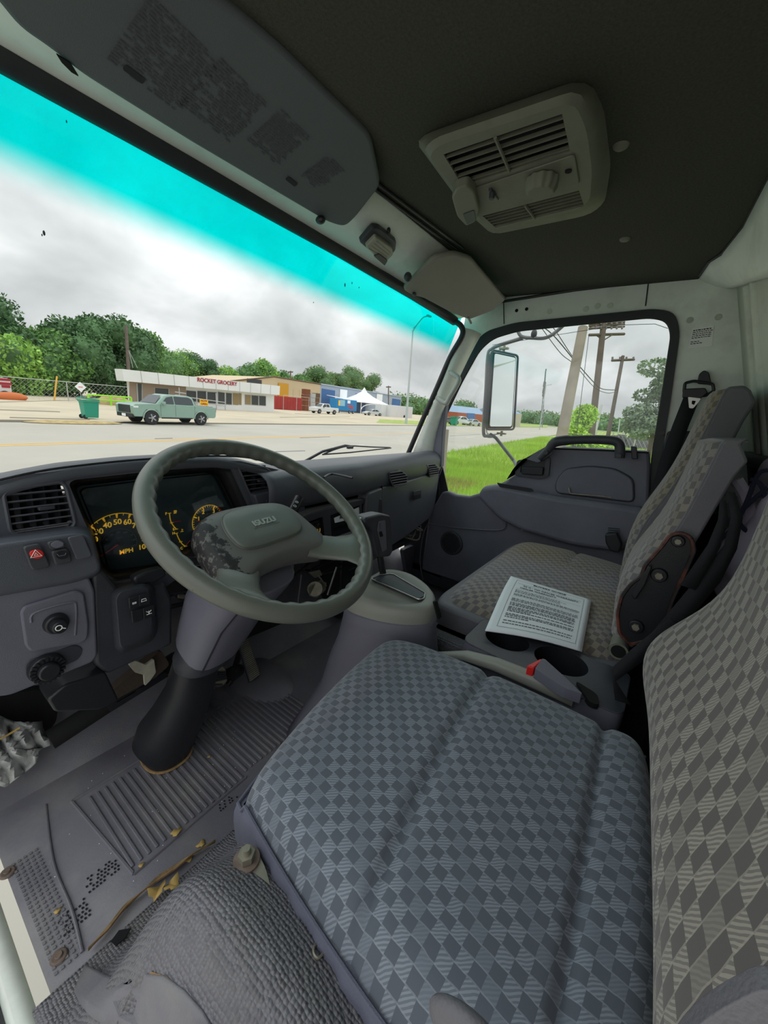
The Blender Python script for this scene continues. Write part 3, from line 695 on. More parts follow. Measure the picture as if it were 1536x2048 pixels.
obj('latch_notch', prism(rnd(lz([(926, 428), (948, 420), (952, 440), (934, 448)], zf-.0165), .003), (0, 0, -.001)), PLD, ac, bevel=.0005)
# ================================================================== DASHBOARD
db = thing('dashboard', (0, .80, .55), 'dark grey moulded dashboard with instruments, vents and open storage slots', 'dashboard')
DY = .745
# left instrument pod: hood shell
def hood_top(x):   # height of the hood crest along x
    pts = [(-.72, .640), (-.68, .675), (-.64, .704), (-.60, .716), (-.54, .726), (-.46, .731), (-.38, .732), (-.30, .728), (-.24, .718), (-.19, .704), (-.15, .690), (-.10, .668)]
    for (a, za), (b, zb) in zip(pts, pts[1:]):
        if a <= x <= b: return za+(zb-za)*(x-a)/(b-a)
    return pts[0][1] if x < pts[0][0] else pts[-1][1]
g = []
for i in range(37):
    x = -.72+.0167*i; z = hood_top(x); k = 1 if x < -.2 else max(.55, 1-(x+.2)*4)
    g.append([Vector((x, y, zz)) for y, zz in ((1.02, .640), (.96, .665), (.90, min(z, .690)-.002), (.84, z-.012), (.79, z-.003), (.765, z), (.750, z-.003), (.742, z-.011), (.744, z-.020), (.752, z-.022))])
obj('instrument_hood', loft(g, closed=False), DASH, db, solid=.004, ang=70)
# face of the pod : vents and the cluster opening
face = ly([(-20, 985), (-10, 965), (60, 948), (150, 938), (280, 927), (400, 922), (480, 922), (560, 940), (566, 965), (572, 1005), (540, 1010), (500, 1050), (470, 1075), (330, 1175), (235, 1185), (205, 1165), (150, 1170), (-60, 1200)], DY)
vh1 = rnd(ly([(6, 988), (22, 978), (122, 963), (132, 975), (150, 1045), (142, 1056), (34, 1070), (20, 1062)], DY), .006)
clh = rnd(ly([(138, 968), (148, 960), (300, 943), (450, 931), (466, 940), (512, 1040), (500, 1058), (330, 1150), (232, 1166), (206, 1150), (190, 1085), (168, 1040)], DY), .008)
vh2 = rnd(ly([(474, 932), (530, 935), (543, 946), (556, 980), (550, 988), (506, 992), (498, 985)], DY), .006)
obj('pod_face', plate(face, [vh1, clh, vh2], (0, .014, 0)), DASH, db, bevel=.002)
obj('hood_trim_line', tube(spl(ly([(-10, 962), (70, 944), (150, 932), (280, 919), (420, 912), (500, 916), (545, 930)], .738), 5), .002, 6), BLK, db)
def vent(name, hole, n, Y, m=BLK, vert=4, depth=.02, lab=None, knob=True, tilt=.006, frame=True):
    v = obj(name, prism([p+Vector((0, depth+.006, 0)) for p in hole], (0, .002, 0)), VOID, db, label=lab)
    if frame: obj('vent_frame', tube([p+Vector((0, -.001, 0)) for p in hole], .0028, 6, closed=True), DASH, v)
    zmin, zmax = min(p.z for p in hole), max(p.z for p in hole)
    def span(z):
        xs_ = []
        for a, b in zip(hole, hole[1:]+hole[:1]):
            if (a.z-z)*(b.z-z) < 0: t = (z-a.z)/(b.z-a.z); xs_.append(a.x+(b.x-a.x)*t)
        return (min(xs_), max(xs_)) if len(xs_) >= 2 else None
    for i in range(n):
        z = zmin+(zmax-zmin)*(i+.6)/n; s = span(z)
        if not s: continue
        obj('louver', box(((s[0]+s[1])/2, Y+.008, z), (s[1]-s[0], .014, .0022), Matrix.Rotation(-.35, 3, 'X')), DASH, v)
    for i in range(vert):
        x = hole and (min(p.x for p in hole)+(max(p.x for p in hole)-min(p.x for p in hole))*(i+1)/(vert+1))
        obj('vane', box((x, Y+depth, (zmin+zmax)/2), (.0025, .012, (zmax-zmin)*.86), Matrix.Rotation(.3, 3, 'Z')), PLD, v)
    if knob: obj('vent_tab', box(((min(p.x for p in hole)+max(p.x for p in hole))/2+.006, Y-.001, (zmin+zmax)/2), (.020, .008, .006)), PLD, v, bevel=.0015)
    return v
vent('air_vent', vh1, 7, DY, lab='large louvered air vent at the left end of the dashboard')
vent('air_vent', vh2, 7, DY, vert=3, lab='louvered air vent right of the instruments')
# cluster tunnel walls, gauge face
clb = [p.lerp(PY(330, 1070, DY+.085), .10)+Vector((0.012, .075, -.012)) for p in clh]
obj('cluster_shroud', loft([[p+Vector((0, .010, 0)) for p in clh], clb], cap=False), BLK, db, solid=.002, ang=70)
GY = .822
gf = obj('gauge_panel', prism([Vector((p.x*1.0, GY, p.z)) for p in clb], (0, .004, 0)), GAUGE, db, label='dark gauge panel with yellow numbers')
def dial(cx, cz, r, a0, a1, majors, minors, col=YEL, th=.0016):
    pts = ring_pts((cx, GY-.002, cz), r, (0, -1, 0), 50, a0, a1, u=(1, 0, 0))
    gs = [tube(pts, th*.5, 5)]
    for i in range(majors+1):
        a = a0+(a1-a0)*i/majors; d = Vector((math.cos(a), 0, math.sin(a))); c = Vector((cx, GY-.0025, cz)); u = Vector((-d.z, 0, d.x))
        gs.append(prism([c+d*(r-.0075)-u*.0010, c+d*r-u*.0021, c+d*r+u*.0021, c+d*(r-.0075)+u*.0010], (0, -.0005, 0)))
    for i in range(minors+1):
        a = a0+(a1-a0)*i/minors; d = Vector((math.cos(a), 0, math.sin(a))); c = Vector((cx, GY-.0025, cz)); u = Vector((-d.z, 0, d.x))
        gs.append(prism([c+d*(r-.004)-u*.0005, c+d*r-u*.0005, c+d*r+u*.0005, c+d*(r-.004)+u*.0005], (0, -.0005, 0)))
    return join(*gs)
def gp(x, y): return PY(x, y, GY)
# speedometer
c = gp(238, 1088); r = (gp(238, 1026)-c).z*1.0
def circ_u(a0, a1): return math.radians(a0), math.radians(a1)
a0, a1 = math.radians(200), math.radians(-20)
def dialn(cx, cz, r, a0, a1, maj, mnr, col, nm):
    gs = []
    pts = [Vector((cx+r*math.cos(a0+(a1-a0)*i/60), GY-.002, cz+r*math.sin(a0+(a1-a0)*i/60))) for i in range(61)]
    gs.append(tube(pts, .0009, 5))
    for n_, l, h in ((maj, .0085, .0022), (mnr, .0045, .0006)):
        for i in range(n_+1):
            a = a0+(a1-a0)*i/n_; d = Vector((math.cos(a), 0, math.sin(a))); u = Vector((-d.z, 0, d.x)); q = Vector((cx, GY-.002, cz))
            gs.append(prism([q+d*(r-l)-u*h*.5, q+d*r-u*h, q+d*r+u*h, q+d*(r-l)+u*h*.5], (0, -.0006, 0)))
    obj(nm, join(*gs), col, gf, smooth=False)
dialn(c.x, c.z, r, a0, a1, 10, 20, YEL2, 'speed_scale')
for i in range(1, 11):
    a = a0+(a1-a0)*i/10; q = Vector((c.x+(r-.0165)*math.cos(a), GY-.003, c.z+(r-.0165)*math.sin(a)))
    text('dial_number', str(i*10), q, (1, 0, 0), (0, -1, 0), .0145, YEL, gf, bold=.0002)
pts = [Vector((c.x+r*.50*math.cos(a0+(a1-a0)*i/40), GY-.002, c.z+r*.50*math.sin(a0+(a1-a0)*i/40))) for i in range(41)]
obj('inner_scale', tube(pts, .0005, 5), GRN, gf)
for i in range(0, 17, 2):
    a = a0+(a1-a0)*i/16; text('inner_number', str(i*10), Vector((c.x+r*.40*math.cos(a), GY-.003, c.z+r*.40*math.sin(a))), (1, 0, 0), (0, -1, 0), .006, GRN, gf)
text('dial_text', 'km/h', Vector((c.x, GY-.003, c.z+r*.22)), (1, 0, 0), (0, -1, 0), .006, GRN, gf)
text('dial_text', 'MPH', gp(252, 1102)+Vector((0, -.002, 0)), (1, 0, 0), (0, -1, 0), .0125, YEL, gf, bold=.0002)
a = gp(238, 1085)+Vector((0, -.006, 0)); b = gp(197, 1112)+Vector((0, -.006, 0)); obj('needle', tube([a, b], [.0016, .0008], 6), RED, gf)
obj('needle_hub', cyl(a+Vector((0, .004, 0)), a+Vector((0, -.002, 0)), .005, n=16), VOID, gf)
# tachometer (part hidden by the wheel)
c2 = gp(416, 1042); r2 = (gp(416, 1010)-c2).z
dialn(c2.x, c2.z, r2, math.radians(200), math.radians(20), 4, 20, YEL2, 'rev_scale')
obj('red_zone', tube([Vector((c2.x+r2*math.cos(math.radians(d)), GY-.003, c2.z+r2*math.sin(math.radians(d)))) for d in range(20, 56, 3)], .0014, 5), RED, gf)
for k, (px, py) in enumerate(((400, 1052), (396, 1037), (405, 1024), (426, 1022))):
    text('dial_number', str(k), gp(px, py)+Vector((0, -.003, 0)), (1, 0, 0), (0, -1, 0), .0125, YEL, gf, bold=.0001)
text('dial_text', 'X1000r/min', gp(420, 1035)+Vector((0, -.003, 0)), (1, 0, 0), (0, -1, 0), .0048, YEL, gf)
obj('needle', tube([gp(422, 1043)+Vector((0, -.005, 0)), gp(391, 1041)+Vector((0, -.005, 0))], [.0014, .0008], 6), RED, gf)
# fuel and temperature
for pts, lab in ((((338, 1026), (340, 1040), (345, 1050), (352, 1058)), 'F E'), (((352, 1066), (357, 1078), (364, 1088), (370, 1092)), 'H C')):
    P_ = [gp(*p)+Vector((0, -.002, 0)) for p in pts]; obj('level_scale', tube(spl(P_, 5), .0011, 5), YEL2, gf)
    for q in (P_[0], P_[-1], P_[1].lerp(P_[2], .5)): obj('scale_tick', box(q, (.007, .0008, .0012)), YEL2, gf)
for s, px, py, sz in (('F', 331, 1027, .008), ('E', 346, 1058, .008), ('H', 346, 1066, .008), ('C', 362, 1096, .008)):
    text('dial_text', s, gp(px, py)+Vector((0, -.003, 0)), (1, 0, 0), (0, -1, 0), sz, YEL, gf)
q = gp(349, 1023)+Vector((0, -.002, 0)); obj('fuel_symbol', join(box(q, (.0045, .0006, .006)), box(q+Vector((.0034, 0, .0005)), (.001, .0006, .004)), box(q+Vector((0, 0, -.0035)), (.0065, .0006, .001))), YEL2, gf)
q = gp(363, 1060)+Vector((0, -.002, 0)); obj('coolant_symbol', join(box(q, (.001, .0006, .006)), box(q+Vector((0, 0, -.003)), (.007, .0006, .001)), box(q+Vector((.0015, 0, .001)), (.003, .0006, .0008))), YEL2, gf)
for a, b in (((345, 1043), (360, 1041)), ((369, 1090), (378, 1080))): obj('needle', tube([gp(*a)+Vector((0, -.005, 0)), gp(*b)+Vector((0, -.005, 0))], .0010, 5), RED, gf)
obj('cluster_glass', prism([p+Vector((0, -.022, 0)) for p in clb], (0, .001, 0)), LENS, gf)
obj('cluster_glare_hood', loft([[p+Vector((0, -.03, 0)) for p in clb], [p+Vector((0, -.02, 0)) for p in clb]], cap=False), BLK, db)
# switch pod under the left vent
pod = loft([rnd(ly([(-60, 1092+dy0), (150, 1062+dy0), (182, 1066+dy0), (204, 1148+dy1), (150, 1168+dy1), (-60, 1205+dy1)], Y), .012, 4) for Y, dy0, dy1 in ((.76, -14, -8), (.71, -4, 2), (.692, 6, -6))])
obj('switch_pod', pod, DASH, db, bevel=.004)
SY = .688
def sw(name, px, m=PLD, lab=None, h=.006): return obj(name, prism(rnd(ly(px, SY), .005), (0, -h, 0)), m, db, bevel=.002, label=lab)
s1 = sw('rocker_switch', [(43, 1092), (78, 1085), (98, 1128), (95, 1133), (64, 1139), (58, 1132)], lab='hazard light switch with a red lens')
obj('switch_lens', prism(rnd(ly([(57, 1103), (72, 1097), (86, 1102), (87, 1112), (74, 1118), (60, 1114)], SY-.006), .006), (0, -.003, 0)), RED, s1, bevel=.001)
q = PY(72, 1108, SY-.010); obj('hazard_symbol', tube([q+Vector((0, 0, .006)), q+Vector((-.006, 0, -.004)), q+Vector((.006, 0, -.004))], .0007, 5, closed=True), PAPER2, s1)
obj('hazard_symbol', tube([q+Vector((0, 0, .002)), q+Vector((-.002, 0, -.002)), q+Vector((.002, 0, -.002))], .0006, 5, closed=True), PAPER2, s1)
s2 = sw('rocker_switch', [(91, 1083), (118, 1078), (132, 1092), (98, 1099)])
obj('switch_lens', prism(rnd(ly([(101, 1087), (114, 1081), (126, 1084), (126, 1091), (112, 1096), (102, 1093)], SY-.006), .004), (0, -.002, 0)), PLL, s2)
s3 = sw('rocker_switch', [(99, 1101), (132, 1094), (143, 1122), (108, 1129)])
obj('switch_lens', prism(rnd(ly([(111, 1106), (124, 1100), (134, 1105), (136, 1114), (123, 1119), (112, 1115)], SY-.006), .005), (0, -.002, 0)), BLK, s3)
obj('switch_symbol', tube(ly([(114, 1108), (118, 1112), (130, 1110), (132, 1106)], SY-.0085), .0006, 5), PLL, s3)
s4 = sw('switch_blank', [(133, 1074), (165, 1068), (184, 1112), (152, 1120)], DASH, h=.003)
# lower left panel with cigarette lighter and mirror knob
LY = .700
lowp = rnd(ly([(-70, 1200), (100, 1165), (178, 1152), (190, 1180), (196, 1310), (186, 1325), (20, 1392), (-70, 1400)], LY), .008)
obj('lower_panel', prism(lowp, (0, .03, 0)), PL, db, bevel=.004)
pn = obj('lighter_panel', prism(rnd(ly([(38, 1222), (46, 1210), (150, 1178), (166, 1184), (176, 1250), (172, 1282), (60, 1302), (48, 1290)], LY), .012), (0, -.006, 0)), PL, db, bevel=.004)
obj('panel_ridge', tube(spl(ly([(62, 1245), (70, 1225), (140, 1205), (152, 1215), (150, 1270)], LY-.006), 5), .002, 6), PL, pn)
q = PY(111, 1245, LY-.006); lt = obj('cigarette_lighter', cyl(q, q+Vector((0, -.010, 0)), .0165, .0145, 28), BLK, db, bevel=.002, label='black round cigarette lighter knob')
obj('lighter_knob', cyl(q+Vector((0, -.008, 0)), q+Vector((0, -.022, 0)), .0105, .0095, 24), BLK, lt, bevel=.002)
obj('lighter_symbol', join(tube(ring_pts(q+Vector((-.002, -.0225, .001)), .004, (0, -1, 0), 14), .0007, 5, closed=True), tube([q+Vector((.001, -.0225, 0)), q+Vector((.006, -.0225, -.003))], .0007, 5)), PAPER2, lt)
rc = obj('knob_recess', prism(rnd(ly([(50, 1322), (150, 1288), (166, 1296), (158, 1318), (64, 1358), (50, 1350)], LY), .010), (0, -.002, 0)), PLD, db, bevel=.002)
q = PY(92, 1334, LY-.002)
obj('knob', join(cyl(q, q+Vector((0, -.010, 0)), .0235, .0215, 32), cyl(q+Vector((0, -.010, 0)), q+Vector((0, -.020, 0)), .014, .013, 24)), BLK, rc, bevel=.002, label='black ribbed rotary knob')
for i in range(20):
    a = 2*math.pi*i/20; obj('knob_rib', box(q+Vector((.0185*math.cos(a), -.0115, .0185*math.sin(a))), (.003, .003, .006), Matrix.Rotation(-a+math.pi/2, 3, 'Y')), BLK, rc)
# second column : narrow post and mirror switch pod
obj('centre_post', prism(rnd(ly([(184, 1150), (205, 1140), (240, 1180), (330, 1165), (345, 1200), (345, 1290), (300, 1310), (215, 1350), (190, 1330)], .705), .008), (0, .03, 0)), PLD, db, bevel=.006)
mp = loft([rnd(ly([(224+k, 1190+k), (240, 1176+k), (290, 1165+k), (306-k, 1175+k), (312-k, 1258-k), (300-k, 1280-k), (245, 1304-k), (232+k, 1296-k)], Y), .010, 4) for Y, k in ((.705, -4), (.672, 2), (.664, 8))])
mpo = obj('mirror_switch_pod', mp, PLD, db, bevel=.002, label='angled pod carrying small mirror and fan switches')
for px, sym in (((256, 1196, 276, 1190, 277, 1212, 258, 1217), 'a'), ((276, 1190, 297, 1185, 298, 1206, 277, 1212), 'b'), ((261, 1222, 284, 1215, 285, 1238, 264, 1246), 'c'), ((284, 1216, 306, 1209, 308, 1230, 286, 1238), 'd')):
    L = ly([(px[i], px[i+1]) for i in (0, 2, 4, 6)], .659); so = obj('push_switch', prism(rnd(L, .002), (0, -.003, 0)), BLK, mpo, bevel=.001)
    c_ = sum(L, Vector())/4+Vector((0, -.0036, 0))
    if sym == 'b': gs = [tube([c_+Vector((-.005, 0, -.002)), c_+Vector((-.004, 0, .002)), c_+Vector((.002, 0, .002)), c_+Vector((.003, 0, -.002))], .0006, 5, closed=True)]
    elif sym == 'd': gs = [tube([c_+Vector((-.004, 0, .003)), c_, c_+Vector((.004, 0, .003))], .0006, 5), tube([c_+Vector((-.004, 0, -.003)), c_+Vector((.004, 0, -.003))], .0006, 5), tube([c_+Vector((0, 0, .003)), c_+Vector((0, 0, -.003))], .0006, 5)]
    else: gs = [tube([c_+Vector((-.003, 0, 0)), c_+Vector((.003, 0, 0))], .0007, 5), tube([c_+Vector((-.003, 0, -.002)), c_+Vector((.003, 0, -.002))], .0005, 5)]
    if sym != 'c': obj('switch_symbol', join(*gs), PAPER2, mpo)
# small chrome edged tray lip under the gauges
obj('tray_lip', prism(rnd(ly([(256, 1150), (280, 1138), (316, 1130), (324, 1145), (300, 1158), (262, 1165)], .70), .006), (0, -.02, 0)), BLK, db, bevel=.006)

# right hand shelf and rounded front of the dashboard
def fy(x): return .700+max(0, x-.12)*.135
g = []
for i in range(46):
    x = -.20+.0222*i; f = fy(x); k = max(0, min(1, (.795-x)/.02)); dz = -.0
    e_ = .0 if x < .74 else (x-.74)*.35
    zt = .690 - .02*max(0, .0-x)
    g.append([Vector((x, y, z)) for y, z in ((.995-.05*max(0, x-.3), .640), (.985-.05*max(0, x-.3), .655), (max(.90, f+.09), .668), (max(.86, f+.06), .684), (f+.055, zt), (f+.030, zt-.002), (f+.010, zt-.012), (f+.001, zt-.030), (f, zt-.055), (f+.004, zt-.075), (f+.012, zt-.090), (f+.05, zt-.094))])
obj('shelf_top', loft(g, closed=False), DASH, db, solid=.004, ang=75)
obj('shelf_crease', tube(spl([PZ(648, 955, .689), PZ(665, 948, .690), PZ(705, 956, .690)], 5), .0025, 6), BLK, db)
obj('end_cap', prism([Vector((.803, y, z)) for y, z in ((.98, .64), (.97, .66), (.86, .688), (.82, .682), (.795, .66), (.79, .62), (.80, .58), (.83, .38), (.98, .38))], (.006, 0, 0)), DASH, db, bevel=.002)
# defroster slots at the far end of the shelf
for k in range(4):
    a = PZ(826+3.5*k, 913, .676); obj('defroster_slot', box(a+Vector((0, 0, .006)), (.006, .035, .003)), BLK, db)
# vents of the passenger side, set in the rounded shoulder
def shoulder_vent(pxl, Y0, n, lab):
    L = rnd(ly(pxl, Y0), .004); v = obj('air_vent', prism([p+Vector((0, -.002, 0)) for p in L], (0, .02, 0)), VOID, db, label=lab)
    obj('vent_frame', tube([p+Vector((0, -.003, 0)) for p in L], .0022, 6, closed=True), DASH, v)
    zs = [p.z for p in L]; z0, z1 = min(zs), max(zs)
    for i in range(n):
        z = z0+(z1-z0)*(i+.7)/n; xs_ = []
        for a, b in zip(L, L[1:]+L[:1]):
            if (a.z-z)*(b.z-z) < 0: t = (z-a.z)/(b.z-a.z); xs_.append(a.x+(b.x-a.x)*t)
        if len(xs_) >= 2: obj('louver', box(((min(xs_)+max(xs_))/2, Y0-.003, z), (max(xs_)-min(xs_), .008, .0028), Matrix.Rotation(-.3, 3, 'X')), PLL, v)
    return v
shoulder_vent([(776, 946), (800, 941), (813, 952), (811, 967), (787, 974), (780, 962)], fy(.30)-.002, 6, 'small louvered vent in the middle of the shelf shoulder')
shoulder_vent([(850, 929), (868, 928), (876, 937), (875, 949), (858, 954), (856, 940)], fy(.66)-.002, 6, 'small louvered vent at the passenger end of the shelf')
# glovebox
gy = lambda x: fy(x)+.004
gl = [Vector((x, gy(x), z)) for x, z in ((.265, .605), (.50, .602), (.79, .606), (.795, .55), (.785, .44), (.74, .40), (.50, .375), (.275, .365))]
gb = obj('glovebox_door', prism(rnd(gl, .014), (0, .03, 0)), DASH, db, bevel=.005)
q0 = [PY(x, y, gy(.46)-.001) for x, y in ((825, 983), (841, 979), (841, 996), (826, 1000))]
obj('glovebox_latch', prism(rnd(q0, .003), (0, -.004, 0)), PLD, gb, bevel=.001)
obj('latch_recess', prism(rnd([PY(x, y, gy(.46)-.0055) for x, y in ((828, 991), (841, 988), (840, 996), (828, 999))], .002), (0, -.0005, 0)), BLK, gb)
obj('glovebox_gap', tube([Vector((.262, gy(.262)-.001, .61)), Vector((.262, gy(.262)-.001, .37))], .003, 6), VOID, db)
# block between radio bays and glovebox
obj('stack_column', prism(rnd([Vector((x, fy(x)-.004, z)) for x, z in ((.165, .602), (.258, .607), (.262, .36), (.20, .36), (.19, .45), (.165, .47))], .012), (0, .04, 0)), DASH, db, bevel=.006)
# centre stack face with bays
cf = ly([(596, 1038), (640, 1022), (700, 1004), (752, 992), (765, 1000), (765, 1080), (700, 1100), (640, 1122), (590, 1130)], .712)
h1 = rnd(ly([(607, 1048), (645, 1034), (649, 1072), (640, 1080), (610, 1090)], .712), .003)
h2 = rnd(ly([(661, 1031), (720, 1011), (722, 1055), (664, 1076)], .712), .003)
h3 = rnd(ly([(724, 1009), (746, 1001), (749, 1040), (726, 1048)], .712), .003)
obj('centre_stack', plate(cf, [h1, h2, h3], (0, .012, 0)), PLD, db, bevel=.002)
for nm, h in (('heater_bay', h1), ('radio_bay', h2), ('storage_bay', h3)):
    obj(nm, join(loft([h, [p+Vector((0, .05, 0)) for p in h]], cap=False), prism([p+Vector((0, .05, 0)) for p in h], (0, .002, 0))), VOID if nm != 'radio_bay' else PLD, db)
hc = obj('heater_control', prism(rnd(ly([(610, 1050), (643, 1038), (646, 1071), (612, 1086)], .722), .003), (0, .01, 0)), BLK, db, label='heater control panel with orange markings')
for i in range(6): obj('heater_mark', box(PY(617+4.6*i, 1068-1.6*i, .720), (.0018, .0008, .010)), YEL2, hc)
obj('heater_mark', tube(ring_pts(PY(620, 1054, .720), .006, (0, -1, 0), 16), .0008, 5, closed=True), YEL2, hc)
obj('heater_lever', box(PY(634, 1050, .716), (.006, .012, .010)), BLK, hc, bevel=.001)
lb = obj('radio_label', prism(rnd(ly([(668, 1036), (688, 1028), (718, 1014), (719, 1030), (686, 1042), (670, 1046)], .716), .002), (0, .001, 0)), PAPER, db)
text('label_text', 'FM', PY(684, 1034, .715), (1, 0, .0), (0, -1, 0), .014, INK, db, bold=.0003)
obj('tray_edge', tube(ly([(655, 1088), (700, 1074), (752, 1056)], .706), .0035, 8), PLL, db)
obj('tray_edge', tube(ly([(655, 1080), (700, 1066), (752, 1048)], .708), .0025, 8), PLL, db)
# small switches right of the cluster vent
for k, (x0, y0) in enumerate(((528, 1000), (547, 993), (566, 988))):
    L = ly([(x0, y0), (x0+14, y0-6), (x0+22, y0+10), (x0+10, y0+20)], .722); o_ = obj('button_switch', prism(rnd(L, .003), (0, -.008, 0)), PLD, db, bevel=.002)
    c_ = sum(L, Vector())/4+Vector((0, -.0085, 0)); obj('button_mark', box(c_, (.005, .001, .004)), BLK, o_)
obj('button_shelf', prism(rnd(ly([(508, 990), (575, 975), (604, 990), (612, 1020), (560, 1040), (520, 1020)], .724), .008), (0, .04, 0)), DASH, db, bevel=.004)
# underside: wiring, brackets and shadowed structure below the dashboard
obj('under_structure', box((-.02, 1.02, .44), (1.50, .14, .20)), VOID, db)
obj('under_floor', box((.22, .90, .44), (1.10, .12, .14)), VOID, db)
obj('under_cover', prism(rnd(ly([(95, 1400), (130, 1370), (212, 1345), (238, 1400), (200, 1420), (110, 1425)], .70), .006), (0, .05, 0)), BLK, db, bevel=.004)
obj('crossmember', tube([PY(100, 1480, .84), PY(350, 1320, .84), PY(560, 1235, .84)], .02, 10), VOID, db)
wire_m = [BLK, PLD, STEEL, BLK, RUST, PLD]
for k in range(26):
    x = random.uniform(-.30, .30); z = random.uniform(.36, .46); y = random.uniform(.76, .84)
    p = [Vector((x+random.uniform(-.08, .08)*i, y+random.uniform(-.02, .02), z+random.uniform(-.05, .04))) for i in range(4)]
    obj('wire', tube(spl(p, 5), random.uniform(.002, .005), 6), wire_m[k % 6], db)
for k in range(9):
    p = [PY(810+random.uniform(-15, 30), 1055+random.uniform(-22, 25), .80)+Vector((0, random.uniform(-.02, .02), 0)) for i in range(4)]
    obj('wire', tube(spl(p, 5), random.uniform(.002, .0045), 6), (STEEL, BLK, BARE)[k % 3], db)
obj('heater_box', join(box((.50, .90, .33), (.36, .12, .10)), box((.30, .92, .22), (.10, .12, .30))), BLK, db, bevel=.01)
obj('kick_plate', prism(rnd([PY(x, y, .83) for x, y in ((778, 1094), (835, 1068), (838, 1076), (782, 1104))], .003), (0, .02, 0)), PLD, db, bevel=.002)
obj('kick_liner', prism(rnd([PY(x, y, .90) for x, y in ((806, 1100), (830, 1090), (834, 1150), (815, 1150))], .02), (0, .02, 0)), PLL, db)
# metal bracket, springs and rods visible through the wheel
bk = obj('pulley_bracket', join(cyl(PY(630, 1178, .74), PY(630, 1178, .735), .022, n=20), prism(rnd(ly([(615, 1175), (640, 1160), (652, 1165), (650, 1180), (632, 1196), (618, 1192)], .742), .004), (0, -.003, 0))), STEEL, db, bevel=.001)
obj('rod', tube(ly([(673, 1134), (655, 1190)], .73), .003, 8), CHR, db); obj('rod', tube(ly([(603, 1150), (596, 1205)], .76), .002, 8), PLL, db)
obj('spring', tube(ly([(636, 1150), (652, 1172)], .735), .0025, 8), STEEL, db)
obj('latch_plate', prism(rnd(ly([(618, 1145), (640, 1140), (645, 1150), (630, 1156)], .74), .002), (0, .003, 0)), STEEL, db)
obj('steel_bracket', prism(rnd(ly([(258, 1330), (272, 1322), (292, 1330), (308, 1318), (312, 1345), (300, 1362), (290, 1372), (288, 1350), (270, 1345)], .78), .003), (0, .006, 0)), mat('galvanised_bracket', S(190, 186, 170), .5, var=.2, vscale=40), db, bevel=.001, label='bare galvanised bracket below the column')
obj('insulation', prism(rnd(ly([(214, 1390), (262, 1350), (322, 1300), (340, 1330), (300, 1365), (232, 1408)], .80), .01), (0, .02, 0)), mat('brown_felt', S(70, 60, 52), .95, bump=.6, bscale=100), db)
obj('dark_rail', prism(ly([(212, 1410), (330, 1345), (338, 1352), (222, 1424)], .80), (0, .02, 0)), BLK, db)
# turn to the left kick corner: grey torn lining
rg = thing('crumpled_rag', PY(40, 1500, .86), 'crumpled torn grey cloth hanging in the far left corner of the foot well', 'rag')
edge = [(-60, 1430), (-20, 1425), (20, 1442), (60, 1446), (82, 1442), (84, 1460), (103, 1488), (78, 1500), (70, 1528), (40, 1552), (10, 1575), (-10, 1566), (-60, 1560)]
Vv, Ff = [], []; c_ = (20, 1500); nR = 9; ne = 40
el = resample([Vector((x, y, 0)) for x, y in edge], ne)
for i in range(nR+1):
    for k in range(ne):
        t = i/nR; x = c_[0]+(el[k].x-c_[0])*t; y = c_[1]+(el[k].y-c_[1])*t
        P = PY(x, y, .86+.02*math.sin(x*.09+y*.06)+.014*math.sin(x*.17-y*.13)+.02*t*math.sin(k*1.3)); Vv.append(P)
for i in range(nR):
    for k in range(ne): Ff.append((i*ne+k, i*ne+(k+1) % ne, (i+1)*ne+(k+1) % ne, (i+1)*ne+k))
obj('cloth', (Vv, Ff), CLOTHG, rg, solid=.004)
obj('frayed_strand', tube(spl(ly([(0, 1478), (15, 1470), (40, 1455)], .835)), .002, 5), LEAF, rg)
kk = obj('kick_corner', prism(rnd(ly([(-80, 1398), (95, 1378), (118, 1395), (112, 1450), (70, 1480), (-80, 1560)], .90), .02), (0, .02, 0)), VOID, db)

# ================================================================== STEERING
WC = Vector((-.313, .552, .643)); tt, ss_ = .578, .084
WU = Vector((math.cos(ss_), math.sin(ss_), 0)); WV0 = Vector((-math.sin(ss_), math.cos(ss_), 0)); WV = WV0*math.cos(tt)+Vector((0, 0, 1))*math.sin(tt); WN = WU.cross(WV)
def wp(a, b, h=0): return WC+WU*a+WV*b+WN*h
def wpx(x, y, h): return PP(x, y, WC+WN*h, WN)
sw_ = thing('steering_wheel', wp(0, 0, -.05), 'two spoke grey green steering wheel with a worn padded hub', 'steering wheel')
Rr = .199
rim = []
nr, nk = 160, 14; V_, F_ = [], []
for i in range(nr):
    a = 2*math.pi*i/nr; d = WU*math.cos(a)+WV*math.sin(a)
    # finger bumps under the rim
    for k in range(nk):
        b = 2*math.pi*k/nk; rr = .0155; 
        hh = math.sin(b)*rr; ww = math.cos(b)*rr*1.0
        if math.cos(b) < -.5: ww += .0016*math.cos(a*44)
        V_.append(WC+d*(Rr+ww)+WN*hh)
for i in range(nr):
    for k in range(nk): F_.append((i*nk+k, i*nk+(k+1) % nk, ((i+1) % nr)*nk+(k+1) % nk, ((i+1) % nr)*nk+k))
obj('rim', (V_, F_), WHEELM, sw_, ang=80)
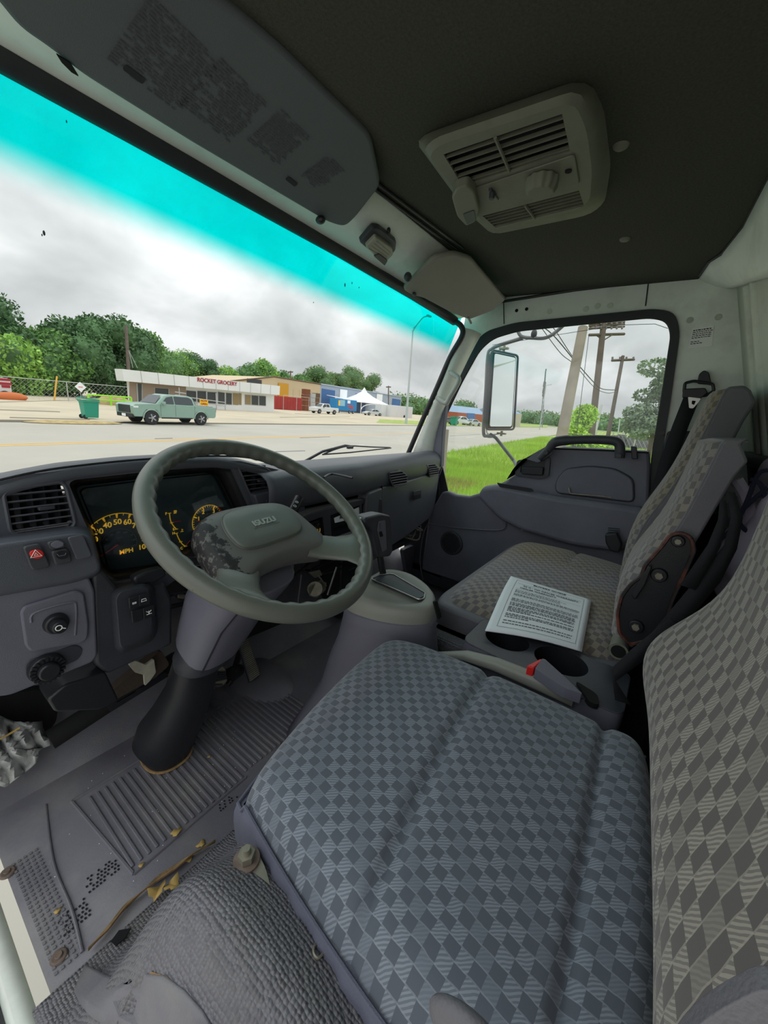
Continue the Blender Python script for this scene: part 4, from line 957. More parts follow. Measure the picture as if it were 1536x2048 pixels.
# hub pad
def hubloop(pts, h): return [wp(a, b, h) for a, b in pts]
HUB = [(-.118, .012), (-.108, .046), (-.075, .066), (0, .070), (.075, .062), (.108, .036), (.122, -.010), (.128, -.052), (.112, -.082), (.055, -.070), (0, -.064), (-.055, -.070), (-.104, -.086), (-.124, -.055)]
def sc_(pts, k, c=(0, 0)): return [(c[0]+(a-c[0])*k, c[1]+(b-c[1])*k) for a, b in pts]
hr = []
for h, k in ((-.085, .80), (-.075, .97), (-.055, 1.0), (-.042, .985), (-.032, .93), (-.027, .84), (-.024, .6), (-.0235, .3)):
    hr.append(resample(spl([wp(a, b, h) for a, b in sc_(HUB, k)], 6, closed=True), 90))
obj('hub_cover', loft(hr), HUBW, sw_, ang=60)
PAD = [(-.078, .000), (-.066, .040), (-.03, .052), (.03, .052), (.068, .038), (.080, .0), (.064, -.030), (0, -.036), (-.064, -.032)]
pl_ = resample(spl([wp(a, b, -.0245) for a, b in PAD], 6, closed=True), 80); pc = sum(pl_, Vector())/80
obj('horn_pad', loft([pl_, [p+WN*.004 for p in pl_], [p.lerp(pc, .04)+WN*.0065 for p in pl_], [p.lerp(pc, .5)+WN*.008 for p in pl_], [p.lerp(pc, .95)+WN*.0085 for p in pl_]]), WHEELP, sw_, ang=60)
obj('pad_groove', tube([p+WN*.001 for p in pl_], .0022, 6, closed=True), WHEELM, sw_)
eb = obj('emblem_plate', prism([wp(a, b, -.017) for a, b in ((-.030, -.002), (.030, -.002), (.030, .018), (-.030, .018))], WN*.0012), WHEELP, sw_, bevel=.0008)
text('emblem_text', 'ISUZU', wp(0, .008, -.0156), WU, WN, .0165, mat('embossed_letters', S(168, 176, 170), .5), sw_, depth=.0012, bold=.0005, xs=1.15)
# spokes at four and eight o'clock
for sgn in (1, -1):
    rings = []
    a_rim = math.radians(-40) if sgn > 0 else math.radians(220)
    for t, wv, th, h in ((0, .036, .013, -.045), (.25, .034, .013, -.040), (.5, .034, .012, -.030), (.75, .039, .011, -.014), (.92, .052, .009, -.003), (1.02, .068, .006, 0)):
        s0 = Vector((sgn*.085, -.052)); s1 = Vector((math.cos(a_rim)*.192, math.sin(a_rim)*.192)); q = s0.lerp(s1, t)
        dr = (s1-s0).normalized(); pr = Vector((-dr.y, dr.x))
        L = []
        for k in range(20):
            b = 2*math.pi*k/20; c1, s_1 = math.cos(b), math.sin(b)
            L.append(wp(q.x+pr.x*wv*c1, q.y+pr.y*wv*c1, h+th*s_1))
        rings.append(L)
    obj('spoke', loft(rings), WHEELM, sw_, ang=60)
    obj('spoke_joint', tube([wp(sgn*.108+ca*.0, -.052+cb, -.032-.02*abs(cb)*8*0) for ca, cb in ((0, -.028), (0, 0), (0, .02))], .001, 5), BLK, sw_)
obj('hub_boss', cyl(wp(0, 0, -.14), wp(0, 0, -.06), .045, .06, 28), BLK, sw_)
# column shroud, stalks, boot
co = thing('steering_column', (-.42, .70, .10), 'lilac grey steering column shroud with a black rubber boot at the floor', 'steering column')
def colring(p, u, v, ru, rv, n=28, sq=3.0):
    L = []
    for k in range(n):
        a = 2*math.pi*k/n; c1, s1 = math.cos(a), math.sin(a); f = (abs(c1)**sq+abs(s1)**sq)**(-1/sq); L.append(p+u*c1*f*ru+v*s1*f*rv)
    return L
ax = Vector((0, 0, 1)); 
ctr_pts = [(wp(0, -.03, -.10), .070, .060), (wp(0, -.02, -.14), .080, .066), (Vector((-.345, .640, .46)), .074, .064), (Vector((-.365, .655, .40)), .064, .056), (Vector((-.378, .662, .365)), .056, .050)]
obj('shroud', loft([colring(p, WU, WV, a, b) for p, a, b in ctr_pts]), PLL, co, bevel=.004)
obj('shroud_seam', tube([colring(p, WU, WV, a*1.01, b*1.01)[18] for p, a, b in ctr_pts], .0015, 6), BLK, co)
XV, YV = Vector((1, 0, 0)), Vector((0, 1, 0))
obj('column_tube', loft([colring(Vector((-.372, .66, .385)), XV, YV, .053, .05, sq=2.2), colring(Vector((-.385, .672, .345)), XV, YV, .053, .05, sq=2.2), colring(Vector((-.388, .675, .32)), XV, YV, .048, .045, sq=2.2)]), PLD, co, bevel=.003)
bt = [(Vector((-.386, .680, .350)), .043, .040), (Vector((-.394, .705, .26)), .046, .046), (Vector((-.404, .735, .19)), .052, .058), (Vector((-.418, .760, .135)), .058, .068), (Vector((-.426, .772, .095)), .058, .066), (Vector((-.424, .770, .062)), .046, .050), (Vector((-.424, .770, .052)), .044, .048)]
obj('rubber_boot', loft([colring(p, XV, YV, a, b, 36, 2.4) for p, a, b in bt]), BLK, co, ang=60, label='black rubber boot around the column at the floor')
obj('boot_flange', tube(colring(Vector((-.424, .770, .059)), XV, YV, .047, .051, 40, 2.4), .003, 6, closed=True), FOAM, co)
# ignition side opening, turn signal lever, wiper stalk
q = PP(400, 1105, WC-WN*.10, WN); obj('ignition_switch', cyl(wp(-.088, -.055, -.10), wp(-.118, -.06, -.07), .020, .018, 20), BLK, co, bevel=.002)
obj('column_lever', tube([wp(-.06, .0, -.10), PP(378, 1122, WC-WN*.08, WN), PP(360, 1120, WC-WN*.08, WN)], [.008, .007, .008], 10), BLK, co)
st_ = [wp(.05, .03, -.10), PP(590, 1020, WC-WN*.07, WN), PP(598, 1003, WC-WN*.07, WN)]
obj('wiper_stalk', tube([wp(.05, .03, -.10), PP(580, 1026, WC-WN*.06, WN), PP(586, 1020, WC-WN*.06, WN), PP(598, 998, WC-WN*.05, WN)], [.007, .007, .011, .012], 14), BLK, co)
for k in range(2): q = PP(590+4*k, 1012-8*k, WC-WN*.035, WN); obj('stalk_mark', tube(ring_pts(q, .003, WN, 12), .0005, 4, closed=True), PAPER2, co)
q = [PY(x, y, .62) for x, y in ((722, 1046), (738, 1042), (745, 1052))]

# pedals
gp_ = thing('accelerator_pedal', PZ(505, 1345, .10), 'long ribbed accelerator pedal standing right of the brake pedal', 'pedal')
apn = Vector((0, -.75, .66)).normalized()
apl = [PP(x, y, Vector((-.18, .80, .16)), apn) for x, y in ((473, 1272), (492, 1262), (522, 1350), (515, 1358), (500, 1366))]
obj('pedal_pad', prism(rnd(apl, .006), -apn*.010), RUB, gp_, bevel=.003)
dd = (apl[2]-apl[1])
for i in range(26):
    t = (i+.5)/26; a = apl[0].lerp(apl[4], t*.96+.02); b = apl[1].lerp(apl[2], t*.96+.02)
    obj('tread_rib', tube([a.lerp(b, .08)+apn*.0005, a.lerp(b, .92)+apn*.0005], .0016, 5), STEEL, gp_)
obj('pedal_arm', tube([apl[0].lerp(apl[1], .5)-apn*.01, PY(480, 1248, .88), PY(478, 1215, .90)], .007, 8), BLK, gp_)
bp = thing('brake_pedal', PZ(435, 1365, .10), 'square brake pedal with diagonal metal worn ribs', 'pedal')
bn = Vector((0, -.72, .69)).normalized(); bpl = [PP(x, y, Vector((-.285, .79, .17)), bn) for x, y in ((412, 1338), (440, 1328), (452, 1338), (455, 1362), (446, 1372), (418, 1372), (410, 1360))]
obj('pedal_pad', prism(rnd(bpl, .006), -bn*.012), STEEL, bp, bevel=.003)
for i in range(7):
    t = (i+.5)/7; a = bpl[0].lerp(bpl[5], t); b = bpl[1].lerp(bpl[4], t); b = bpl[2].lerp(bpl[3], t) if 0 < i < 6 else b
    obj('tread_rib', tube([a.lerp(b, .05)+bn*.001, a.lerp(b, .95)+bn*.001], .0022, 6), PLD, bp)
obj('pedal_arm', tube([sum(bpl, Vector())/7-bn*.012, PY(470, 1335, .86), PY(500, 1240, .95)], .009, 8), BLK, bp)
obj('pedal_pivot', join(cyl(PY(462, 1352, .80), PY(478, 1340, .82), .016, n=16), cyl(PY(455, 1370, .80), PY(462, 1362, .80), .008, n=12)), BLK, bp)
q = PZ(430, 1390, FZ+.004); obj('pedal_stop_pad', box(q, (.05, .10, .004)), RISER, floor)
# ================================================================== SEATS
def cushion(c4, base_n, T, nu=70, nv=70, k=.35, crown=.02, p=9.0, seams=(), dep=.010, bulge=None, zfun=None, both=False, pw=None):
    """padded block: c4 four corners (u-,v-),(u+,v-),(u+,v+),(u-,v+) of the underside, rises by T along base_n"""
    a, b, c, d = [V3(q) for q in c4]; n = V3(base_n).normalized(); V, Fc = [], []
    def P(u, v):
        uu = u*math.sqrt(max(0, 1-k*v*v/2)); vv = v*math.sqrt(max(0, 1-k*u*u/2)); s, t = (uu/math.sqrt(1-k/2)*.5+.5 if False else uu*.5+.5), vv*.5+.5
        q = (a*(1-s)+b*s)*(1-t)+(d*(1-s)+c*s)*t
        q = q + bulge(s, t) if bulge else q
        return q, s, t
    for i in range(nu+1):
        u = -math.cos(math.pi*i/nu)
        u = math.copysign(abs(u)**.8, u)
        for j in range(nv+1):
            v = -math.cos(math.pi*j/nv); v = math.copysign(abs(v)**.8, v)
            q, s, t = P(u, v)
            e = (max(0, 1-abs(u)**p)*max(0, 1-abs(v)**p))**(1/ (pw or 3.2)); h = T*e + crown*(1-u*u)*(1-v*v)
            for f in seams: h -= dep*f(s, t)*min(1, e*1.2)
            if zfun: h += zfun(s, t)
            V.append(q+n*h)
    m = nv+1
    for i in range(nu):
        for j in range(nv): Fc.append((i*m+j, (i+1)*m+j, (i+1)*m+j+1, i*m+j+1))
    k0 = len(V)
    return V, Fc
def gl_(x, w): return math.exp(-(x/w)**2)
# driver's seat
ds = thing('driver_seat', (-.36, .12, .30), "driver's seat in blue grey checked woven fabric", 'seat')
c4 = [(-.592, -.12, .30), (-.088, -.09, .30), (-.118, .425, .30), (-.540, .358, .30)]
def dseam(s, t):
    return 1.0*gl_(t-.515-.01*math.sin(s*3), .016)+.9*gl_(t-.155-.035*(1-s), .015)
def dz(s, t): return -.020*max(0, (t-.75)/.25)**2 + .008*math.sin(s*math.pi)*0 + .012*gl_(t-.07, .06)
geo = cushion(c4, (0, 0, 1), .118, 150, 170, k=.26, crown=.012, p=13, seams=(dseam,), dep=.011, zfun=dz, pw=2.4)
cu = obj('seat_cushion', geo, FAB, ds, uvf=lambda c: (c.x+ (c.z*.3), c.y), ang=180)
# side skirt in plain cloth with wrinkles below the welt line
def ssq(s): return s
L0 = []
edge4 = [Vector(q) for q in c4]
def cush_pt(s, t, z): 
    u, v = s*2-1, t*2-1; k = .26
    uu = u*math.sqrt(1-k*v*v/2); vv = v*math.sqrt(1-k*u*u/2); s2, t2 = uu*.5+.5, vv*.5+.5
    q = (edge4[0]*(1-s2)+edge4[1]*s2)*(1-t2)+(edge4[3]*(1-s2)+edge4[2]*s2)*t2; return Vector((q.x, q.y, z))
per = [cush_pt(0, t/40, 0) for t in range(0, 41)]+[cush_pt(s/40, 1, 0) for s in range(1, 41)]+[cush_pt(1, 1-t/40, 0) for t in range(1, 41)]
cc = Vector((-.36, .13, 0))
def off(p, k, z): d = (p-cc); d.z = 0; d.normalize(); q = p+d*k; q.z = z; return q
rows = []
for z, k in ((.372, -.010), (.370, -.001), (.360, .002), (.345, .003), (.315, .001), (.285, -.006), (.262, -.018), (.255, -.04)):
    rows.append([off(p, k+.0018*math.sin(i*1.9)*(1 if .27 < z < .38 else 0), z-(.018 if 38 < i < 84 else 0)*(1)) for i, p in enumerate(per)])
obj('side_skirt', loft(rows, closed=False), SIDEF, ds, ang=180, label='plain dark side band of the cushion')
obj('welt', tube([off(p, -.002, .3735-(.018 if 38 < i < 84 else 0)) for i, p in enumerate(per)], .0022, 6), SIDEF, ds)
obj('seat_pan', box((-.36, .12, .27), (.42, .42, .04)), BLK, ds, bevel=.02)
lp_ = PR(636, 1900); obj('wire_loop', tube(spl([PR(x, y, .004) for x, y in ((645, 1893), (630, 1895), (627, 1912), (636, 1922), (648, 1908), (645, 1893))], 4), .0012, 6), STEEL, ds)
# driver's backrest : leaning slab seen from in front
def bp4(x, z, y): return Vector((x, y, z))
d4 = [(-.665, -.160, .345), (-.100, -.155, .345), (-.085, -.176, .93), (-.665, -.176, .93)]
def bz(s, t): return .050*gl_(t-.33, .15)*(.40+.60*s) - .022*gl_(t-.42, .10)*0 + .030*(abs(s-.5)*2)**4*gl_(t-.28, .18)
geo = cushion(d4, (0, .99, .12), .072, 110, 120, k=.16, crown=.004, p=9, zfun=bz, seams=(lambda s, t: .7*gl_(t-.10-.05*(s-.5)**2, .03),), dep=.012, pw=2.6)
obj('backrest', geo, FABB, ds, uvf=lambda c: (c.x+c.y*.6, c.z), ang=180, label='taupe checked backrest of the driver seat')
obj('backrest_shell', loft([[Vector((x, y-.02, z)) for x, y, z in ((-.64, -.14, .34), (-.13, -.14, .34), (-.13, -.22, .34), (-.64, -.22, .34))], [Vector((x, y-.0, z)) for x, y, z in ((-.64, -.13, .90), (-.13, -.13, .90), (-.13, -.166, .90), (-.64, -.166, .90))]]), VINYL, ds, bevel=.02)
obj('side_bolster', loft([[Vector(q)+Vector((0, -.085, -.005)) for q in r] for r in [rnd([(-.60, .02, .36), (-.60, .045, .44), (-.585, .02, .53), (-.64, .02, .54), (-.66, .02, .36)], .02), rnd([(-.53, -.03, .355), (-.53, -.02, .42), (-.53, -.03, .48), (-.6, -.03, .50), (-.63, -.03, .35)], .02)]]), VINYL, ds)

obj('lower_side_cover', prism(rnd([PX(x, y, -.64) for x, y in ((1330, 2130), (1385, 2060), (1440, 2020), (1560, 1960), (1620, 2130))], .01), (.006, 0, 0)), VINYL, ds, bevel=.0025)
q = PX(950, 2095, -.612); obj('recliner_cover', blob(q, (.008, .026, .018), 20, 12), VINYL, ds)
# passenger bench : cushion and two folding backs
pb = thing('passenger_bench', (.43, .18, .32), 'wide passenger bench cushion stained tan over grey checked fabric', 'seat')
c4 = [(.095, -.03, .33), (.770, -.02, .33), (.770, .405, .33), (.085, .405, .33)]
def pseam(s, t):
    r = 0
    if s > .64: r += .9*gl_(t-.47, .018)
    r += .35*gl_(s-.64, .008)*(1 if t < .47 else 0)
    return r
def pz(s, t): return .012*gl_(s-.80, .14)*gl_(t-.55, .5)-.012*max(0, (t-.8)/.2)**2
geo = cushion(c4, (0, 0, 1), .088, 110, 90, k=.16, crown=.010, p=9, seams=(pseam,), dep=.010, zfun=pz, pw=3.0)
obj('bench_cushion', geo, FABP, pb, uvf=lambda c: (c.x, c.y+c.z*.5), ang=180)
obj('cushion_band', prism(rnd([Vector((x, y, .315)) for x, y in ((.088, -.03), (.77, -.02), (.775, .395), (.72, .412), (.14, .412), (.080, .395))], .03), (0, 0, .070)), VINYL, pb, bevel=.012, label='plain grey vinyl front band of the bench')
obj('bench_base', box((.43, .16, .24), (.62, .40, .16)), BLK, pb, bevel=.02)
obj('bench_dark_box', box((.42, .15, .19), (.72, .46, .28)), VOID, floor)  # plain near-black box filling the space under and behind the bench base
def backrest(nm, lab, x0, x1, zb, zt, y0, y1, th, mat_, yb0=-.035, yb1=-.105):
    t_ = thing(nm, ((x0+x1)/2, y0, zb), lab, 'seat back')
    # front profile (y of the padded face) with lumbar swell, side profile as closed loop lofted across x
    prof = []
    n_ = 16
    for i in range(n_+1):
        t = i/n_; z = zb+(zt-zb)*t; y = y0+(y1-y0)*t+.030*math.exp(-((t-.28)/.24)**2); prof.append((y, z))
    top = [(prof[-1][0]-.012, zt+.012), (prof[-1][0]-.04, zt+.016), (yb1+.015, zt+.006), (yb1, zt-.02)]
    back = [(yb0+(yb1-yb0)*(z-zb)/(zt-zb), z) for y, z in prof[::-1][2:]]
    # fabric face
    m_ = 26; rows = []
    for (y, z) in prof+[(top[0][0]-.004, top[0][1]-.006), (top[1][0]+.005, top[1][1]-.009)]:
        r = []
        for j in range(m_+1):
            s = j/m_; x = x0+(x1-x0)*s; e = (1-(abs(2*s-1))**7)
            r.append(Vector((x, y-.026*(1-e)-.004*gl_(s-.25, .02)-.004*gl_(s-.75, .02), z)))
        rows.append(r)
    obj('backrest_face', loft(rows, closed=False), mat_, t_, uvf=lambda c: (c.x, c.z*1.0+c.y*.3), ang=180)
    # vinyl sides and back
    pr = [Vector((0, y-.020, z)) for y, z in prof]+[Vector((0, y-.0+(-.012 if i < 2 else 0), z-.004)) for i, (y, z) in enumerate(top)]+[Vector((0, y, z)) for y, z in back]
    pr = [Vector((0, p.y, p.z)) for p in pr]
    body = loft([[Vector((x0+.010, p.y+(.0), p.z)) for p in [q.lerp(Vector((0, (y0+y1)/2-th/2, (zb+zt)/2)), .03) for q in pr]], [Vector((x0+.001, p.y, p.z)) for p in pr], [Vector((x1-.001, p.y, p.z)) for p in pr], [Vector((x1-.010, p.y, p.z)) for p in [q.lerp(Vector((0, (y0+y1)/2-th/2, (zb+zt)/2)), .03) for q in pr]]])
    obj('backrest_cover', prism([Vector((x0, p.y, p.z)) for p in pr], (x1-x0, 0, 0)), VINYL, t_, bevel=.007, ang=50)
    obj('welt', tube([Vector((x0+.003, y-.022, z)) for y, z in prof], .003, 6), VINYL, t_)
    return t_
nb = backrest('folding_seat_back', 'nearer passenger seat back with a black hinge bracket on its side', .105, .44, .435, .840, .010, -.048, .085, FABP2, -.028, -.108)
fb = backrest('folding_seat_back', 'farther and taller passenger seat back beside the door, tan with dark checks', .455, .775, .44, .955, .030, -.055, .085, FABP, -.05, -.135)
# fold down hinge bracket
HX = .100
hl = lx([(1328, 1085), (1340, 1067), (1362, 1062), (1382, 1072), (1388, 1098), (1366, 1150), (1345, 1195), (1330, 1245), (1298, 1275), (1262, 1284), (1240, 1262), (1236, 1225), (1244, 1190), (1262, 1165), (1285, 1148), (1290, 1128)], HX)
hb = obj('hinge_bracket', prism(rnd(hl, .008), (-.012, 0, 0)), BLK, nb, bevel=.004, label='black steel fold-down hinge with rust along its flange')
obj('rusty_flange', tube([p+Vector((-.012, 0, 0)) for p in rnd(hl, .008)], .0035, 6, closed=True), mat('flaked_black', S(40, 34, 34), .5, dirt=S(130, 72, 56), dirt_amt=.9, dscale=30), nb)
for px, py, r in ((1356, 1082, .011), (1318, 1150, .014), (1272, 1252, .014)):
    P = PX(px, py, HX-.012); b_ = obj('pivot_bolt', cyl(P, P+Vector((-.006, 0, 0)), r, r*.85, 24), BLK, nb, bevel=.001)
    obj('bolt_head', cyl(P+Vector((-.006, 0, 0)), P+Vector((-.010, 0, 0)), r*.5, r*.45, 6), STEEL, nb)
obj('release_lever', loft([rnd(lx([(1262, 1190), (1296, 1132), (1304, 1134), (1290, 1170), (1270, 1200)], X), .004) for X in (HX-.012, HX-.024)]), BLK, nb, bevel=.003)
P = PX(1240, 1290, .11); obj('pivot_tube', cyl(P+Vector((.02, 0, 0)), P+Vector((-.03, 0, 0)), .017, n=24), ACP, nb); obj('tube_bore', cyl(P+Vector((-.029, 0, 0)), P+Vector((-.0305, 0, 0)), .013, n=24), VOID, nb)
# buckles between bench and door
bk2 = thing('belt_buckle', PX(1222, 1075, .74), 'black seat belt buckle at the back corner of the passenger bench by the door', 'buckle')
obj('buckle_body', prism(rnd(lx([(1212, 1065), (1236, 1062), (1246, 1085), (1240, 1102), (1222, 1098), (1213, 1082)], .74), .006), (-.03, 0, 0)), BLK, bk2, bevel=.005)
for k in range(3): obj('grille_bar', tube(lx([(1216, 1056+4*k), (1240, 1058+4*k)], .72), .0015, 6), BLK, bk2)

# seat belt on the wall
sb = thing('seat_belt', PX(1400, 780, WX-.03), 'black shoulder seat belt with its guide loop on the white side wall', 'seat belt')
obj('guide_cover', loft([rnd(lx([(1394, 768), (1398, 748), (1408, 740), (1418, 745), (1424, 770)], X), .006) for X in (WX, WX-.022)]), BLK, sb, bevel=.004)
obj('guide_loop', tube(rnd(lx([(1370, 766), (1388, 762), (1426, 768), (1428, 782), (1410, 792), (1368, 785)], WX-.026), .006), .0045, 8, closed=True), BLK, sb)
obj('guide_body', prism(rnd(lx([(1366, 778), (1410, 776), (1416, 786), (1400, 798), (1364, 796)], WX-.024), .004), (-.010, 0, 0)), BLK, sb, bevel=.003)
obj('webbing', loft([[p+Vector((0, 0, 0)) for p in lx([(1368, 792), (1400, 797)], WX-.03)], lx([(1345, 850), (1378, 850)], WX-.045), lx([(1318, 925), (1350, 930)], WX-.06), lx([(1280, 1060), (1316, 1062)], WX-.09)], closed=False), WEB, sb, solid=.0015)
obj('tongue', plate(rnd(lx([(1376, 794), (1402, 797), (1396, 806), (1386, 817), (1378, 816)], WX-.036), .003), [rnd(lx([(1384, 801), (1392, 802), (1388, 810), (1383, 808)], WX-.036), .002)], (-.003, 0, 0)), CHR, sb, label='bright metal tongue')

# dark belts and jacket behind the seats
jk = thing('folded_jacket', (.28, -.20, .66), 'lilac grey jacket with navy cords stuffed behind the passenger seats', 'jacket')
V_, F_ = blob((.25, -.190, .665), (.17, .060, .15), 40, 30)
V_ = [Vector((p.x, p.y+.012*math.sin(p.x*38+p.z*20)+.01*math.sin(p.z*45-p.x*15), p.z+.012*math.sin(p.x*30))) for p in V_]
obj('jacket_body', (V_, F_), LILAC, jk, ang=180)
for pl in (((1536, 940), (1515, 950), (1495, 1000), (1470, 1050), (1440, 1080)), ((1500, 958), (1520, 968), (1530, 1000), (1520, 1060), (1530, 1100)), ((1536, 975), (1500, 1005), (1480, 1025)), ((1475, 1040), (1490, 1060), (1520, 1075))):
    obj('cord', tube(spl([PX(x, y, .16) for x, y in pl], 5), .0035, 8), NAVY, jk)
obj('jacket_fold', tube(spl([PX(x, y, .19) for x, y in ((1472, 960), (1490, 990), (1500, 1030), (1480, 1050))], 5), .010, 8), LILAC, jk)
hb2 = thing('hanging_belt', (.10, -.14, .55), 'loose dark seat belt webbing hanging between the seat backs', 'seat belt')
obj('webbing', loft([lx([(1452, 985), (1470, 985)], .09), lx([(1462, 1035), (1486, 1035)], .08), lx([(1448, 1090), (1474, 1098)], .08), lx([(1400, 1150), (1440, 1165)], .07), lx([(1300, 1270), (1330, 1295)], .03)], closed=False), WEB, hb2, solid=.002)
obj('webbing_fold', loft([lx([(1440, 1000), (1452, 1000)], .085), lx([(1436, 1040), (1456, 1045)], .08), lx([(1415, 1090), (1440, 1095)], .075), lx([(1360, 1170), (1390, 1180)], .06)], closed=False), WEB, hb2, solid=.002)
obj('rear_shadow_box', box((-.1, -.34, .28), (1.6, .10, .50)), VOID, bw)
obj('side_webbing', loft([lx([(1340, 1235), (1362, 1260)], .0), lx([(1262, 1300), (1275, 1330)], -.0), lx([(1222, 1338), (1232, 1362)], -.02), lx([(1230, 1400), (1262, 1410)], -.03)], closed=False), WEB, hb2, solid=.002)

# ================================================================== CENTRE CONSOLE, CUP HOLDER, LEVERS
TOPP = mat('pale_console_plate', S(150, 150, 142), .5, var=.06)
gc = thing('gear_console', (-.03, .45, .10), 'lilac grey gear lever console with a pale oval top plate', 'console')
top = spl(lz([(702, 1188), (718, 1166), (745, 1150), (775, 1138), (815, 1145), (845, 1162), (864, 1182), (866, 1204), (850, 1216), (800, 1216), (745, 1206)], .445), 6, closed=True)
top = resample(top, 64); tcn = sum(top, Vector())/64
def ringz(k, z, sh=(0, 0)): return [Vector((tcn.x+(p.x-tcn.x)*k+sh[0], tcn.y+(p.y-tcn.y)*k+sh[1], z)) for p in top]
obj('console_body', loft([ringz(2.35, .06, (.03, .02)), ringz(2.0, .12, (.03, .02)), ringz(1.62, .20, (.02, .01)), ringz(1.38, .28, (.01, .01)), ringz(1.22, .34), ringz(1.14, .385), ringz(1.12, .405), ringz(1.06, .412)]), PLL, gc, ang=180)
obj('top_plate', loft([ringz(1.07, .395), ringz(1.08, .425), ringz(1.05, .438), ringz(.98, .445), ringz(.80, .447), ringz(.74, .441)]), TOPP, gc, ang=70, label='pale grey oval top plate')
gate = rnd(lz([(742, 1158), (760, 1150), (785, 1148), (850, 1186), (848, 1198), (838, 1200)], .4475), .006)
obj('gate_slot', prism(gate, (0, 0, -.003)), PLD, gc)
obj('gate_glass', prism([p+Vector((0, 0, .0008)) for p in rnd(lz([(752, 1160), (770, 1154), (848, 1192), (838, 1198)], .448), .004)], (0, 0, .0005)), GAUGE, gc, label='dark green indicator window')
obj('gate_rim', tube([p+Vector((0, 0, .001)) for p in gate], .0014, 6, closed=True), CHR, gc)
P = PP(680, 1326, (-.14, .45, .25), Vector((-.8, -.3, .5)).normalized()); obj('console_screw', blob(P, (.008, .008, .008), 12, 8), STEEL, gc)
obj('console_notch', prism(rnd([PY(x, y, .315) for x, y in ((865, 1203), (871, 1200), (880, 1232), (874, 1238))], .003), (0, -.004, 0)), VOID, gc)
gl2 = thing('gear_lever', PZ(770, 1148, .45), 'dark gear lever with a tall rounded grip and side button', 'gear lever')
gb_ = PZ(768, 1148, .445); gt_ = PP(752, 1105, gb_, Vector((0, 1, .0))); 
obj('lever_shaft', tube([gb_+Vector((0, 0, -.01)), PY(760, 1112, gb_.y+.01)], .0085, 12), BLK, gl2)
GYP = gb_.y+.005
grip = [PY(x, y, GYP) for x, y in ((716, 1044), (722, 1032), (752, 1025), (770, 1028), (773, 1040), (776, 1100), (770, 1110), (748, 1112), (742, 1096), (736, 1060), (728, 1052))]
obj('grip', prism([p+Vector((0, -.016, 0)) for p in rnd(grip, .008)], (0, .034, 0)), PLD, gl2, bevel=.007, seg=4)
obj('grip_panel', prism(rnd([PY(x, y, GYP-.0165) for x, y in ((757, 1042), (770, 1040), (773, 1098), (764, 1104), (754, 1060))], .003), (0, -.001, 0)), PLL, gl2)
obj('grip_slot', prism(rnd([PY(x, y, GYP-.018) for x, y in ((758, 1064), (763, 1062), (766, 1072), (760, 1074))], .002), (0, -.0008, 0)), VOID, gl2)
for k in range(3): obj('grip_mark', box(PY(760, 1048+4*k, GYP-.018), (.005, .001, .0012)), PLD, gl2)
obj('grip_button', cyl(PY(722, 1042, GYP), PY(712, 1044, GYP), .009, .008, 16), CHR, gl2, bevel=.001)
# low console between the seats with cup holders
ch = thing('cup_holder_console', (.02, .12, .12), 'grey console box between the seats with two round cup holders', 'console')
o1 = lz([(968, 1262), (1000, 1255), (1190, 1300), (1215, 1330), (1228, 1440), (1212, 1420), (1100, 1372), (1030, 1335), (985, 1300)], .40)
X0, X1, Y0, Y1 = -.065, .082, -.035, .265
def cz(y): return .395
outl = rnd([Vector((x, y, 0)) for x, y in ((X0, Y0), (X1, Y0), (X1, Y1), (X0+.02, Y1))], .025)
cA, cB = Vector((.028, .192, 0)), Vector((.028, .083, 0))
def circ(c, r, z, n=40): return [Vector((c.x+r*math.cos(2*math.pi*i/n), c.y+r*1.08*math.sin(2*math.pi*i/n), z)) for i in range(n)]
obj('box_sides', loft([[Vector((p.x, p.y, z)) for p in outl] for z in (.07, .30, .385, .395)], cap=False), PLL, ch)
obj('box_top', plate([Vector((p.x, p.y, .395)) for p in outl], [circ(cA, .042, .395), circ(cB, .046, .395)], (0, 0, -.004)), PLD, ch, bevel=.0015)
for c, r in ((cA, .042), (cB, .046)):
    obj('cup_well', loft([circ(c, r, .395), circ(c, r*.96, .375), circ(c, r*.82, .320), circ(c, r*.1, .319)], cap=False), BLK, ch, ang=60)
obj('rubber_tray', box((.15, .32, .20), (.24, .22, .26)), RISER, ch, bevel=.02)
hbk = thing('handbrake', (-.075, .14, .36), 'pale grey parking brake lever with a red button beside the cup holders', 'lever')
bpts = [(-.085, .30, .362), (-.078, .24, .386), (-.068, .18, .390), (-.062, .10, .388), (-.055, .04, .380)]
def flat_ring(p, w, h, d=Vector((0, 1, 0))):
    r = []; 
    for k in range(16):
        a = 2*math.pi*k/16; c1, s1 = math.cos(a), math.sin(a); f = (abs(c1)**4+abs(s1)**4)**(-.25); r.append(p+Vector((w*c1*f, 0, h*s1*f)))
    return r
obj('lever_cover', loft([flat_ring(Vector(p), w, h) for p, w, h in zip(bpts, (.008, .011, .013, .014, .012), (.006, .009, .011, .013, .012))]), TOPP, hbk, ang=60)
q = [PZ(x, y, .418) for x, y in ((1054, 1331), (1080, 1317), (1087, 1319), (1068, 1336))]
obj('release_button', prism(q, (0, 0, -.02)), RED, hbk, bevel=.002, label='red square end of the brake lever')
q = [PZ(x, y, .420) for x, y in ((1084, 1317), (1090, 1318), (1128, 1352), (1166, 1388), (1130, 1376), (1070, 1337))]
obj('lever_grip', prism(rnd(q, .004), (0, 0, -.02)), PLL, hbk, bevel=.004)
obj('side_pocket', prism(rnd(lz([(1150, 1360), (1195, 1388), (1200, 1410), (1180, 1405)], .400), .01), (0, 0, -.01)), VOID, ch)

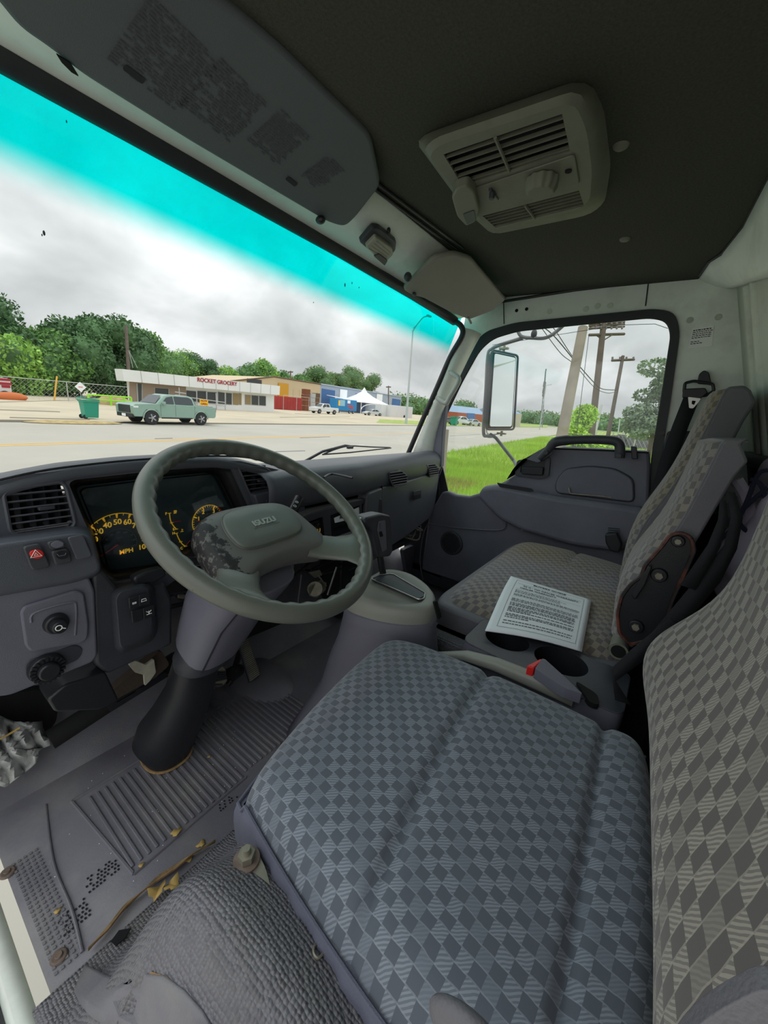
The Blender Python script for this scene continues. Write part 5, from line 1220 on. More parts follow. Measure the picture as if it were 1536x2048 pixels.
# papers on the bench
pp = thing('paper_stack', PZ(1080, 1220, .43), 'stapled white buyers guide form lying on the passenger bench', 'paper')
def pap(s, t, o=0):   # s across (left to right in reading), t down
    tl, tr_, br, bl = PZ(1022, 1152, .434), PZ(1181, 1199, .432), PZ(1163, 1299, .408), PZ(971, 1256, .418)
    q = tl.lerp(tr_, s).lerp(bl.lerp(br, s), t); q.z += .010*math.sin(math.pi*t*1.2)*(1-.3*s)+.006*math.sin(s*math.pi)*t + o; return q
g = [[pap(i/20, j/20) for j in range(21)] for i in range(21)]
obj('top_sheet', loft(g, closed=False), PAPER, pp, solid=.0004, ang=180)
for k in range(3):
    g = [[pap(i/10, j/10, -.0006*(k+1))+Vector((.0008*k, -.0008*k, 0)) for j in range(11)] for i in range(11)]
    obj('sheet', loft(g, closed=False), PAPER, pp, solid=.0004, ang=180)
def pline(s0, s1, t, h, m_=.0010):
    n = 8; V, Fc = [], []
    for i in range(n+1):
        s = s0+(s1-s0)*i/n
        for tt_ in (t-h/2, t+h/2): V.append(pap(s, tt_, m_))
    for i in range(n): Fc.append((2*i, 2*i+2, 2*i+3, 2*i+1))
    return V, Fc
def words(s0, s1, t, h, dens=.85):
    gs = []; s = s0
    while s < s1: l = random.uniform(.012, .045); l = min(l, s1-s); gs.append(pline(s, s+l, t, h)); s += l+.009
    return gs
gs = []
fr = .002
for t, a, b in ((.075, .10, .93), (.93, .10, .93)): gs.append(pline(a, b, t, .004))
for s in (.10, .93):
    V = []; Fc = []
    for i in range(13):
        for ds_ in (-.0018, .0018): V.append(pap(s+ds_, .075+.855*i/12, .001))
    Fc = [(2*i, 2*i+2, 2*i+3, 2*i+1) for i in range(12)]; gs.append((V, Fc))
for t in (.15, .165, .29, .47): gs.append(pline(.13, .90, t, .0025))
for t in (.32, .335, .35, .365, .38): gs += words(.14, .55+.3*random.random(), t, .006)
for t in (.41, .425, .44, .50, .515, .53, .545): gs += words(.14, .90, t, .007)
for t in (.575, .595, .615, .645, .665, .685, .705, .745, .765, .79, .84, .875): gs += words(.14, .88 if t not in (.685, .79) else .4, t, .011)
obj('print', join(*gs), INKG, pp, kind='stuff', smooth=False)
def ptext(body, s, t, size):
    P = pap(s, t, .0014); u = (pap(s+.05, t)-pap(s-.05, t)).normalized(); v = (pap(s, t-.05)-pap(s, t+.05)).normalized(); n = u.cross(v).normalized()
    text('heading', body, P, u, n, size, INK, pp, depth=.0001, bold=.0002)
ptext('BUYERS GUIDE', .52, .105, .012); ptext('AS IS - NO DEALER WARRANTY', .54, .205, .0092); ptext('DEALER WARRANTY', .40, .262, .0092)

# seat bolt bracket on the pedestal, leaves
bb_ = thing('seat_bracket', PZ(495, 1715, .16), 'muddy steel seat bracket and bolt at the front corner of the driver seat', 'bracket')
bz0 = PR(495, 1722).z+.004
obj('plate', prism(rnd(lz([(470, 1728), (478, 1708), (500, 1700), (516, 1712), (532, 1745), (545, 1795), (520, 1775), (490, 1758)], bz0), .006), (0, 0, .006)), STEEL, bb_, bevel=.002)
obj('plate_edge', tube(lz([(470, 1732), (488, 1756), (520, 1778), (546, 1800)], bz0+.002), .005, 8), RUST, bb_)
P = PZ(493, 1722, bz0+.006); obj('washer', cyl(P, P+Vector((0, 0, .003)), .014, n=28), BOLTM, bb_)
obj('nut', cyl(P+Vector((0, 0, .004)), P+Vector((0, 0, .012)), .009, n=6), STEEL, bb_, smooth=False); obj('stud', cyl(P+Vector((0, 0, .012)), P+Vector((0, 0, .019)), .005, .004, 14), STEEL, bb_)
def leaf(px, py, z, r, a, lab, curl=.3, n=7):
    P = PZ(px, py, z); t_ = thing('dry_leaf', P, lab, 'leaf'); L = []
    for i in range(14):
        b = 2*math.pi*i/14; rr = r*(.55+.45*abs(math.cos(b*1.5+a)))*(1 if i % 2 else .8); L.append(P+Vector((rr*math.cos(b+a), rr*.7*math.sin(b+a), curl*abs(rr*math.sin(b)))))
    obj('blade', (L+[P+Vector((0, 0, .001))], [(i, (i+1) % 14, 14) for i in range(14)]), LEAF, t_, solid=.0006)
leaf(353, 1665, FZ+.010, .012, .3, 'yellow curled dry leaf at the edge of the ribbed foot panel')
leaf(378, 1718, FZ+.005, .009, 1.3, 'small brown leaf crumb beside the torn mat seam', .1)
leaf(402, 1688, FZ+.005, .010, 2.2, 'ragged olive brown leaf bit near the seat bracket', .1)
leaf(315, 1785, FZ+.020, .017, .9, 'pointed pale tan leaf standing in the torn seam', .8)
leaf(345, 1770, FZ+.022, .016, 2.0, 'long folded tan leaf lying along the torn seam', .5)
leaf(115, 1822, FZ+.006, .006, .4, 'tiny tan leaf scrap near the door sill', .1)
leaf(283, 1730, FZ+.008, .006, .4, 'tiny yellow crumb on the corner of the ribbed panel', .1)
leaf(418, 1513, FZ+.008, .005, 1.4, 'tiny yellow petal on the ribbed mat right of the boot', .1)
cr_ = []
for i in range(70):
    x, y = random.uniform(-.66, -.25), random.uniform(.56, .85); cr_.append(blob((x, y, FZ+.0045), (.0009, .0009, .0006), 5, 3))
obj('grit', join(*cr_), PAPER2, floor, kind='stuff')

# windshield wiper outside the glass
wi = thing('windshield_wiper', PY(600, 925, 1.03), 'black windshield wiper parked low on the glass in front of the shelf', 'wiper')
wy = 1.015
obj('wiper_arm', tube(ly([(596, 930), (645, 903), (690, 891), (706, 893)], wy+.01), [.005, .005, .0045, .004], 8), BLK, wi)
obj('wiper_blade', tube(ly([(645, 909), (700, 905), (782, 896)], wy), .0028, 6), BLK, wi)
obj('blade_frame', tube(spl(ly([(648, 908), (672, 898), (700, 892), (745, 894), (780, 895)], wy+.006), 5), .003, 6), BLK, wi)
obj('blade_joint', box(PY(700, 895, wy), (.03, .012, .01)), PLD, wi, bevel=.002)

# outside mirror with its tubular arms
MX = 1.10
om = thing('side_mirror', PX(1005, 780, MX), 'tall rectangular truck mirror on bent tubular arms outside the passenger window', 'mirror')
MC, MN = PX(1005, 780, MX), Vector((-.62, -.78, .10)).normalized()
def lm(pts, o=0): return [PP(x, y, MC+MN*o, MN) for x, y in pts]
fr_ = rnd(lm([(985, 702), (1034, 712), (1026, 857), (974, 857)]), .016)
obj('mirror_shell', prism(fr_, -MN*.035), RUB, om, bevel=.008)
obj('mirror_rim', tube(rnd(lm([(984, 700), (1036, 711), (1028, 859), (972, 859)], .002), .016), .005, 8, closed=True), PLD, om)
mg = rnd(lm([(989, 707), (1031, 716), (1023, 853), (979, 853)], .003), .010); obj('mirror_glass', prism(mg, MN*.002), MIRR, om)
GREY = mat('grey_tube_paint', S(112, 114, 116), .45)
obj('arm', tube(spl(lx([(1046, 676), (1000, 690), (984, 698), (976, 712), (972, 780), (967, 862), (975, 872), (990, 872)], MX+.03), 6), .0085, 10), GREY, om)
obj('arm', tube(spl(lx([(1034, 655), (1042, 672), (1066, 676), (1096, 674), (1130, 648)], MX+.02)+[PX(1152, 622, .90)], 6), .0075, 10), GREY, om)
obj('arm', tube(lx([(980, 868), (992, 876), (1028, 922)], MX-.01)+[PX(1040, 945, .87)], .0075, 10), GREY, om)
obj('inner_arm', tube(spl(lx([(1008, 698), (985, 704), (979, 720), (972, 850), (982, 868), (1006, 866)], MX+.015), 5), .0035, 8), CHR, om)
for px, py in ((1008, 697), (1003, 867)): P = PX(px, py, MX+.015); obj('clamp', join(box(P, (.02, .04, .008)), cyl(P-Vector((0, 0, .012)), P+Vector((0, 0, .012)), .006, n=10)), STEEL, om)
obj('arm_cap', blob(PX(1068, 668, MX+.02), (.013, .013, .020), 16, 10), PLD, om)
pillar_knob = obj('door_frame_knob', blob(PX(920, 758, .83), (.010, .012, .016), 12, 8), BLK, wf)
# ================================================================== OUTSIDE
GZ = -1.15
def G(x, y): return PZ(x, y, GZ)
def TZ(P, py):
    """height of the point standing above P that is sighted at image row py"""
    lo, hi = -5.0, 60.0
    for _ in range(50):
        m = (lo+hi)/2; d = W2C.transposed() @ (Vector((P.x, P.y, m))-CAM); v = CY+F*d.y/d.z
        if v > py: lo = m
        else: hi = m
    return lo
CONC = mat('concrete_lot', S(196, 184, 160), .9, var=.08, vscale=.25, dirt=S(168, 158, 140), dirt_amt=.6, dscale=.15)
ROADM = mat('pale_road', S(176, 172, 160), .9, var=.05, vscale=.4, dirt=S(160, 155, 145), dirt_amt=.4, dscale=.12)
GRASS = mat('grass_ground', S(150, 172, 84), .95, var=.25, vscale=.9, dirt=S(170, 160, 110), dirt_amt=.5, dscale=.35)
GRASSB = mat('grass_blades', S(170, 204, 84), .8, var=.2, vscale=.6, dirt=S(190, 185, 110), dirt_amt=.4, dscale=.5)
LAND = mat('far_land', S(120, 140, 80), .95, var=.15, vscale=.02)
rd = Vector((1, .131, 0)).normalized(); rn = Vector((-rd.y, rd.x, 0))
def rp(u, v, z=0): q = rd*u+rn*v; return Vector((q.x, q.y, GZ+z))
def quad(nm, u0, u1, v0, v1, z, m, th=.02):
    o = obj(nm, loft([[rp(u, v0, z), rp(u, v1, z)] for u in np.linspace(u0, u1, 24)], closed=False), m, smooth=False); struct(o); return o
gr0 = quad('ground', -400, 900, -500, 900, -.06, LAND); gr0['label'] = 'far flat land around the road'
road = quad('road', -150, 700, 7.15, 24.3, -.0, ROADM); road['label'] = 'pale concrete road in front of the truck'
lot = quad('parking_lot', -120, 260, 24.5, 125, .05, CONC); lot['label'] = 'wide tan parking lot across the road'
verge = quad('grass_verge', 5.5, 600, -60, 7.0, -.01, GRASS); verge['label'] = 'bright green roadside grass on the near side'
quad('roadside', -60, 5.5, -40, 7.15, -.02, ROADM)['label'] = 'pale ground around the truck'
kb = obj('road_kerb', loft([[rp(u, 24.3, 0), rp(u, 24.3, .10), rp(u, 24.6, .10), rp(u, 24.6, 0)] for u in (-150, 8.8, 9.0)], closed=False), mat('kerb_grey', S(140, 134, 122), .9), road)
obj('road_kerb', loft([[rp(u, 24.3, 0), rp(u, 24.3, .07), rp(u, 24.6, .07), rp(u, 24.6, 0)] for u in (16, 80, 400)], closed=False), MATS['kerb_grey'], road)
LINE = mat('yellow_line_paint', S(226, 178, 80), .8); WLINE = mat('white_line_paint', S(215, 212, 205), .8)
obj('yellow_line', loft([[rp(u, 15.72, .004), rp(u, 15.90, .004)] for u in (-80, 0, 60, 300)], closed=False), LINE, road)
obj('yellow_line', loft([[rp(u, 16.10, .004), rp(u, 16.22, .004)] for u in (-80, 0, 20, 24)], closed=False), LINE, road)
for k in range(14): obj('white_line', loft([[rp(u, 11.3, .004), rp(u, 11.42, .004)] for u in (4+11*k, 7+11*k)], closed=False), WLINE, road)
for (a, b) in (((400, 893), (445, 889)), ((520, 905), (610, 902)), ((310, 878), (345, 877)), ((900, 872), (960, 869)), ((600, 876), (660, 874))):
    obj('road_crack', tube([G(*a)+Vector((0, 0, .004)), G(*b)+Vector((0, 0, .004))], .02, 4), PLL, road)
DARKS = mat('lot_crack', S(140, 132, 116), .95)
for (a, b) in (((0, 822), (120, 826)), ((20, 838), (180, 842)), ((0, 806), (200, 800)), ((560, 836), (700, 834)), ((590, 828), (640, 831))):
    obj('lot_crack', tube([G(*a)+Vector((0, 0, .052)), G(*b)+Vector((0, 0, .052))], .05, 4), DARKS, lot)
obj('straw_patch', blob(G(150, 846)+Vector((0, 0, .03)), (2.2, .9, .10), 16, 8), mat('dry_straw', S(176, 156, 110), .95, var=.3, vscale=3), lot)
obj('lot_grass', loft([[G(752, 846)+Vector((0, 0, .06)), G(760, 839)+Vector((0, 0, .06))], [G(850, 851)+Vector((0, 0, .06)), G(850, 843)+Vector((0, 0, .06))], [G(1095, 855)+Vector((0, 0, .06)), G(1095, 850)+Vector((0, 0, .06))]], closed=False), GRASS, lot)

def npmesh(name, V, Fq, m, parent=None, kind=None, smooth=False):
    me = bpy.data.meshes.new(name); off = root_org(parent) if parent else Vector((0, 0, 0)); V = np.asarray(V, dtype=np.float32)-np.array(off, dtype=np.float32)
    n = len(V); k = Fq.shape[1]; me.vertices.add(n); me.vertices.foreach_set('co', V.ravel()); me.loops.add(Fq.size); me.loops.foreach_set('vertex_index', Fq.ravel().astype(np.int32))
    me.polygons.add(len(Fq)); me.polygons.foreach_set('loop_start', np.arange(0, Fq.size, k, dtype=np.int32)); me.polygons.foreach_set('loop_total', np.full(len(Fq), k, dtype=np.int32))
    me.update(); me.validate(); me.materials.append(m); o = bpy.data.objects.new(name, me); COL.objects.link(o)
    if parent: o.parent = parent
    if kind: o['kind'] = kind
    return o
def leaves(centres, radii, n, size, squash=.9):
    """n small leaf quads scattered through ellipsoid puffs"""
    C_ = np.array(centres); R_ = np.array(radii); w_ = (R_**2); w_ = w_/w_.sum(); idx = RNG.choice(len(C_), n, p=w_)
    d = RNG.normal(size=(n, 3)); d /= np.linalg.norm(d, axis=1)[:, None]; rr = RNG.uniform(.55, 1.05, n)**.6
    P = C_[idx]+d*(R_[idx]*rr)[:, None]*np.array([1, 1, squash])
    a = RNG.normal(size=(n, 3)); a /= np.linalg.norm(a, axis=1)[:, None]; b = np.cross(a, RNG.normal(size=(n, 3))); b /= np.linalg.norm(b, axis=1)[:, None]
    s = size*RNG.uniform(.6, 1.3, n)[:, None]; V = np.stack([P-a*s, P+b*s*.55, P+a*s, P-b*s*.55], 1).reshape(-1, 3); return V, np.arange(4*n).reshape(n, 4)
BARK = mat('bark', S(96, 84, 70), .95, var=.2, vscale=3)
def fol(name, c): 
    m = mat(name, c, .7, var=.35, vscale=.5); return m
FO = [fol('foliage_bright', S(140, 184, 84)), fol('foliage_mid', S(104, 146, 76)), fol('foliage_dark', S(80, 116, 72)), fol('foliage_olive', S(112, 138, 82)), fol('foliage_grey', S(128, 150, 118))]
def tree(P, h, wd, fm, n, label, group=None, name='tree', trunk=.25, leaf=.35, puffs=9, base=.12, cat='tree'):
    t_ = thing(name, P, label, cat, group); cs, rs = [], []
    for i in range(puffs):
        z = h*(base+.2+(.68-.0)*(i+.5)/puffs*.98); k = 1-abs((z/h)-.55)*1.1
        a = random.uniform(0, 6.28); r = random.uniform(.15, .42)*wd*k; rad = wd*random.uniform(.20, .32)*(.6+.5*k)
        z = min(z, h-rad*.8); cs.append((P.x+r*math.cos(a), P.y+r*math.sin(a), P.z+z)); rs.append(rad)
    V, Fq = leaves(cs, rs, n, leaf); npmesh('foliage', V, Fq, fm, t_)
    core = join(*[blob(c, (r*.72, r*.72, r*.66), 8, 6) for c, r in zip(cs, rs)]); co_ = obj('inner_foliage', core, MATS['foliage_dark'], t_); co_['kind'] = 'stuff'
    obj('trunk', tube([P, P+Vector((.1, 0, h*.45)), P+Vector((0, .2, h*.7))], [trunk, trunk*.8, trunk*.4], 8), BARK, t_)
    return t_
def atY(px, Y, z=GZ): p = PY(px, 800, Y); return Vector((p.x, Y, z))
# tree line behind the far fence, left to right: (px, distance ahead, top row, width m, shade)
tl = [(-45, 66, 560, 14, 2), (5, 62, 592, 10, 2), (30, 60, 672, 11, 0), (75, 62, 655, 12, 1), (118, 64, 650, 11, 1), (160, 66, 628, 12, 2), (200, 68, 612, 13, 2), (240, 70, 640, 13, 2), (285, 74, 645, 14, 1), (325, 80, 688, 13, 1), (362, 88, 697, 14, 0), (410, 98, 704, 14, 2), (452, 108, 732, 16, 0), (492, 116, 724, 16, 1), (532, 122, 716, 17, 0), (560, 130, 732, 16, 1), (598, 136, 742, 18, 1), (632, 142, 727, 22, 3), (668, 148, 738, 20, 3), (700, 152, 722, 26, 3), (738, 158, 742, 24, 3)]
wl_ = ['leftmost', 'second', 'third', 'fourth', 'fifth', 'sixth', 'seventh', 'eighth', 'ninth', 'tenth', 'eleventh', 'twelfth', 'thirteenth', 'fourteenth', 'fifteenth', 'sixteenth', 'seventeenth', 'eighteenth', 'nineteenth', 'twentieth', 'rightmost']
shade = ['bright green', 'mid green', 'dark green', 'olive green', 'grey green']
for i, (px, Y, top_, wd, sh) in enumerate(tl):
    Y = Y+9 if i < 9 else Y+6
    if 11 <= i <= 17: Y = 136+2.5*(i-11)
    if i in (9, 10): Y += 45; wd *= 1.3
    P = atY(px, Y); h = TZ(P, top_)-GZ
    tree(P, h, wd*(.85 if i < 9 else .8), FO[sh], 11000 if i < 12 else 6500, f'{shade[sh]} tree, {wl_[i]} in the tree line behind the fence and shop', 'trees behind the far lot', leaf=.27 if i < 12 else .38, puffs=14 if i < 12 else 11, base=-.06)
for i, (px, Y, top_, wd) in enumerate(((815, 330, 788, 60), (860, 350, 796, 60), (905, 360, 800, 60), (1060, 420, 822, 70), (1100, 400, 824, 70), (1145, 330, 828, 50), (1180, 300, 826, 50), (1230, 260, 838, 40), (1275, 240, 838, 40))):
    r = ray(px, 845); P = CAM + r*(Y/F); P = Vector((P.x, P.y, GZ)) if False else Vector((P.x, P.y, GZ)); h = max(6, TZ(P, top_)-GZ)
    tree(P, h, wd*.62, FO[1 if i % 2 else 3], 1800, 'distant low tree clump on the horizon, %s from the left pillar' % ['first', 'second', 'third', 'fourth', 'fifth', 'sixth', 'seventh', 'eighth', 'ninth'][i], 'distant tree clumps on the horizon', leaf=1.0, puffs=8, base=-.1, name='tree_clump')

tree(atY(-170, 70), 11, 11, FO[2], 9000, 'dark green tree past the left end of the tree line behind the fence', 'trees behind the far lot', leaf=.27, puffs=14, base=-.06)
tree(atY(-330, 66), 12, 12, FO[1], 9000, 'mid green tree farthest to the left beyond the white trailer', 'trees behind the far lot', leaf=.27, puffs=14, base=-.06)
# chain link fence on the left
GALV = mat('galvanised_steel', S(190, 193, 190), .5, metal=.3)
def clf(name, pts, h, label, np_, mesh=True):
    t_ = thing(name, pts[0], label, 'fence')
    tot = len(pts)-1
    for a, b in zip(pts, pts[1:]):
        n_ = max(1, int((b-a).length/np_))
        for i in range(n_+1): q = a.lerp(b, i/n_); obj('post', cyl(q, q+Vector((0, 0, h)), .05, n=6), GALV, t_)
        obj('top_rail', tube([a+Vector((0, 0, h)), b+Vector((0, 0, h))], .035, 5), GALV, t_)
        if mesh:
            gs = []; L = (b-a).length; d = (b-a).normalized(); st_ = .45
            k = int(L/st_)
            for i in range(-int(h/st_), k):
                for sg in (1, -1):
                    p0 = a+d*(i*st_); p1 = p0+d*h
                    if sg < 0: q0, q1 = p0+Vector((0, 0, h)), p1
                    else: q0, q1 = p0, p1+Vector((0, 0, h))
                    gs.append(tube([q0, q1], .008, 3))
            obj('mesh', join(*gs), GALV, t_, kind='stuff', smooth=False)
    return t_
clf('chain_link_fence', [atY(-20, 54), atY(262, 54)], TZ(atY(60, 54), 757)-GZ, 'long grey chain link fence between the tan lot and the tree line', 4.5)
sg_ = thing('fence_sign', atY(161, 53.8), 'small white diamond sign on the far chain link fence', 'sign'); q = PY(161, 774, 53.7)
obj('diamond', box(q, (.75, .05, .75), Matrix.Rotation(math.pi/4, 3, 'Y')), PAPER, sg_); obj('mark', box(q+Vector((0, -.04, 0)), (.4, .02, .06)), RED, sg_); obj('sign_tie', tube([Vector((q.x, 53.9, q.z)), Vector((q.x, 53.9, GZ))], .03, 5), GALV, sg_)
# shop
WB = mat('shop_white', S(226, 228, 228), .7, var=.04, vscale=.4); TAN = mat('shop_tan', S(150, 134, 118), .8); GLD = mat('dark_window', S(62, 66, 68), .25); CURT = mat('window_curtain', S(150, 130, 95), .8)
REDL = mat('red_letters', S(160, 34, 48), .6); METG = mat('grey_frame', S(175, 178, 178), .5)
A_ = G(257, 811); B_ = G(548, 825); A_.z = B_.z = GZ; sd = (B_-A_).normalized(); sn = Vector((sd.y, -sd.x, 0)); SL = (B_-A_).length
if sn.y > 0: sn = -sn
sh_ = thing('grocery_shop', A_.lerp(B_, .5), 'low white flat fronted grocery shop with dark windows across the road', 'shop')
def sp_(px, py, o=0):   # point on the shop front
    return PP(px, py, A_+sn*o, sn)
zt0, zt1 = TZ(A_, 758), TZ(B_, 786)
obj('wall', loft([[A_, B_, B_+Vector((6, 9, 0)), A_+Vector((6, 9, 0))], [Vector((p.x, p.y, zt0)) for p in (A_, B_, B_+Vector((6, 9, 0)), A_+Vector((6, 9, 0)))]]), WB, sh_, smooth=False)
tw = [sp_(259, 762, .03), sp_(372, 772, .03), sp_(372, 816, .03), sp_(259, 812, .03)]; obj('tan_wall', prism(tw, -sn*.01), TAN, sh_, smooth=False)
fa = [sp_(244, 738, 1.0), sp_(560, 772, 1.0), sp_(559, 790, 1.0), sp_(248, 762, 1.0)]; 
obj('fascia', prism(fa, -sn*1.6), WB, sh_, smooth=False)
for i in range(1, 12): t = i/12; obj('fascia_joint', tube([fa[0].lerp(fa[1], t)+sn*.02, fa[3].lerp(fa[2], t)+sn*.02], .03, 4), METG, sh_)
sx0, sx1 = sp_(399, 760, 1.02), sp_(470, 768, 1.02); c_ = (sx0+sx1)/2
text('shop_sign', 'ROCKET GROCERY', c_, sd, sn, .72, REDL, sh_, depth=.03, bold=.012, xs=1.0)
for a, b, c_, d_ in (((309, 775), (338, 777), (338, 792), (309, 790)), ((372, 780), (393, 782), (393, 806), (372, 804)), ((394, 781), (413, 782), (413, 807), (394, 805)), ((414, 783), (434, 784), (434, 808), (414, 807)), ((436, 783), (450, 785), (450, 809), (436, 808)), ((452, 785), (464, 786), (464, 810), (452, 809)), ((490, 789), (502, 790), (502, 810), (490, 809)), ((503, 790), (517, 791), (517, 811), (503, 810)), ((518, 791), (532, 792), (532, 812), (518, 811))):
    f_ = obj('window', prism([sp_(*p, .06) for p in (a, b, c_, d_)], -sn*.04), METG, sh_, smooth=False)
    q4 = [sp_(*p, .07) for p in (a, b, c_, d_)]; cc_ = sum(q4, Vector())/4; obj('pane', prism([p.lerp(cc_, .08) for p in q4], sn*.01), GLD if a[0] != 490 else CURT, f_, smooth=False)
for a, b in ((466, 478), (478, 484)): q4 = [sp_(a, 786, .07), sp_(b-1, 787, .07), sp_(b-1, 810, .07), sp_(a, 809, .07)]; obj('pane', prism(q4, sn*.01), CURT, sh_, smooth=False)
dq = [sp_(x, y, .06) for x, y in ((274, 767), (284, 768), (284, 806), (276, 806))]; obj('door', prism(dq, sn*.03), GLD, sh_, smooth=False); obj('door_frame', tube([dq[3], dq[0], dq[1], dq[2]], .08, 4), METG, sh_)
for px, py in ((358, 775), (393, 781), (413, 784), (432, 786), (450, 788)):
    o_ = sp_(px, py, 1.3); obj('canopy_post', cyl(Vector((o_.x, o_.y, GZ)), o_, .06, n=6), METG, sh_)
ice = obj('ramp_rail', join(*[tube([sp_(x0, y0, 2.5), sp_(x1, y1, 2.5)], .05, 4) for x0, y0, x1, y1 in ((350, 784, 372, 787), (350, 790, 372, 793), (350, 796, 372, 799), (350, 802, 372, 805), (372, 794, 450, 805), (372, 802, 450, 812))]), METG, sh_, kind='stuff')
bn_ = thing('banner', sp_(409, 806, 3.2), 'yellow NOW OPEN banner standing before the shop windows', 'sign'); bq = [sp_(x, y, 3.2) for x, y in ((399, 798), (416, 800), (416, 812), (400, 810))]
obj('cloth', prism(bq, sn*.02), mat('banner_yellow', S(238, 196, 30), .7), bn_, smooth=False)
cc_ = sum(bq, Vector())/4; text('banner_text', 'NOW', cc_+sn*.04+Vector((0, 0, .20)), sd, sn, .36, REDL, bn_, bold=.01); text('banner_text', 'OPEN', cc_+sn*.04+Vector((0, 0, -.20)), sd, sn, .36, REDL, bn_, bold=.01)
obj('banner_stake', tube([bq[2]-Vector((0, 0, 0)), Vector((bq[2].x, bq[2].y, GZ))], .03, 5), METG, bn_)
# green pipe barrier and dirt
pr_ = thing('pipe_barrier', G(215, 806), 'bright lime green pipe barrier left of the shop', 'barrier'); LIME = mat('lime_paint', S(150, 220, 50), .5)
qa, qb = PY(176, 789, 48), PY(262, 795, 48)
for o_ in (0, .45): obj('rail', tube([qa-Vector((0, 0, o_)), qb-Vector((0, 0, o_))], .09, 6), LIME, pr_)
for t in (0, .5, .82, 1): q = qa.lerp(qb, t); obj('post', cyl(Vector((q.x, q.y, GZ)), q, .10, n=6), LIME, pr_)
dp = thing('dirt_pile', PY(228, 800, 50), 'low tan dirt pile beside the lime barrier', 'dirt pile'); q = PY(228, 802, 50)
V_, F_ = blob((q.x, 50, GZ), (1.9, 1.3, 1.0), 20, 10); V_ = [Vector((p.x+random.uniform(-.12, .12), p.y, p.z+random.uniform(-.12, .12))) for p in V_]; obj('heap', (V_, F_), mat('dirt', S(170, 148, 110), .95, var=.2, vscale=2), dp)
pkk = thing('orange_cone_pile', PY(18, 783, 50), 'orange plastic debris beside the white trailer at the left edge', 'debris'); q = PY(18, 783, 50); obj('heap', blob((q.x, 50, GZ+.3), (1.3, .5, .45), 12, 6), mat('orange_plastic', S(200, 110, 60), .7), pkk)
for px in ((110),): q = PY(px, 760, 53); sk = thing('yellow_stake', Vector((q.x, 53, GZ)), 'leaning yellow stake in front of the far fence', 'post'); obj('stake', tube([Vector((q.x-.3, 53, GZ)), Vector((q.x+.2, 53, TZ(Vector((q.x, 53, 0)), 752)))], .08, 6), LINE, sk)
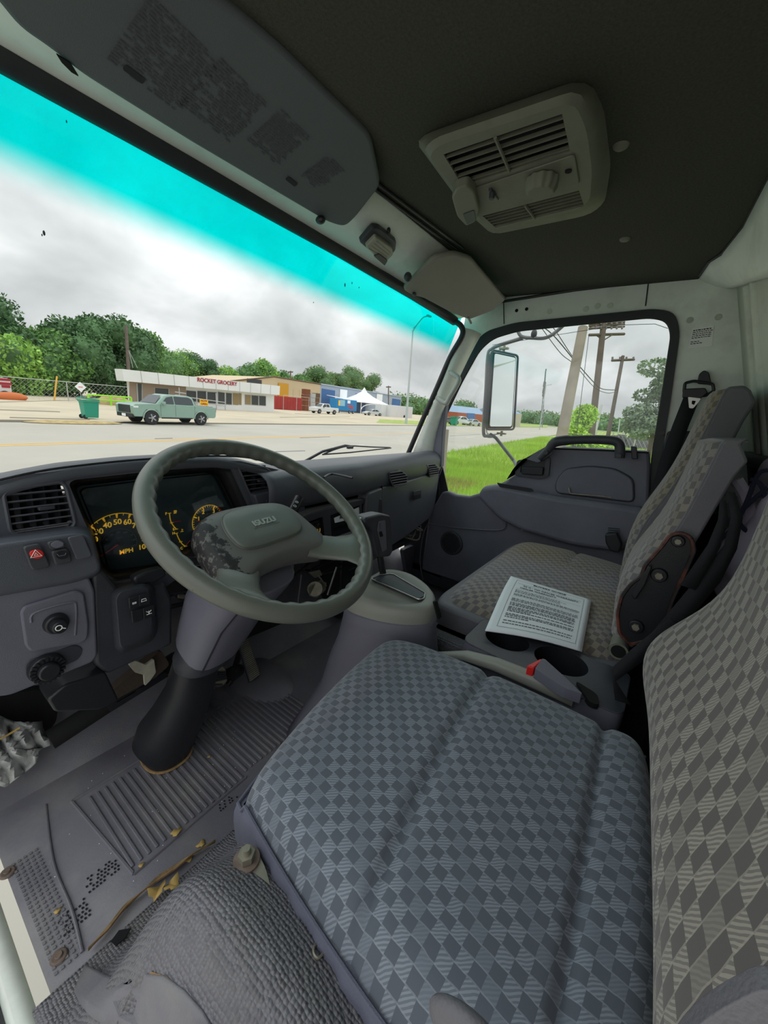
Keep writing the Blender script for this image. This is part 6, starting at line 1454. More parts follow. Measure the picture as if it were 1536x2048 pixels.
# vehicles ------------------------------------------------------------
TYRE = mat('tyre', S(40, 40, 42), .8); RIMM = mat('alloy_rim', S(170, 172, 172), .4, metal=.4); VGL = mat('vehicle_glass', S(52, 60, 64), .15); LAMP = mat('head_lamp', S(225, 228, 225), .2); TAIL = mat('tail_lamp', S(150, 50, 50), .3)
def vehicle(name, P, yaw, prof, cab, L, W, paint, label, cat, wheels, wr_=.38, group=None, wins=(), bed=None, extra=None):
    """prof: body side outline (x,z); cab: cabin outline; local x = forwards"""
    t_ = thing(name, P, label, cat, group); M3 = Matrix.Rotation(yaw, 3, 'Z'); ORG[t_.name] = Vector(P)
    def w3(g): V, Fc = g; return [M3 @ V3(v) + Vector(P) for v in V], Fc
    def side(loop, y0, y1, ins=0): 
        ca = [Vector((x, y0, z)) for x, z in loop]; return ca, [Vector((x, y1, z)) for x, z in loop]
    # body with wheel arches cut from the outline
    a, b = side(prof, -W/2, W/2); obj('body', w3(prism(a, (0, W, 0))), paint, t_, bevel=.06, seg=3)
    cz0 = min(z for x, z in cab); cz1 = max(z for x, z in cab)
    rings = []
    for f, y in ((0, -1), (1, 1)):
        rings.append([Vector((x, y*(W/2-.06-.22*(z-cz0)/(cz1-cz0+1e-6)), z)) for x, z in cab])
    if cab: obj('cabin', w3(loft(rings)), paint, t_, bevel=.05, seg=3)
    for wn in wins:
        for s in (-1, 1):
            V = [Vector((x, s*(W/2-.055-.22*(z-cz0)/(cz1-cz0)+.012), z)) for x, z in wn]; obj('side_window', w3(prism(rnd(V, .05), (0, s*.012, 0))), VGL, t_)
    xs_ = [x for x, z in cab]
    if cab and wins:
        # windshield and rear pane from the cabin outline ends
        lo = [p for p in cab if abs(p[1]-cz0) < .05]; hi = [p for p in cab if p[1] > cz1-.12]
        fx = max(p[0] for p in lo); fh = max(p[0] for p in hi); rx = min(p[0] for p in lo); rh = min(p[0] for p in hi)
        for x0_, x1_, s, nm in ((fx, fh, 1, 'windscreen'), (rx, rh, -1, 'rear_window')):
            w0, w1 = W/2-.14, W/2-.34; t0, t1 = .12, .88
            q = [Vector((x0_+(x1_-x0_)*t0+s*.03, -w0, cz0+(cz1-cz0)*t0)), Vector((x0_+(x1_-x0_)*t0+s*.03, w0, cz0+(cz1-cz0)*t0)), Vector((x0_+(x1_-x0_)*t1+s*.03, w1, cz0+(cz1-cz0)*t1)), Vector((x0_+(x1_-x0_)*t1+s*.03, -w1, cz0+(cz1-cz0)*t1))]
            obj(nm, w3(prism(q, (s*.01, 0, 0))), VGL, t_)
    for x in wheels:
        for s in (-1, 1):
            c = Vector((x, s*(W/2-.12), wr_)); wl = obj('wheel', w3(cyl(c-Vector((0, .12, 0)), c+Vector((0, .14*1, 0)), wr_, n=24)), TYRE, t_, bevel=.04)
            o_ = c+Vector((0, s*.135, 0)); obj('rim', w3(cyl(o_, o_+Vector((0, s*.02, 0)), wr_*.62, wr_*.55, 20)), BLK, wl)
            for k in range(5):
                an = k*2*math.pi/5; obj('rim_spoke', w3(tube([o_+Vector((0, s*.025, 0)), o_+Vector((wr_*.58*math.cos(an), s*.025, wr_*.58*math.sin(an)))], wr_*.09, 5)), RIMM, wl)
            obj('arch', w3(tube([c+Vector(((wr_+.08)*math.cos(k*math.pi/10), s*.10, (wr_+.08)*math.sin(k*math.pi/10))) for k in range(11)], .045, 6)), paint if name != 'box' else paint, t_)
    if extra: extra(t_, w3)
    return t_
SAGE = mat('sage_paint', S(140, 168, 155), .3, var=.03); WHV = mat('white_vehicle_paint', S(215, 218, 218), .35); SIL = mat('silver_paint', S(190, 196, 196), .35)
Pf, Pr = G(234, 848), G(425, 850); dv = (Pf-Pr); Lt = 5.4; yaw = math.atan2(dv.y, dv.x); Pm = (Pf+Pr)/2; Pm = Vector((Pm.x+.35, Pm.y+.6, GZ)); k_ = dv.length/Lt*.88
tprof = [(2.66, .48), (2.72, .62), (2.74, 1.08), (2.60, 1.20), (1.45, 1.27), (.90, 1.27), (-1.25, 1.27), (-1.28, 1.24), (-2.62, 1.22), (-2.68, 1.14), (-2.66, .62), (-2.55, .50), (-2.1, .50), (-2.0, .72), (-1.85, .88), (-1.25, .88), (-1.1, .72), (-1.0, .42), (1.15, .42), (1.25, .72), (1.4, .90), (2.0, .90), (2.15, .72), (2.25, .48)]
tcab = [(1.42, 1.22), (.80, 1.76), (.50, 1.86), (-.85, 1.85), (-1.10, 1.78), (-1.27, 1.22)]
twin = ([(1.05, 1.29), (.66, 1.68), (.25, 1.77), (.25, 1.29)], [(.17, 1.29), (.17, 1.77), (-.80, 1.76), (-1.0, 1.66), (-1.06, 1.29)])
def tex(t_, w3):
    obj('grille', w3(box((2.72*k_, 0, .86), (.08, 1.25, .42))), BLK, t_, bevel=.02); obj('bumper', w3(box((2.68*k_, 0, .50), (.16, 1.70, .22))), BLK, t_, bevel=.04)
    obj('number_plate', w3(box((2.79*k_, 0, .50), (.02, .40, .15))), PAPER, t_)
    for s in (-1, 1):
        obj('head_lamp', w3(box((2.58*k_, s*.80, 1.0), (.30, .32, .13))), LAMP, t_, bevel=.03); obj('tail_lamp', w3(box((-2.66*k_, s*.87, 1.0), (.08, .16, .28))), TAIL, t_, bevel=.02)
        obj('door_mirror', w3(box((1.0*k_, s*1.06, 1.28), (.14, .22, .18))), SAGE, t_, bevel=.03); obj('door_handle', w3(box((.35, s*.945, 1.12), (.18, .03, .04))), SAGE, t_); obj('door_handle', w3(box((-.85, s*.945, 1.12), (.18, .03, .04))), SAGE, t_)
        for x in (1.15*k_, .21*k_, -1.1*k_): obj('door_gap', w3(tube([(x, s*.955, .50), (x, s*.955, 1.22)], .008, 4)), BLK, t_)
        obj('running_board', w3(box((.1, s*.94, .42), (2.0, .10, .08))), BLK, t_, bevel=.02)
    obj('bed_floor', w3(box((-1.95, 0, 1.19), (1.20, 1.5, .02))), BLK, t_)
tk = vehicle('pickup_truck', Pm, yaw, [(x*k_, z*k_*.98) for x, z in tprof], [(x*k_, z*k_*.98) for x, z in tcab], Lt, 1.91, SAGE, 'sage green pickup truck driving past in front of the shop', 'pickup', (1.70*k_, -1.55*k_), .40, wins=[[(x*k_, z*k_*.98) for x, z in w_] for w_ in twin], extra=tex)
Pw = G(648, 828); Pw.z = GZ+.05
def wex(t_, w3):
    obj('grille', w3(box((2.90, 0, .90), (.06, 1.3, .36))), BLK, t_); obj('bumper', w3(box((2.90, 0, .52), (.16, 1.85, .18))), RIMM, t_, bevel=.03); obj('number_plate', w3(box((2.99, 0, .52), (.02, .4, .15))), PAPER, t_)
    for s in (-1, 1): obj('head_lamp', w3(box((2.86, s*.80, .92), (.12, .26, .26))), LAMP, t_); obj('door_mirror', w3(box((.95, s*1.08, 1.34), (.14, .22, .24))), BLK, t_)
wprof = [(2.85, .45), (2.88, 1.10), (1.50, 1.24), (-2.80, 1.22), (-2.84, .55), (-2.3, .50), (-2.1, .86), (-1.4, .86), (-1.25, .45), (1.35, .45), (1.5, .88), (2.2, .88), (2.35, .45)]
wcab = [(1.5, 1.2), (.85, 1.82), (.6, 1.90), (-.5, 1.90), (-.72, 1.82), (-.85, 1.2)]
wwin = ([(1.1, 1.28), (.68, 1.74), (.25, 1.80), (.25, 1.28)], [(.15, 1.28), (.15, 1.80), (-.48, 1.78), (-.62, 1.28)])
vehicle('pickup_truck', Pw, math.radians(172), [(x*1.08, z*1.1) for x, z in wprof], [(x*1.08, z*1.1) for x, z in wcab], 5.8, 2.2, WHV, 'white pickup truck parked facing the road beside the blue trailer', 'pickup', (2.0, -1.9), .45, wins=[[(x*1.08, z*1.1) for x, z in w_] for w_ in wwin], extra=wex)
cprof = [(2.3, .30), (2.35, .62), (1.25, .88), (-1.9, .94), (-2.35, .85), (-2.35, .35), (-1.8, .30), (-1.65, .62), (-1.1, .62), (-.98, .26), (1.0, .26), (1.15, .62), (1.75, .62), (1.9, .30)]
ccab = [(1.1, .88), (.35, 1.36), (-.1, 1.44), (-.8, 1.40), (-1.7, .92)]
cwin = ([(.75, .95), (.28, 1.28), (-.15, 1.36), (-.15, .95)], [(-.22, .95), (-.22, 1.36), (-.75, 1.31), (-1.25, .96)])
Pc = G(745, 831.5); Pc.z = GZ+.05
vehicle('sedan', Pc, math.radians(160), [(x*1.25, z*1.2) for x, z in cprof], [(x*1.25, z*1.2) for x, z in ccab], 4.7, 2.1, SIL, 'silver sedan parked under the white tent', 'car', (1.8, -1.75), .40, wins=[[(x*1.25, z*1.2) for x, z in w_] for w_ in cwin])
# warehouse in two halves
HYY = 92.0
BEI = mat('beige_metal_siding', S(205, 184, 150), .7, var=.04, vscale=.3); BLU = mat('blue_grey_siding', S(160, 172, 188), .6); BLD = mat('blue_door', S(62, 104, 160), .5); ROOFM = mat('roof_edge', S(100, 76, 56), .6)
def wy_(x, y, o=0): return PY(x, y, HYY-o)
wh = thing('warehouse', atY(560, HYY), 'long beige metal warehouse behind the shop', 'building')
Lb = [wy_(440, 765), wy_(548, 754), wy_(641, 769)]; wallL = [Vector((Lb[0].x, HYY, GZ)), Lb[0], Lb[1], Lb[2], Vector((Lb[2].x, HYY, GZ))]
obj('wall', prism(wallL, (0, 30, 0)), BEI, wh, smooth=False); obj('roof_edge', tube([p+Vector((0, -.1, .1)) for p in Lb], .18, 4), ROOFM, wh)
obj('yellow_panel', box(wy_(567, 780, .2), (3.6, .1, 3.6)), mat('yellow_panel', S(206, 150, 40), .6), wh); obj('window', box(wy_(509, 764, .1), (4.5, .1, 1.4)), GLD, wh)
for k in range(14): x = Lb[0].x+(Lb[2].x-Lb[0].x)*(k+.5)/14; obj('siding_rib', box((x, HYY-.04, (GZ+5)/2), (.10, .06, 5)), BEI, wh)
wb2 = thing('blue_warehouse', atY(720, HYY), 'blue grey warehouse with roll up doors, right half of the long building', 'building')
Lc = [wy_(641, 769), wy_(803, 794)]; obj('wall', prism([Vector((Lc[0].x+.01, HYY, GZ)), Lc[0]+Vector((.01, 0, 0)), Lc[1], Vector((Lc[1].x, HYY, GZ))], (0, 25, 0)), BLU, wb2, smooth=False)
obj('roof_edge', tube([p+Vector((0, -.1, .1)) for p in Lc], .22, 4), BLU, wb2)
for a, b in (((644, 777), (668, 828)), ((712, 787), (730, 828)), ((785, 797), (799, 826))):
    p, q = wy_(*a, .1), wy_(*b, .1); d_ = obj('roller_door', prism([Vector((p.x, p.y, p.z)), Vector((q.x, p.y, p.z-(q.x-p.x)*.02)), Vector((q.x, p.y, GZ)), Vector((p.x, p.y, GZ))], (0, .1, 0)), BLD, wb2, smooth=False)
for a in ((687, 788), (759, 796)): p = wy_(*a, .15); obj('wall_sign', box(p, (3.6, .1, 2.8)), PAPER, wb2); 
# red container and yard fence, clutter
rc_ = thing('red_container', G(585, 820), 'long faded red shipping container between the shop and the pickup', 'container'); RC = mat('container_red', S(176, 66, 62), .7, var=.08, vscale=.6)
p, q = PY(549, 791, 72), PY(604, 792, 72); obj('box', box(((p.x+q.x)/2, 73, (p.z+GZ)/2), (abs(q.x-p.x), 2, p.z-GZ)), RC, rc_)
for k in range(22): x = p.x+(q.x-p.x)*(k+.5)/22; obj('corrugation', box((x, 71.96, (p.z+GZ)/2), (.18, .1, p.z-GZ-.3)), RC, rc_)
clf('yard_fence', [Vector((PY(567, 800, 70).x, 70, GZ)), Vector((PY(618, 800, 70).x, 70, GZ))], 3.2, 'tall chain link gate in front of the red container', 3.5, mesh=False)
for k, (px, c_, hh, lab) in enumerate(((611, RUST, 5.2, 'rust brown scrap stack behind the yard gate'), (622, METG, 4.4, 'grey steel crate stack left of the white pickup'), (631, ROOFM, 4.6, 'brown pallet stack behind the white pickup'))):
    q = PY(px, 800, 74+k); t_ = thing('scrap_stack', Vector((q.x, 74+k, GZ)), lab, 'scrap')
    for j in range(4): obj('crate', box((q.x+.1*(j % 2), 74+k, GZ+hh*(j+.5)/4), (1.6, 1.4, hh/4-.06)), c_, t_, bevel=.03)
# blue trailer
bt_ = thing('blue_trailer', G(695, 829), 'bright blue printed box trailer parked beside the white pickup', 'trailer'); TB = mat('trailer_blue', S(30, 130, 190), .5)
bY = 74; p, q = PY(673, 797, bY), PY(714, 803, bY); zb_ = TZ(Vector((p.x, bY, 0)), 820)
obj('box', box(((p.x+q.x)/2, bY+1.2, (p.z+zb_)/2), (q.x-p.x, 2.4, p.z-zb_)), TB, bt_, bevel=.05)
def tb(x, y, w_, h_, m_): obj('printed_panel', box(PY(x, y, bY-.03), (w_, .03, h_)), m_, bt_)
tb(685, 806, 2.0, 1.6, mat('pale_blue_print', S(150, 195, 215), .6)); tb(700, 812, 2.4, .35, RED); tb(703, 816, 1.8, .30, RED); tb(698, 804, 1.2, .8, PAPER); tb(679, 806, .8, 1.4, YEL2)
for px in (699, 706): c = PY(px, 829, bY-.1); c.z = GZ+.42; obj('wheel', cyl(c, c+Vector((0, .25, 0)), .38, n=16), TYRE, bt_); obj('hub', cyl(c-Vector((0, .02, 0)), c, .2, n=12), RIMM, bt_)
obj('hitch', box(PY(668, 824, bY+1), (2.0, .15, .15)), BLK, bt_); obj('trailer_leg', box(PY(678, 825, bY+.3), (.15, .15, 1.0)), BLK, bt_)
# white tent
tn = thing('party_tent', G(742, 830), 'white high peak canopy tent behind the silver sedan', 'tent'); TW = mat('tent_fabric', S(235, 236, 238), .7); tY = 84
pk_ = PY(743, 777, tY+4); e1, e2 = PY(716, 804, tY), PY(772, 808, tY); ez = e1.z; rings = []
cx_, cy_ = (e1.x+e2.x)/2, tY+4; hw = (e2.x-e1.x)/2
for t in (0, .1, .25, .45, .7, 1): r = 1-t; r = r**1.8 if t < 1 else .01; rings.append([Vector((cx_+hw*r*a, cy_+hw*.7*r*b, ez+(pk_.z-ez)*t)) for a, b in ((-1, -1), (0, -1.0), (1, -1), (1, 0), (1, 1), (0, 1), (-1, 1), (-1, 0))])
obj('canopy', loft(rings), TW, tn)
for a, b in ((-1, -1), (1, -1), (1, 1), (-1, 1)): obj('tent_leg', cyl((cx_+hw*a*.98, cy_+hw*.7*b*.98, GZ), (cx_+hw*a*.98, cy_+hw*.7*b*.98, ez), .09, n=6), TW, tn)
for b in (-1,): obj('tent_arch', tube([Vector((cx_+hw*.98*math.cos(a), cy_-hw*.7, ez-2.2+2.0*math.sin(a))) for a in np.linspace(0, math.pi, 12)], .14, 5), TW, tn)
obj('side_curtain', box((cx_, cy_+hw*.65, (ez+GZ)/2), (hw*1.9, .1, ez-GZ)), GLD, tn)
aw = thing('flat_awning', G(700, 820), 'flat white awning between the blue trailer and the tent', 'awning'); a_, b_ = PY(672, 795, 86), PY(722, 805, 86); obj('sheet', prism([a_, b_, b_+Vector((0, 4, .5)), a_+Vector((0, 4, .5))], (0, 0, .15)), TW, aw)
for q in (a_, b_): obj('awning_post', cyl(Vector((q.x, q.y, GZ)), q, .08, n=6), TW, aw)
# white trailers at the right
wt_ = thing('white_trailer', G(800, 838), 'plain white box trailer right of the silver sedan', 'trailer'); wY = 66; p, q = PY(783, 810, wY), PY(826, 816, wY); zb_ = TZ(Vector((p.x, wY, 0)), 838)
obj('box', box(((p.x+q.x)/2, wY+1.3, (p.z+zb_)/2), (q.x-p.x, 2.6, p.z-zb_)), WHV, wt_, bevel=.05); 
obj('front_face', box((p.x-1.0, wY+2.8, (p.z+zb_)/2), (2.6, 2.4, p.z-zb_-.2)), WHV, wt_, bevel=.08)
obj('chassis', box(((p.x+q.x)/2-1, wY+1.2, zb_-.1), (q.x-p.x+2, 1.8, .18)), BLK, wt_)
for px in (808, 812): c = PY(px, 842, wY-.1); c.z = GZ+.42; obj('wheel', cyl(c, c+Vector((0, .25, 0)), .38, n=16), TYRE, wt_)
wl2 = thing('white_trailer', PY(5, 770, 51), 'white box trailer with red lettering cut by the left edge', 'trailer'); p, q = PY(-40, 752, 51), PY(21, 756, 51); obj('box', box(((p.x+q.x)/2, 52.2, (p.z+GZ+.5)/2), (q.x-p.x, 2.4, p.z-GZ-.5)), WHV, wl2, bevel=.25)
for a, b, w_ in ((8, 759, .9), (6, 767, 1.2), (12, 773, .6)): obj('red_print', box(PY(a, b, 50.97), (w_, .03, .22)), REDL, wl2)
c = PY(10, 782, 50.9); c.z = GZ+.4; obj('wheel', cyl(c, c+Vector((0, .25, 0)), .4, n=16), TYRE, wl2)
# green bins
def bin_(P, s, label):
    t_ = thing('wheeled_bin', P, label, 'bin'); GB = MATS.get('bin_green') or mat('bin_green', S(40, 150, 126), .5)
    z = P.z; h = 1.25*s; w_ = .40*s
    obj('tub', loft([[P+Vector((a*w_*k, b*w_*k, zz)) for a, b in ((-1, -1), (1, -1), (1, 1), (-1, 1))] for zz, k in ((.08, .86), (h*.82, 1.02))]), GB, t_, bevel=.03)
    obj('rim', box(P+Vector((0, 0, h*.84)), (w_*2.25, w_*2.2, .10*s)), GB, t_, bevel=.02); obj('lid', loft([[P+Vector((a*w_*1.12, b*w_*1.1, zz+(.08 if a < 0 else 0))) for a, b in ((-1, -1), (1, -1), (1, 1), (-1, 1))] for zz in (h*.89, h*.96)]), GB, t_, bevel=.02)
    for b in (-1, 1): obj('wheel', cyl(P+Vector((-w_*.85, b*w_*.8, .13*s)), P+Vector((-w_*.85, b*w_*.8+.06, .13*s)), .13*s, n=16), TYRE, t_)
    obj('handle', tube([P+Vector((-w_*1.15, -w_*.8, h*.88)), P+Vector((-w_*1.35, -w_*.8, h*.92)), P+Vector((-w_*1.35, w_*.8, h*.92)), P+Vector((-w_*1.15, w_*.8, h*.88))], .025*s, 6), GB, t_)
bin_(G(185, 840)+Vector((0, .3, .05)), .95, 'teal green wheeled bin standing at the road edge left of the pickup')
bin_(G(907, 851), 1.4, 'teal green wheeled bin far off near the parked vehicles seen past the pillar')
# poles
WOODP = mat('weathered_wood', S(150, 140, 128), .9, var=.2, vscale=2); DWOOD = mat('dark_pole_wood', S(104, 92, 84), .9, var=.2, vscale=1.5)
def pole(px0, py0, px1, py1, depth, r0, r1, m_, label, name='utility_pole', arms=()):
    r = ray(px0, py0); a = CAM+r*(depth/F); r = ray(px1, py1); b = CAM+r*(depth/F); d = (b-a).normalized(); k = (a.z-GZ)/d.z; base_ = a-d*k
    t_ = thing(name, base_, label, 'pole'); obj('shaft', tube([base_, b], [r0, r1], 12), m_, t_); return t_, a, b, d, depth
def pq(px, py, depth): r = ray(px, py); return CAM+r*(depth/F)
t_, *_ = pole(1124, 870, 1166, 655, 11.0, .17, .13, WOODP, 'thick pale leaning utility pole nearest the passenger window')
INS = mat('insulator_grey', S(120, 112, 110), .5)
t2, *_ = pole(1186, 840, 1208, 640, 19.0, .17, .13, DWOOD, 'dark utility pole with twin crossarms full of insulators')
for y0, n_, th in ((646, 7, .12), (650, 0, .1), (655, 7, .10), (668, 0, .13)):
    obj('crossarm', tube([pq(1178, y0+2, 18.8), pq(1249, y0-2 if y0 < 660 else y0, 19.4)], th*.5, 4), DWOOD, t2)
    for k in range(n_): obj('insulator', cyl(pq(1181+10.5*k, y0+3, 18.9), pq(1181+10.5*k, y0-3, 18.9), .045, n=8), INS, t2)
for a, b in (((1206, 680), (1192, 670)), ((1208, 680), (1224, 670))): obj('brace', tube([pq(*a, 19), pq(*b, 19)], .03, 5), DWOOD, t2)
t3, *_ = pole(1222, 840, 1246, 712, 30.0, .16, .12, DWOOD, 'third utility pole with one crossarm, in front of the feathery tree')
obj('crossarm', tube([pq(1223, 721, 30), pq(1269, 719, 30)], .09, 4), DWOOD, t3)
for px in (1225, 1240, 1253, 1267): obj('insulator', cyl(pq(px, 721, 30), pq(px, 714, 30), .07, n=8), INS, t3)
t4, *_ = pole(257, 745, 252, 652, 60, .30, .22, DWOOD, 'dark wooden utility pole rising behind the left end of the shop')
for a, b in (((255, 690), (266, 736)), ((257, 700), (275, 736))): obj('guy_wire', tube([pq(*a, 60), pq(*b, 60)], .03, 4), GALV, t4)
wr4 = thing('overhead_wire', pq(160, 690, 58), 'pale sagging cable in front of the left tree line', 'cable'); obj('cable', tube(spl([pq(125, 665, 58), pq(140, 683, 58), (pq(165, 695, 58)), pq(192, 697, 58)], 6), .06, 5), GALV, wr4)
for nm, px, py0, py1, dpt, lab in (('utility_pole', 581, 752, 742, 120, 'small far pole behind the beige warehouse'), ('utility_pole', 777, 790, 772, 140, 'small far pole with a crossarm beyond the blue warehouse')):
    t_, a, b, d, dd_ = pole(px, py0, px, py1, dpt, .25, .2, DWOOD, lab); obj('crossarm', tube([pq(px-5, py1+2, dpt), pq(px+5, py1+2, dpt)], .2, 4), DWOOD, t_)
sl_ = pole(812, 847, 826, 660, 62, .20, .09, mat('lamp_post_grey', S(170, 178, 178), .5), 'tall slender grey street light with a curved arm', name='street_light')[0]
obj('lamp_arm', tube(spl([pq(825, 664, 62), pq(832, 652, 62), pq(840, 642, 62), pq(848, 634, 62), pq(860, 632, 62)], 4), .09, 6), MATS['lamp_post_grey'], sl_); obj('lamp_brace', tube([pq(826, 657, 62), pq(840, 643, 62)], .05, 5), MATS['lamp_post_grey'], sl_)
obj('lamp_head', box(pq(858, 632, 62), (1.0, .4, .2)), MATS['lamp_post_grey'], sl_)
# radio mast
RM = mat('mast_grey', S(118, 120, 120), .5)
r = ray(1083, 850); mb = CAM+r*(170/F); mb.z = GZ; mt = pq(1091, 745, 170)
ms = thing('radio_mast', mb, 'tall lattice radio mast on the far horizon', 'mast')
for s in (-1, 1): obj('mast_leg', tube([mb+Vector((s*1.7, 0, 0)), mt+Vector((s*.4, 0, 0))], .16, 4), RM, ms)
for k in range(14):
    t = k/14; a = mb.lerp(mt, t); b = mb.lerp(mt, t+1/14); w0 = 1.5-1.2*t; obj('lattice_bar', tube([a+Vector((-w0, 0, 0)), b+Vector((w0, 0, 0))], .12, 3), RM, ms)
for yy, w_ in ((768, 3.0), (780, 3.6), (786, 3.2)):
    t = (850-yy)/105; c = mb.lerp(mt, t)
    for k in range(-2, 3): obj('antenna', box(c+Vector((k*w_/2.2*.55, k*.1, 0)), (.6, .6, 2.2)), RM, ms)
obj('mast_top', cyl(mt, mt+Vector((0, 0, 1.5)), .25, n=6), RM, ms)
s2, *_ = pole(1080, 852, 1087, 805, 110, .14, .09, MATS['lamp_post_grey'], 'thin distant street light in front of the radio mast', name='street_light'); obj('lamp_arm', tube([pq(1087, 806, 110), pq(1092, 771, 110), pq(1103, 769, 110)], .10, 5), MATS['lamp_post_grey'], s2)
# overhead wires on the right
for k, (pts, dep, rad, lab) in enumerate(((((1062, 640), (1104, 668), (1150, 722), (1188, 765), (1205, 778), (1232, 780)), 14, .020, 'upper thick black cable sagging behind the truck mirror'), (((1072, 640), (1120, 705), (1150, 730), (1188, 774), (1215, 786), (1236, 782)), 14.5, .014, 'lower thin black cable sagging behind the truck mirror'), (((1090, 640), (1110, 660), (1148, 716), (1160, 712)), 13, .014, 'short cable bundle running to the leaning pole'))):
    t_ = thing('overhead_wire', pq(*pts[2], dep), lab, 'cable'); obj('cable', tube(spl([pq(*p, dep+i*1.2) for i, p in enumerate(pts)], 6), rad, 5), BLK, t_)
t_ = thing('guy_cable', pq(1165, 760, 12), 'thin steel guy wire crossing the sky beside the leaning pole', 'cable'); obj('cable', tube([pq(1178, 668, 12), pq(1152, 880, 12), pq(1152, 880, 12)+(pq(1152, 880, 12)-pq(1178, 668, 12))*.42], .008, 4), BLK, t_)
# distant building, vehicles
RB = mat('red_brick_paint', S(176, 92, 70), .8); RF = mat('pale_blue_roof', S(140, 165, 190), .6)
db_ = thing('roadside_building', pq(930, 840, 105), 'distant low red building with a pale blue roof past the pillar', 'building')
a, b = pq(886, 833, 105), pq(970, 828, 118); a.z = b.z = GZ; at, bt2 = TZ(a, 822), TZ(b, 820)
nn_ = Vector((b.y-a.y, -(b.x-a.x), 0)).normalized(); bk_ = -nn_*12 if nn_.x < 0 else nn_*12
bk_ = Vector((8, 9, 0))
obj('wall', loft([[a, b, b+bk_, a+bk_], [Vector((p.x, p.y, at)) for p in (a, b, b+bk_, a+bk_)]]), RB, db_, smooth=False)
obj('roof', loft([[Vector((p.x, p.y, at)) for p in (a-nn_*0, b, b+bk_, a+bk_)], [Vector((p.x, p.y, at+1.9)) for p in (a.lerp(b, .05)+bk_*.45, b+bk_*.45, b+bk_*.55, a.lerp(b, .05)+bk_*.55)]]), RF, db_, smooth=False)
obj('blue_panel', prism([pq(935, 826, 104), pq(950, 827, 104), pq(950, 840, 104), pq(935, 840, 104)], (.3, .3, 0)), BLD, db_, smooth=False)
w2_ = thing('grey_shed', pq(1030, 840, 120), 'pale gabled metal shed partly behind the truck mirror', 'building'); a, b = pq(990, 850, 125), pq(1040, 852, 120); a.z = b.z = GZ
obj('wall', loft([[a, b, b+Vector((6, 10, 0)), a+Vector((6, 10, 0))], [Vector((p.x, p.y, TZ(b, 828))) for p in (a, b, b+Vector((6, 10, 0)), a+Vector((6, 10, 0)))]]), mat('pale_siding', S(196, 190, 170), .8), w2_, smooth=False)
obj('roof', loft([[Vector((p.x, p.y, TZ(b, 828))) for p in (a, b, b+Vector((6, 10, 0)), a+Vector((6, 10, 0)))], [Vector((p.x, p.y, TZ(b, 818))) for p in (a+Vector((3, 5, 0)), b+Vector((3, 5, 0)), b+Vector((3.1, 5.1, 0)), a+Vector((3.1, 5.1, 0)))]]), RF, w2_, smooth=False)
for k, (px, py, pt, lab, c_) in enumerate(((893, 843, SIL, 'dark grey car parked farthest left by the red building', 150), (921, 843, WHV, 'white van parked in the middle before the red building', 150), (944, 845, SIL, 'silver car parked right of the white van by the red building', 160))):
    P = pq(px, py, 88); P.z = GZ+.03; vehicle('parked_car', P, math.radians(c_), [(x, z*(1.3 if k == 1 else 1)) for x, z in cprof], [(x, z*(1.3 if k == 1 else 1)) for x, z in ccab], 4.7, 1.9, MATS['mast_grey'] if k == 0 else pt, lab, 'car', (1.45, -1.4), .36, wins=[[(x, z*(1.3 if k == 1 else 1)) for x, z in w_] for w_ in cwin])
# near right: fence post, bush, feathery tree, grass, far fence
fp = thing('fence_post', pq(888, 985, 5.2), 'weathered wooden post in the grass just outside the windshield pillar', 'post')
a, b = pq(884, 985, 5.2), pq(889, 858, 5.2); a.z = min(a.z, GZ) ; obj('post', loft([[p+Vector((x, y, 0)) for x, y in ((-.05, -.045), (.05, -.045), (.05, .045), (-.05, .045))] for p in (Vector((a.x, a.y, GZ)), Vector((b.x, b.y, b.z)))]), WOODP, fp, bevel=.01)
obj('wire_band', tube([b+Vector((0, 0, -.28))+Vector((.06*math.cos(t), .055*math.sin(t), 0)) for t in np.linspace(0, 6.28, 12)], .006, 4), RUST, fp)
FL = mat('foliage_lime', S(176, 214, 84), .8, var=.3, vscale=1.5)
def bush(px, py, depth, wd, h, m_, n, leaf, label, nm='bush', cat='bush', sq=.9):
    r = ray(px, py); P = CAM+r*(depth/F); P.z = GZ; t_ = thing(nm, P, label, cat); cs, rs = [], []
    for i in range(14): a_ = random.uniform(0, 6.28); zz = random.uniform(.12, .86); rr = random.uniform(0, .42)*wd*(1.15-zz); cs.append((P.x+rr*math.cos(a_), P.y+rr*math.sin(a_), P.z+h*zz)); rs.append(wd*random.uniform(.13, .22))
    V, Fq = leaves(cs, rs, n, leaf, sq); npmesh('foliage', V, Fq, m_, t_)
    for k in range(5): c = cs[k]; obj('stem', tube([P, Vector(c)], [.05, .02], 5), BARK, t_)
    return t_, P
bush(1165, 860, 17, 2.4, 3.2, FL, 5200, .075, 'bright yellow green bush between the leaning pole and the dark pole')
bush(1120, 880, 14, 1.5, 1.75, FL, 2200, .06, 'smaller yellow green bush left of the leaning pole')
bush(1205, 878, 19, 2.4, 1.9, FL, 2800, .07, 'low green bush at the foot of the dark utility pole')
P = pq(1310, 860, 26); P.z = GZ
ft = thing('feathery_tree', P, 'tall feathery grey green tree at the right side of the passenger window', 'tree'); cs, rs = [], []
for i in range(26):
    a_ = random.uniform(0, 6.28); zz = random.uniform(.18, .95); rr = random.uniform(.1, 2.5)*(1.25-zz*.8); cs.append((P.x+rr*math.cos(a_), P.y+rr*math.sin(a_)*1.0, P.z+6.6*zz)); rs.append(random.uniform(.5, 1.1))
V, Fq = leaves(cs, rs, 7500, .13, .6); npmesh('foliage', V, Fq, FO[4], ft)
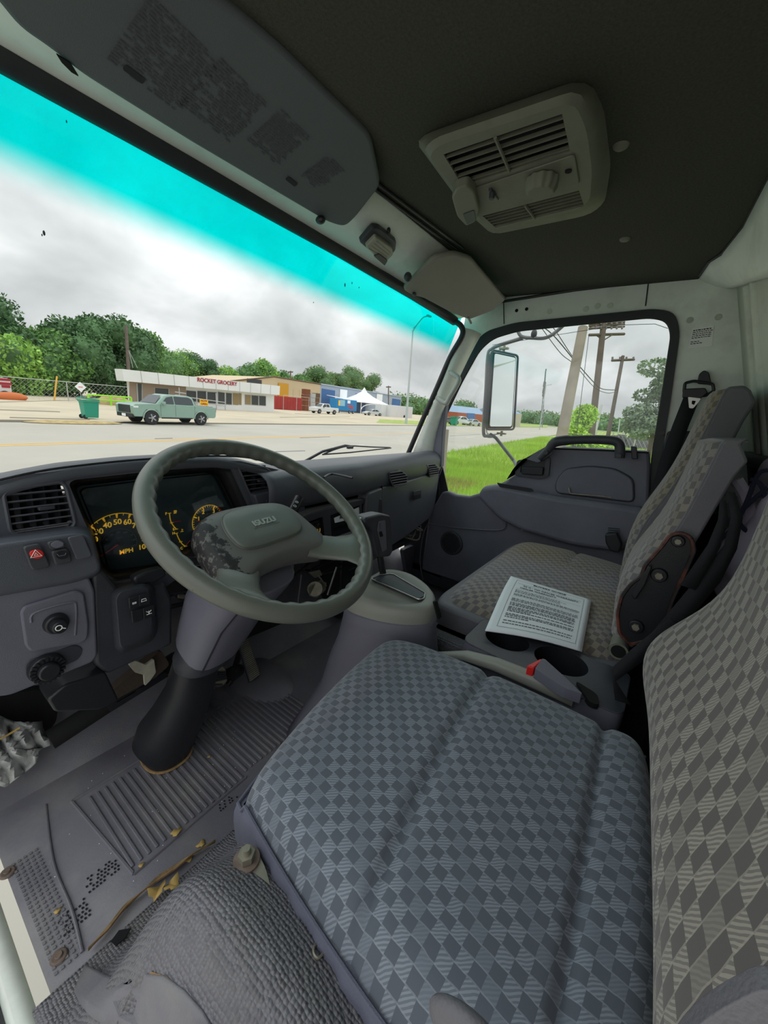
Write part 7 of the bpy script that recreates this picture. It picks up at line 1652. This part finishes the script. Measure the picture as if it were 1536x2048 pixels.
obj('trunk', tube([P, P+Vector((.1, .1, 3)), P+Vector((0, 0, 5.5))], [.16, .11, .05], 8), BARK, ft)
for k in range(9): c = Vector(cs[k]); obj('branch', tube([P+Vector((0, 0, 2+.3*k)), c], [.05, .02], 5), BARK, ft)
fa_, fb_ = pq(1188, 860, 38), pq(1330, 862, 30); fa_.z = fb_.z = GZ
clf('chain_link_fence', [fa_, fb_], 1.7, 'grey chain link fence with posts right of the utility poles', 2.5)
sd_ = thing('dark_stockpile', pq(1262, 872, 42), 'row of dark stored material behind the right chain link fence', 'stack')
for k in range(9): q = pq(1222+11*k, 872, 42); q.z = GZ; obj('crate', box(q+Vector((0, 0, .6)), (1.1, .8, 1.2+.25*(k % 3))), PLL, sd_)
for k, (px, top_) in enumerate(((1198, 838), (1203, 826), (1207, 835))):
    q = pq(px, 860, 45); q.z = GZ; 
t_, *_ = pole(1193, 855, 1203, 810, 34, .12, .10, GALV, 'short grey stepped post between the dark poles', name='stepped_post')
for k in range(6): q = pq(1195+1.4*k, 845-6*k, 34); obj('step', box(q+Vector((.2, 0, 0)), (.35, .1, .08)), GALV, t_)
for k, (px, top_) in enumerate(((1237, 838), (1247, 832), (1258, 842))):
    pole(px, 860, px+3, top_, 46, .07, .05, GALV, 'thin distant grey post beyond the chain link fence, %s one' % ['left', 'middle', 'right'][k], name='thin_post')
# grass blades of the near verge
def grass(n, u0, u1, v0, v1, h, w_, m_, nm, par):
    u = RNG.uniform(u0, u1, n); v = RNG.uniform(v0, v1, n); x = rd.x*u+rn.x*v; y = rd.y*u+rn.y*v; z = np.full(n, GZ)
    a = RNG.uniform(0, 6.28, n); hh = h*RNG.uniform(.5, 1.4, n); lean = RNG.uniform(0, .45, n)*hh; b = RNG.uniform(0, 6.28, n)
    p = np.stack([x, y, z], 1); da = np.stack([np.cos(a), np.sin(a), 0*a], 1)*w_; tp = p+np.stack([np.cos(b)*lean, np.sin(b)*lean, hh], 1)
    V = np.stack([p-da, p+da, tp], 1).reshape(-1, 3); npmesh(nm, V, np.arange(3*n).reshape(n, 3), m_, par, kind='stuff')
grass(60000, 6.5, 17, .5, 7.1, .16, .010, GRASSB, 'grass_blades', verge)
grass(40000, 17, 60, -6, 7.1, .22, .022, GRASSB, 'grass_blades', verge)
grass(26000, 6.5, 11, 3.0, 7.0, .12, .010, MATS['dry_straw'], 'dry_grass_blades', verge)
def tuft(px, py, n):
    P = G(px, py)
    for k in range(n): pass
# straw seen beside the sill under the truck
ssx = thing('straw_bundle', (-.86, .62, -.30), 'dry straw and grass lying outside below the white sill', 'straw')
sp2 = [tube([Vector((-.83+random.uniform(-.06, .03), y, -.395+random.uniform(0, .05))), Vector((-.83+random.uniform(-.06, .03), y+random.uniform(-.12, .12), -.39+random.uniform(0, .06)))], .0025, 4) for y in [random.uniform(.2, .85) for _ in range(90)]]
obj('straw_blades', join(*sp2), MATS['dry_leaf'], ssx, kind='stuff')

GROUPS = {'dry_leaf': 'dry leaves on the cab floor', 'utility_pole': 'utility poles by the road', 'street_light': 'street lights', 'overhead_wire': 'overhead cables', 'wheeled_bin': 'teal wheeled bins',
          'parked_car': 'cars parked by the red building', 'scrap_stack': 'stacks behind the yard gate', 'folding_seat_back': 'passenger seat backs', 'sun_visor': 'sun visors', 'thin_post': 'thin posts beyond the fence',
          'bush': 'bushes on the verge', 'chain_link_fence': 'chain link fences', 'pickup_truck': 'pickup trucks', 'white_trailer': 'white trailers'}
for o in bpy.data.objects:
    b = o.name.split('.')[0]
    if o.parent is None and b in GROUPS and 'label' in o and 'group' not in o: o['group'] = GROUPS[b]
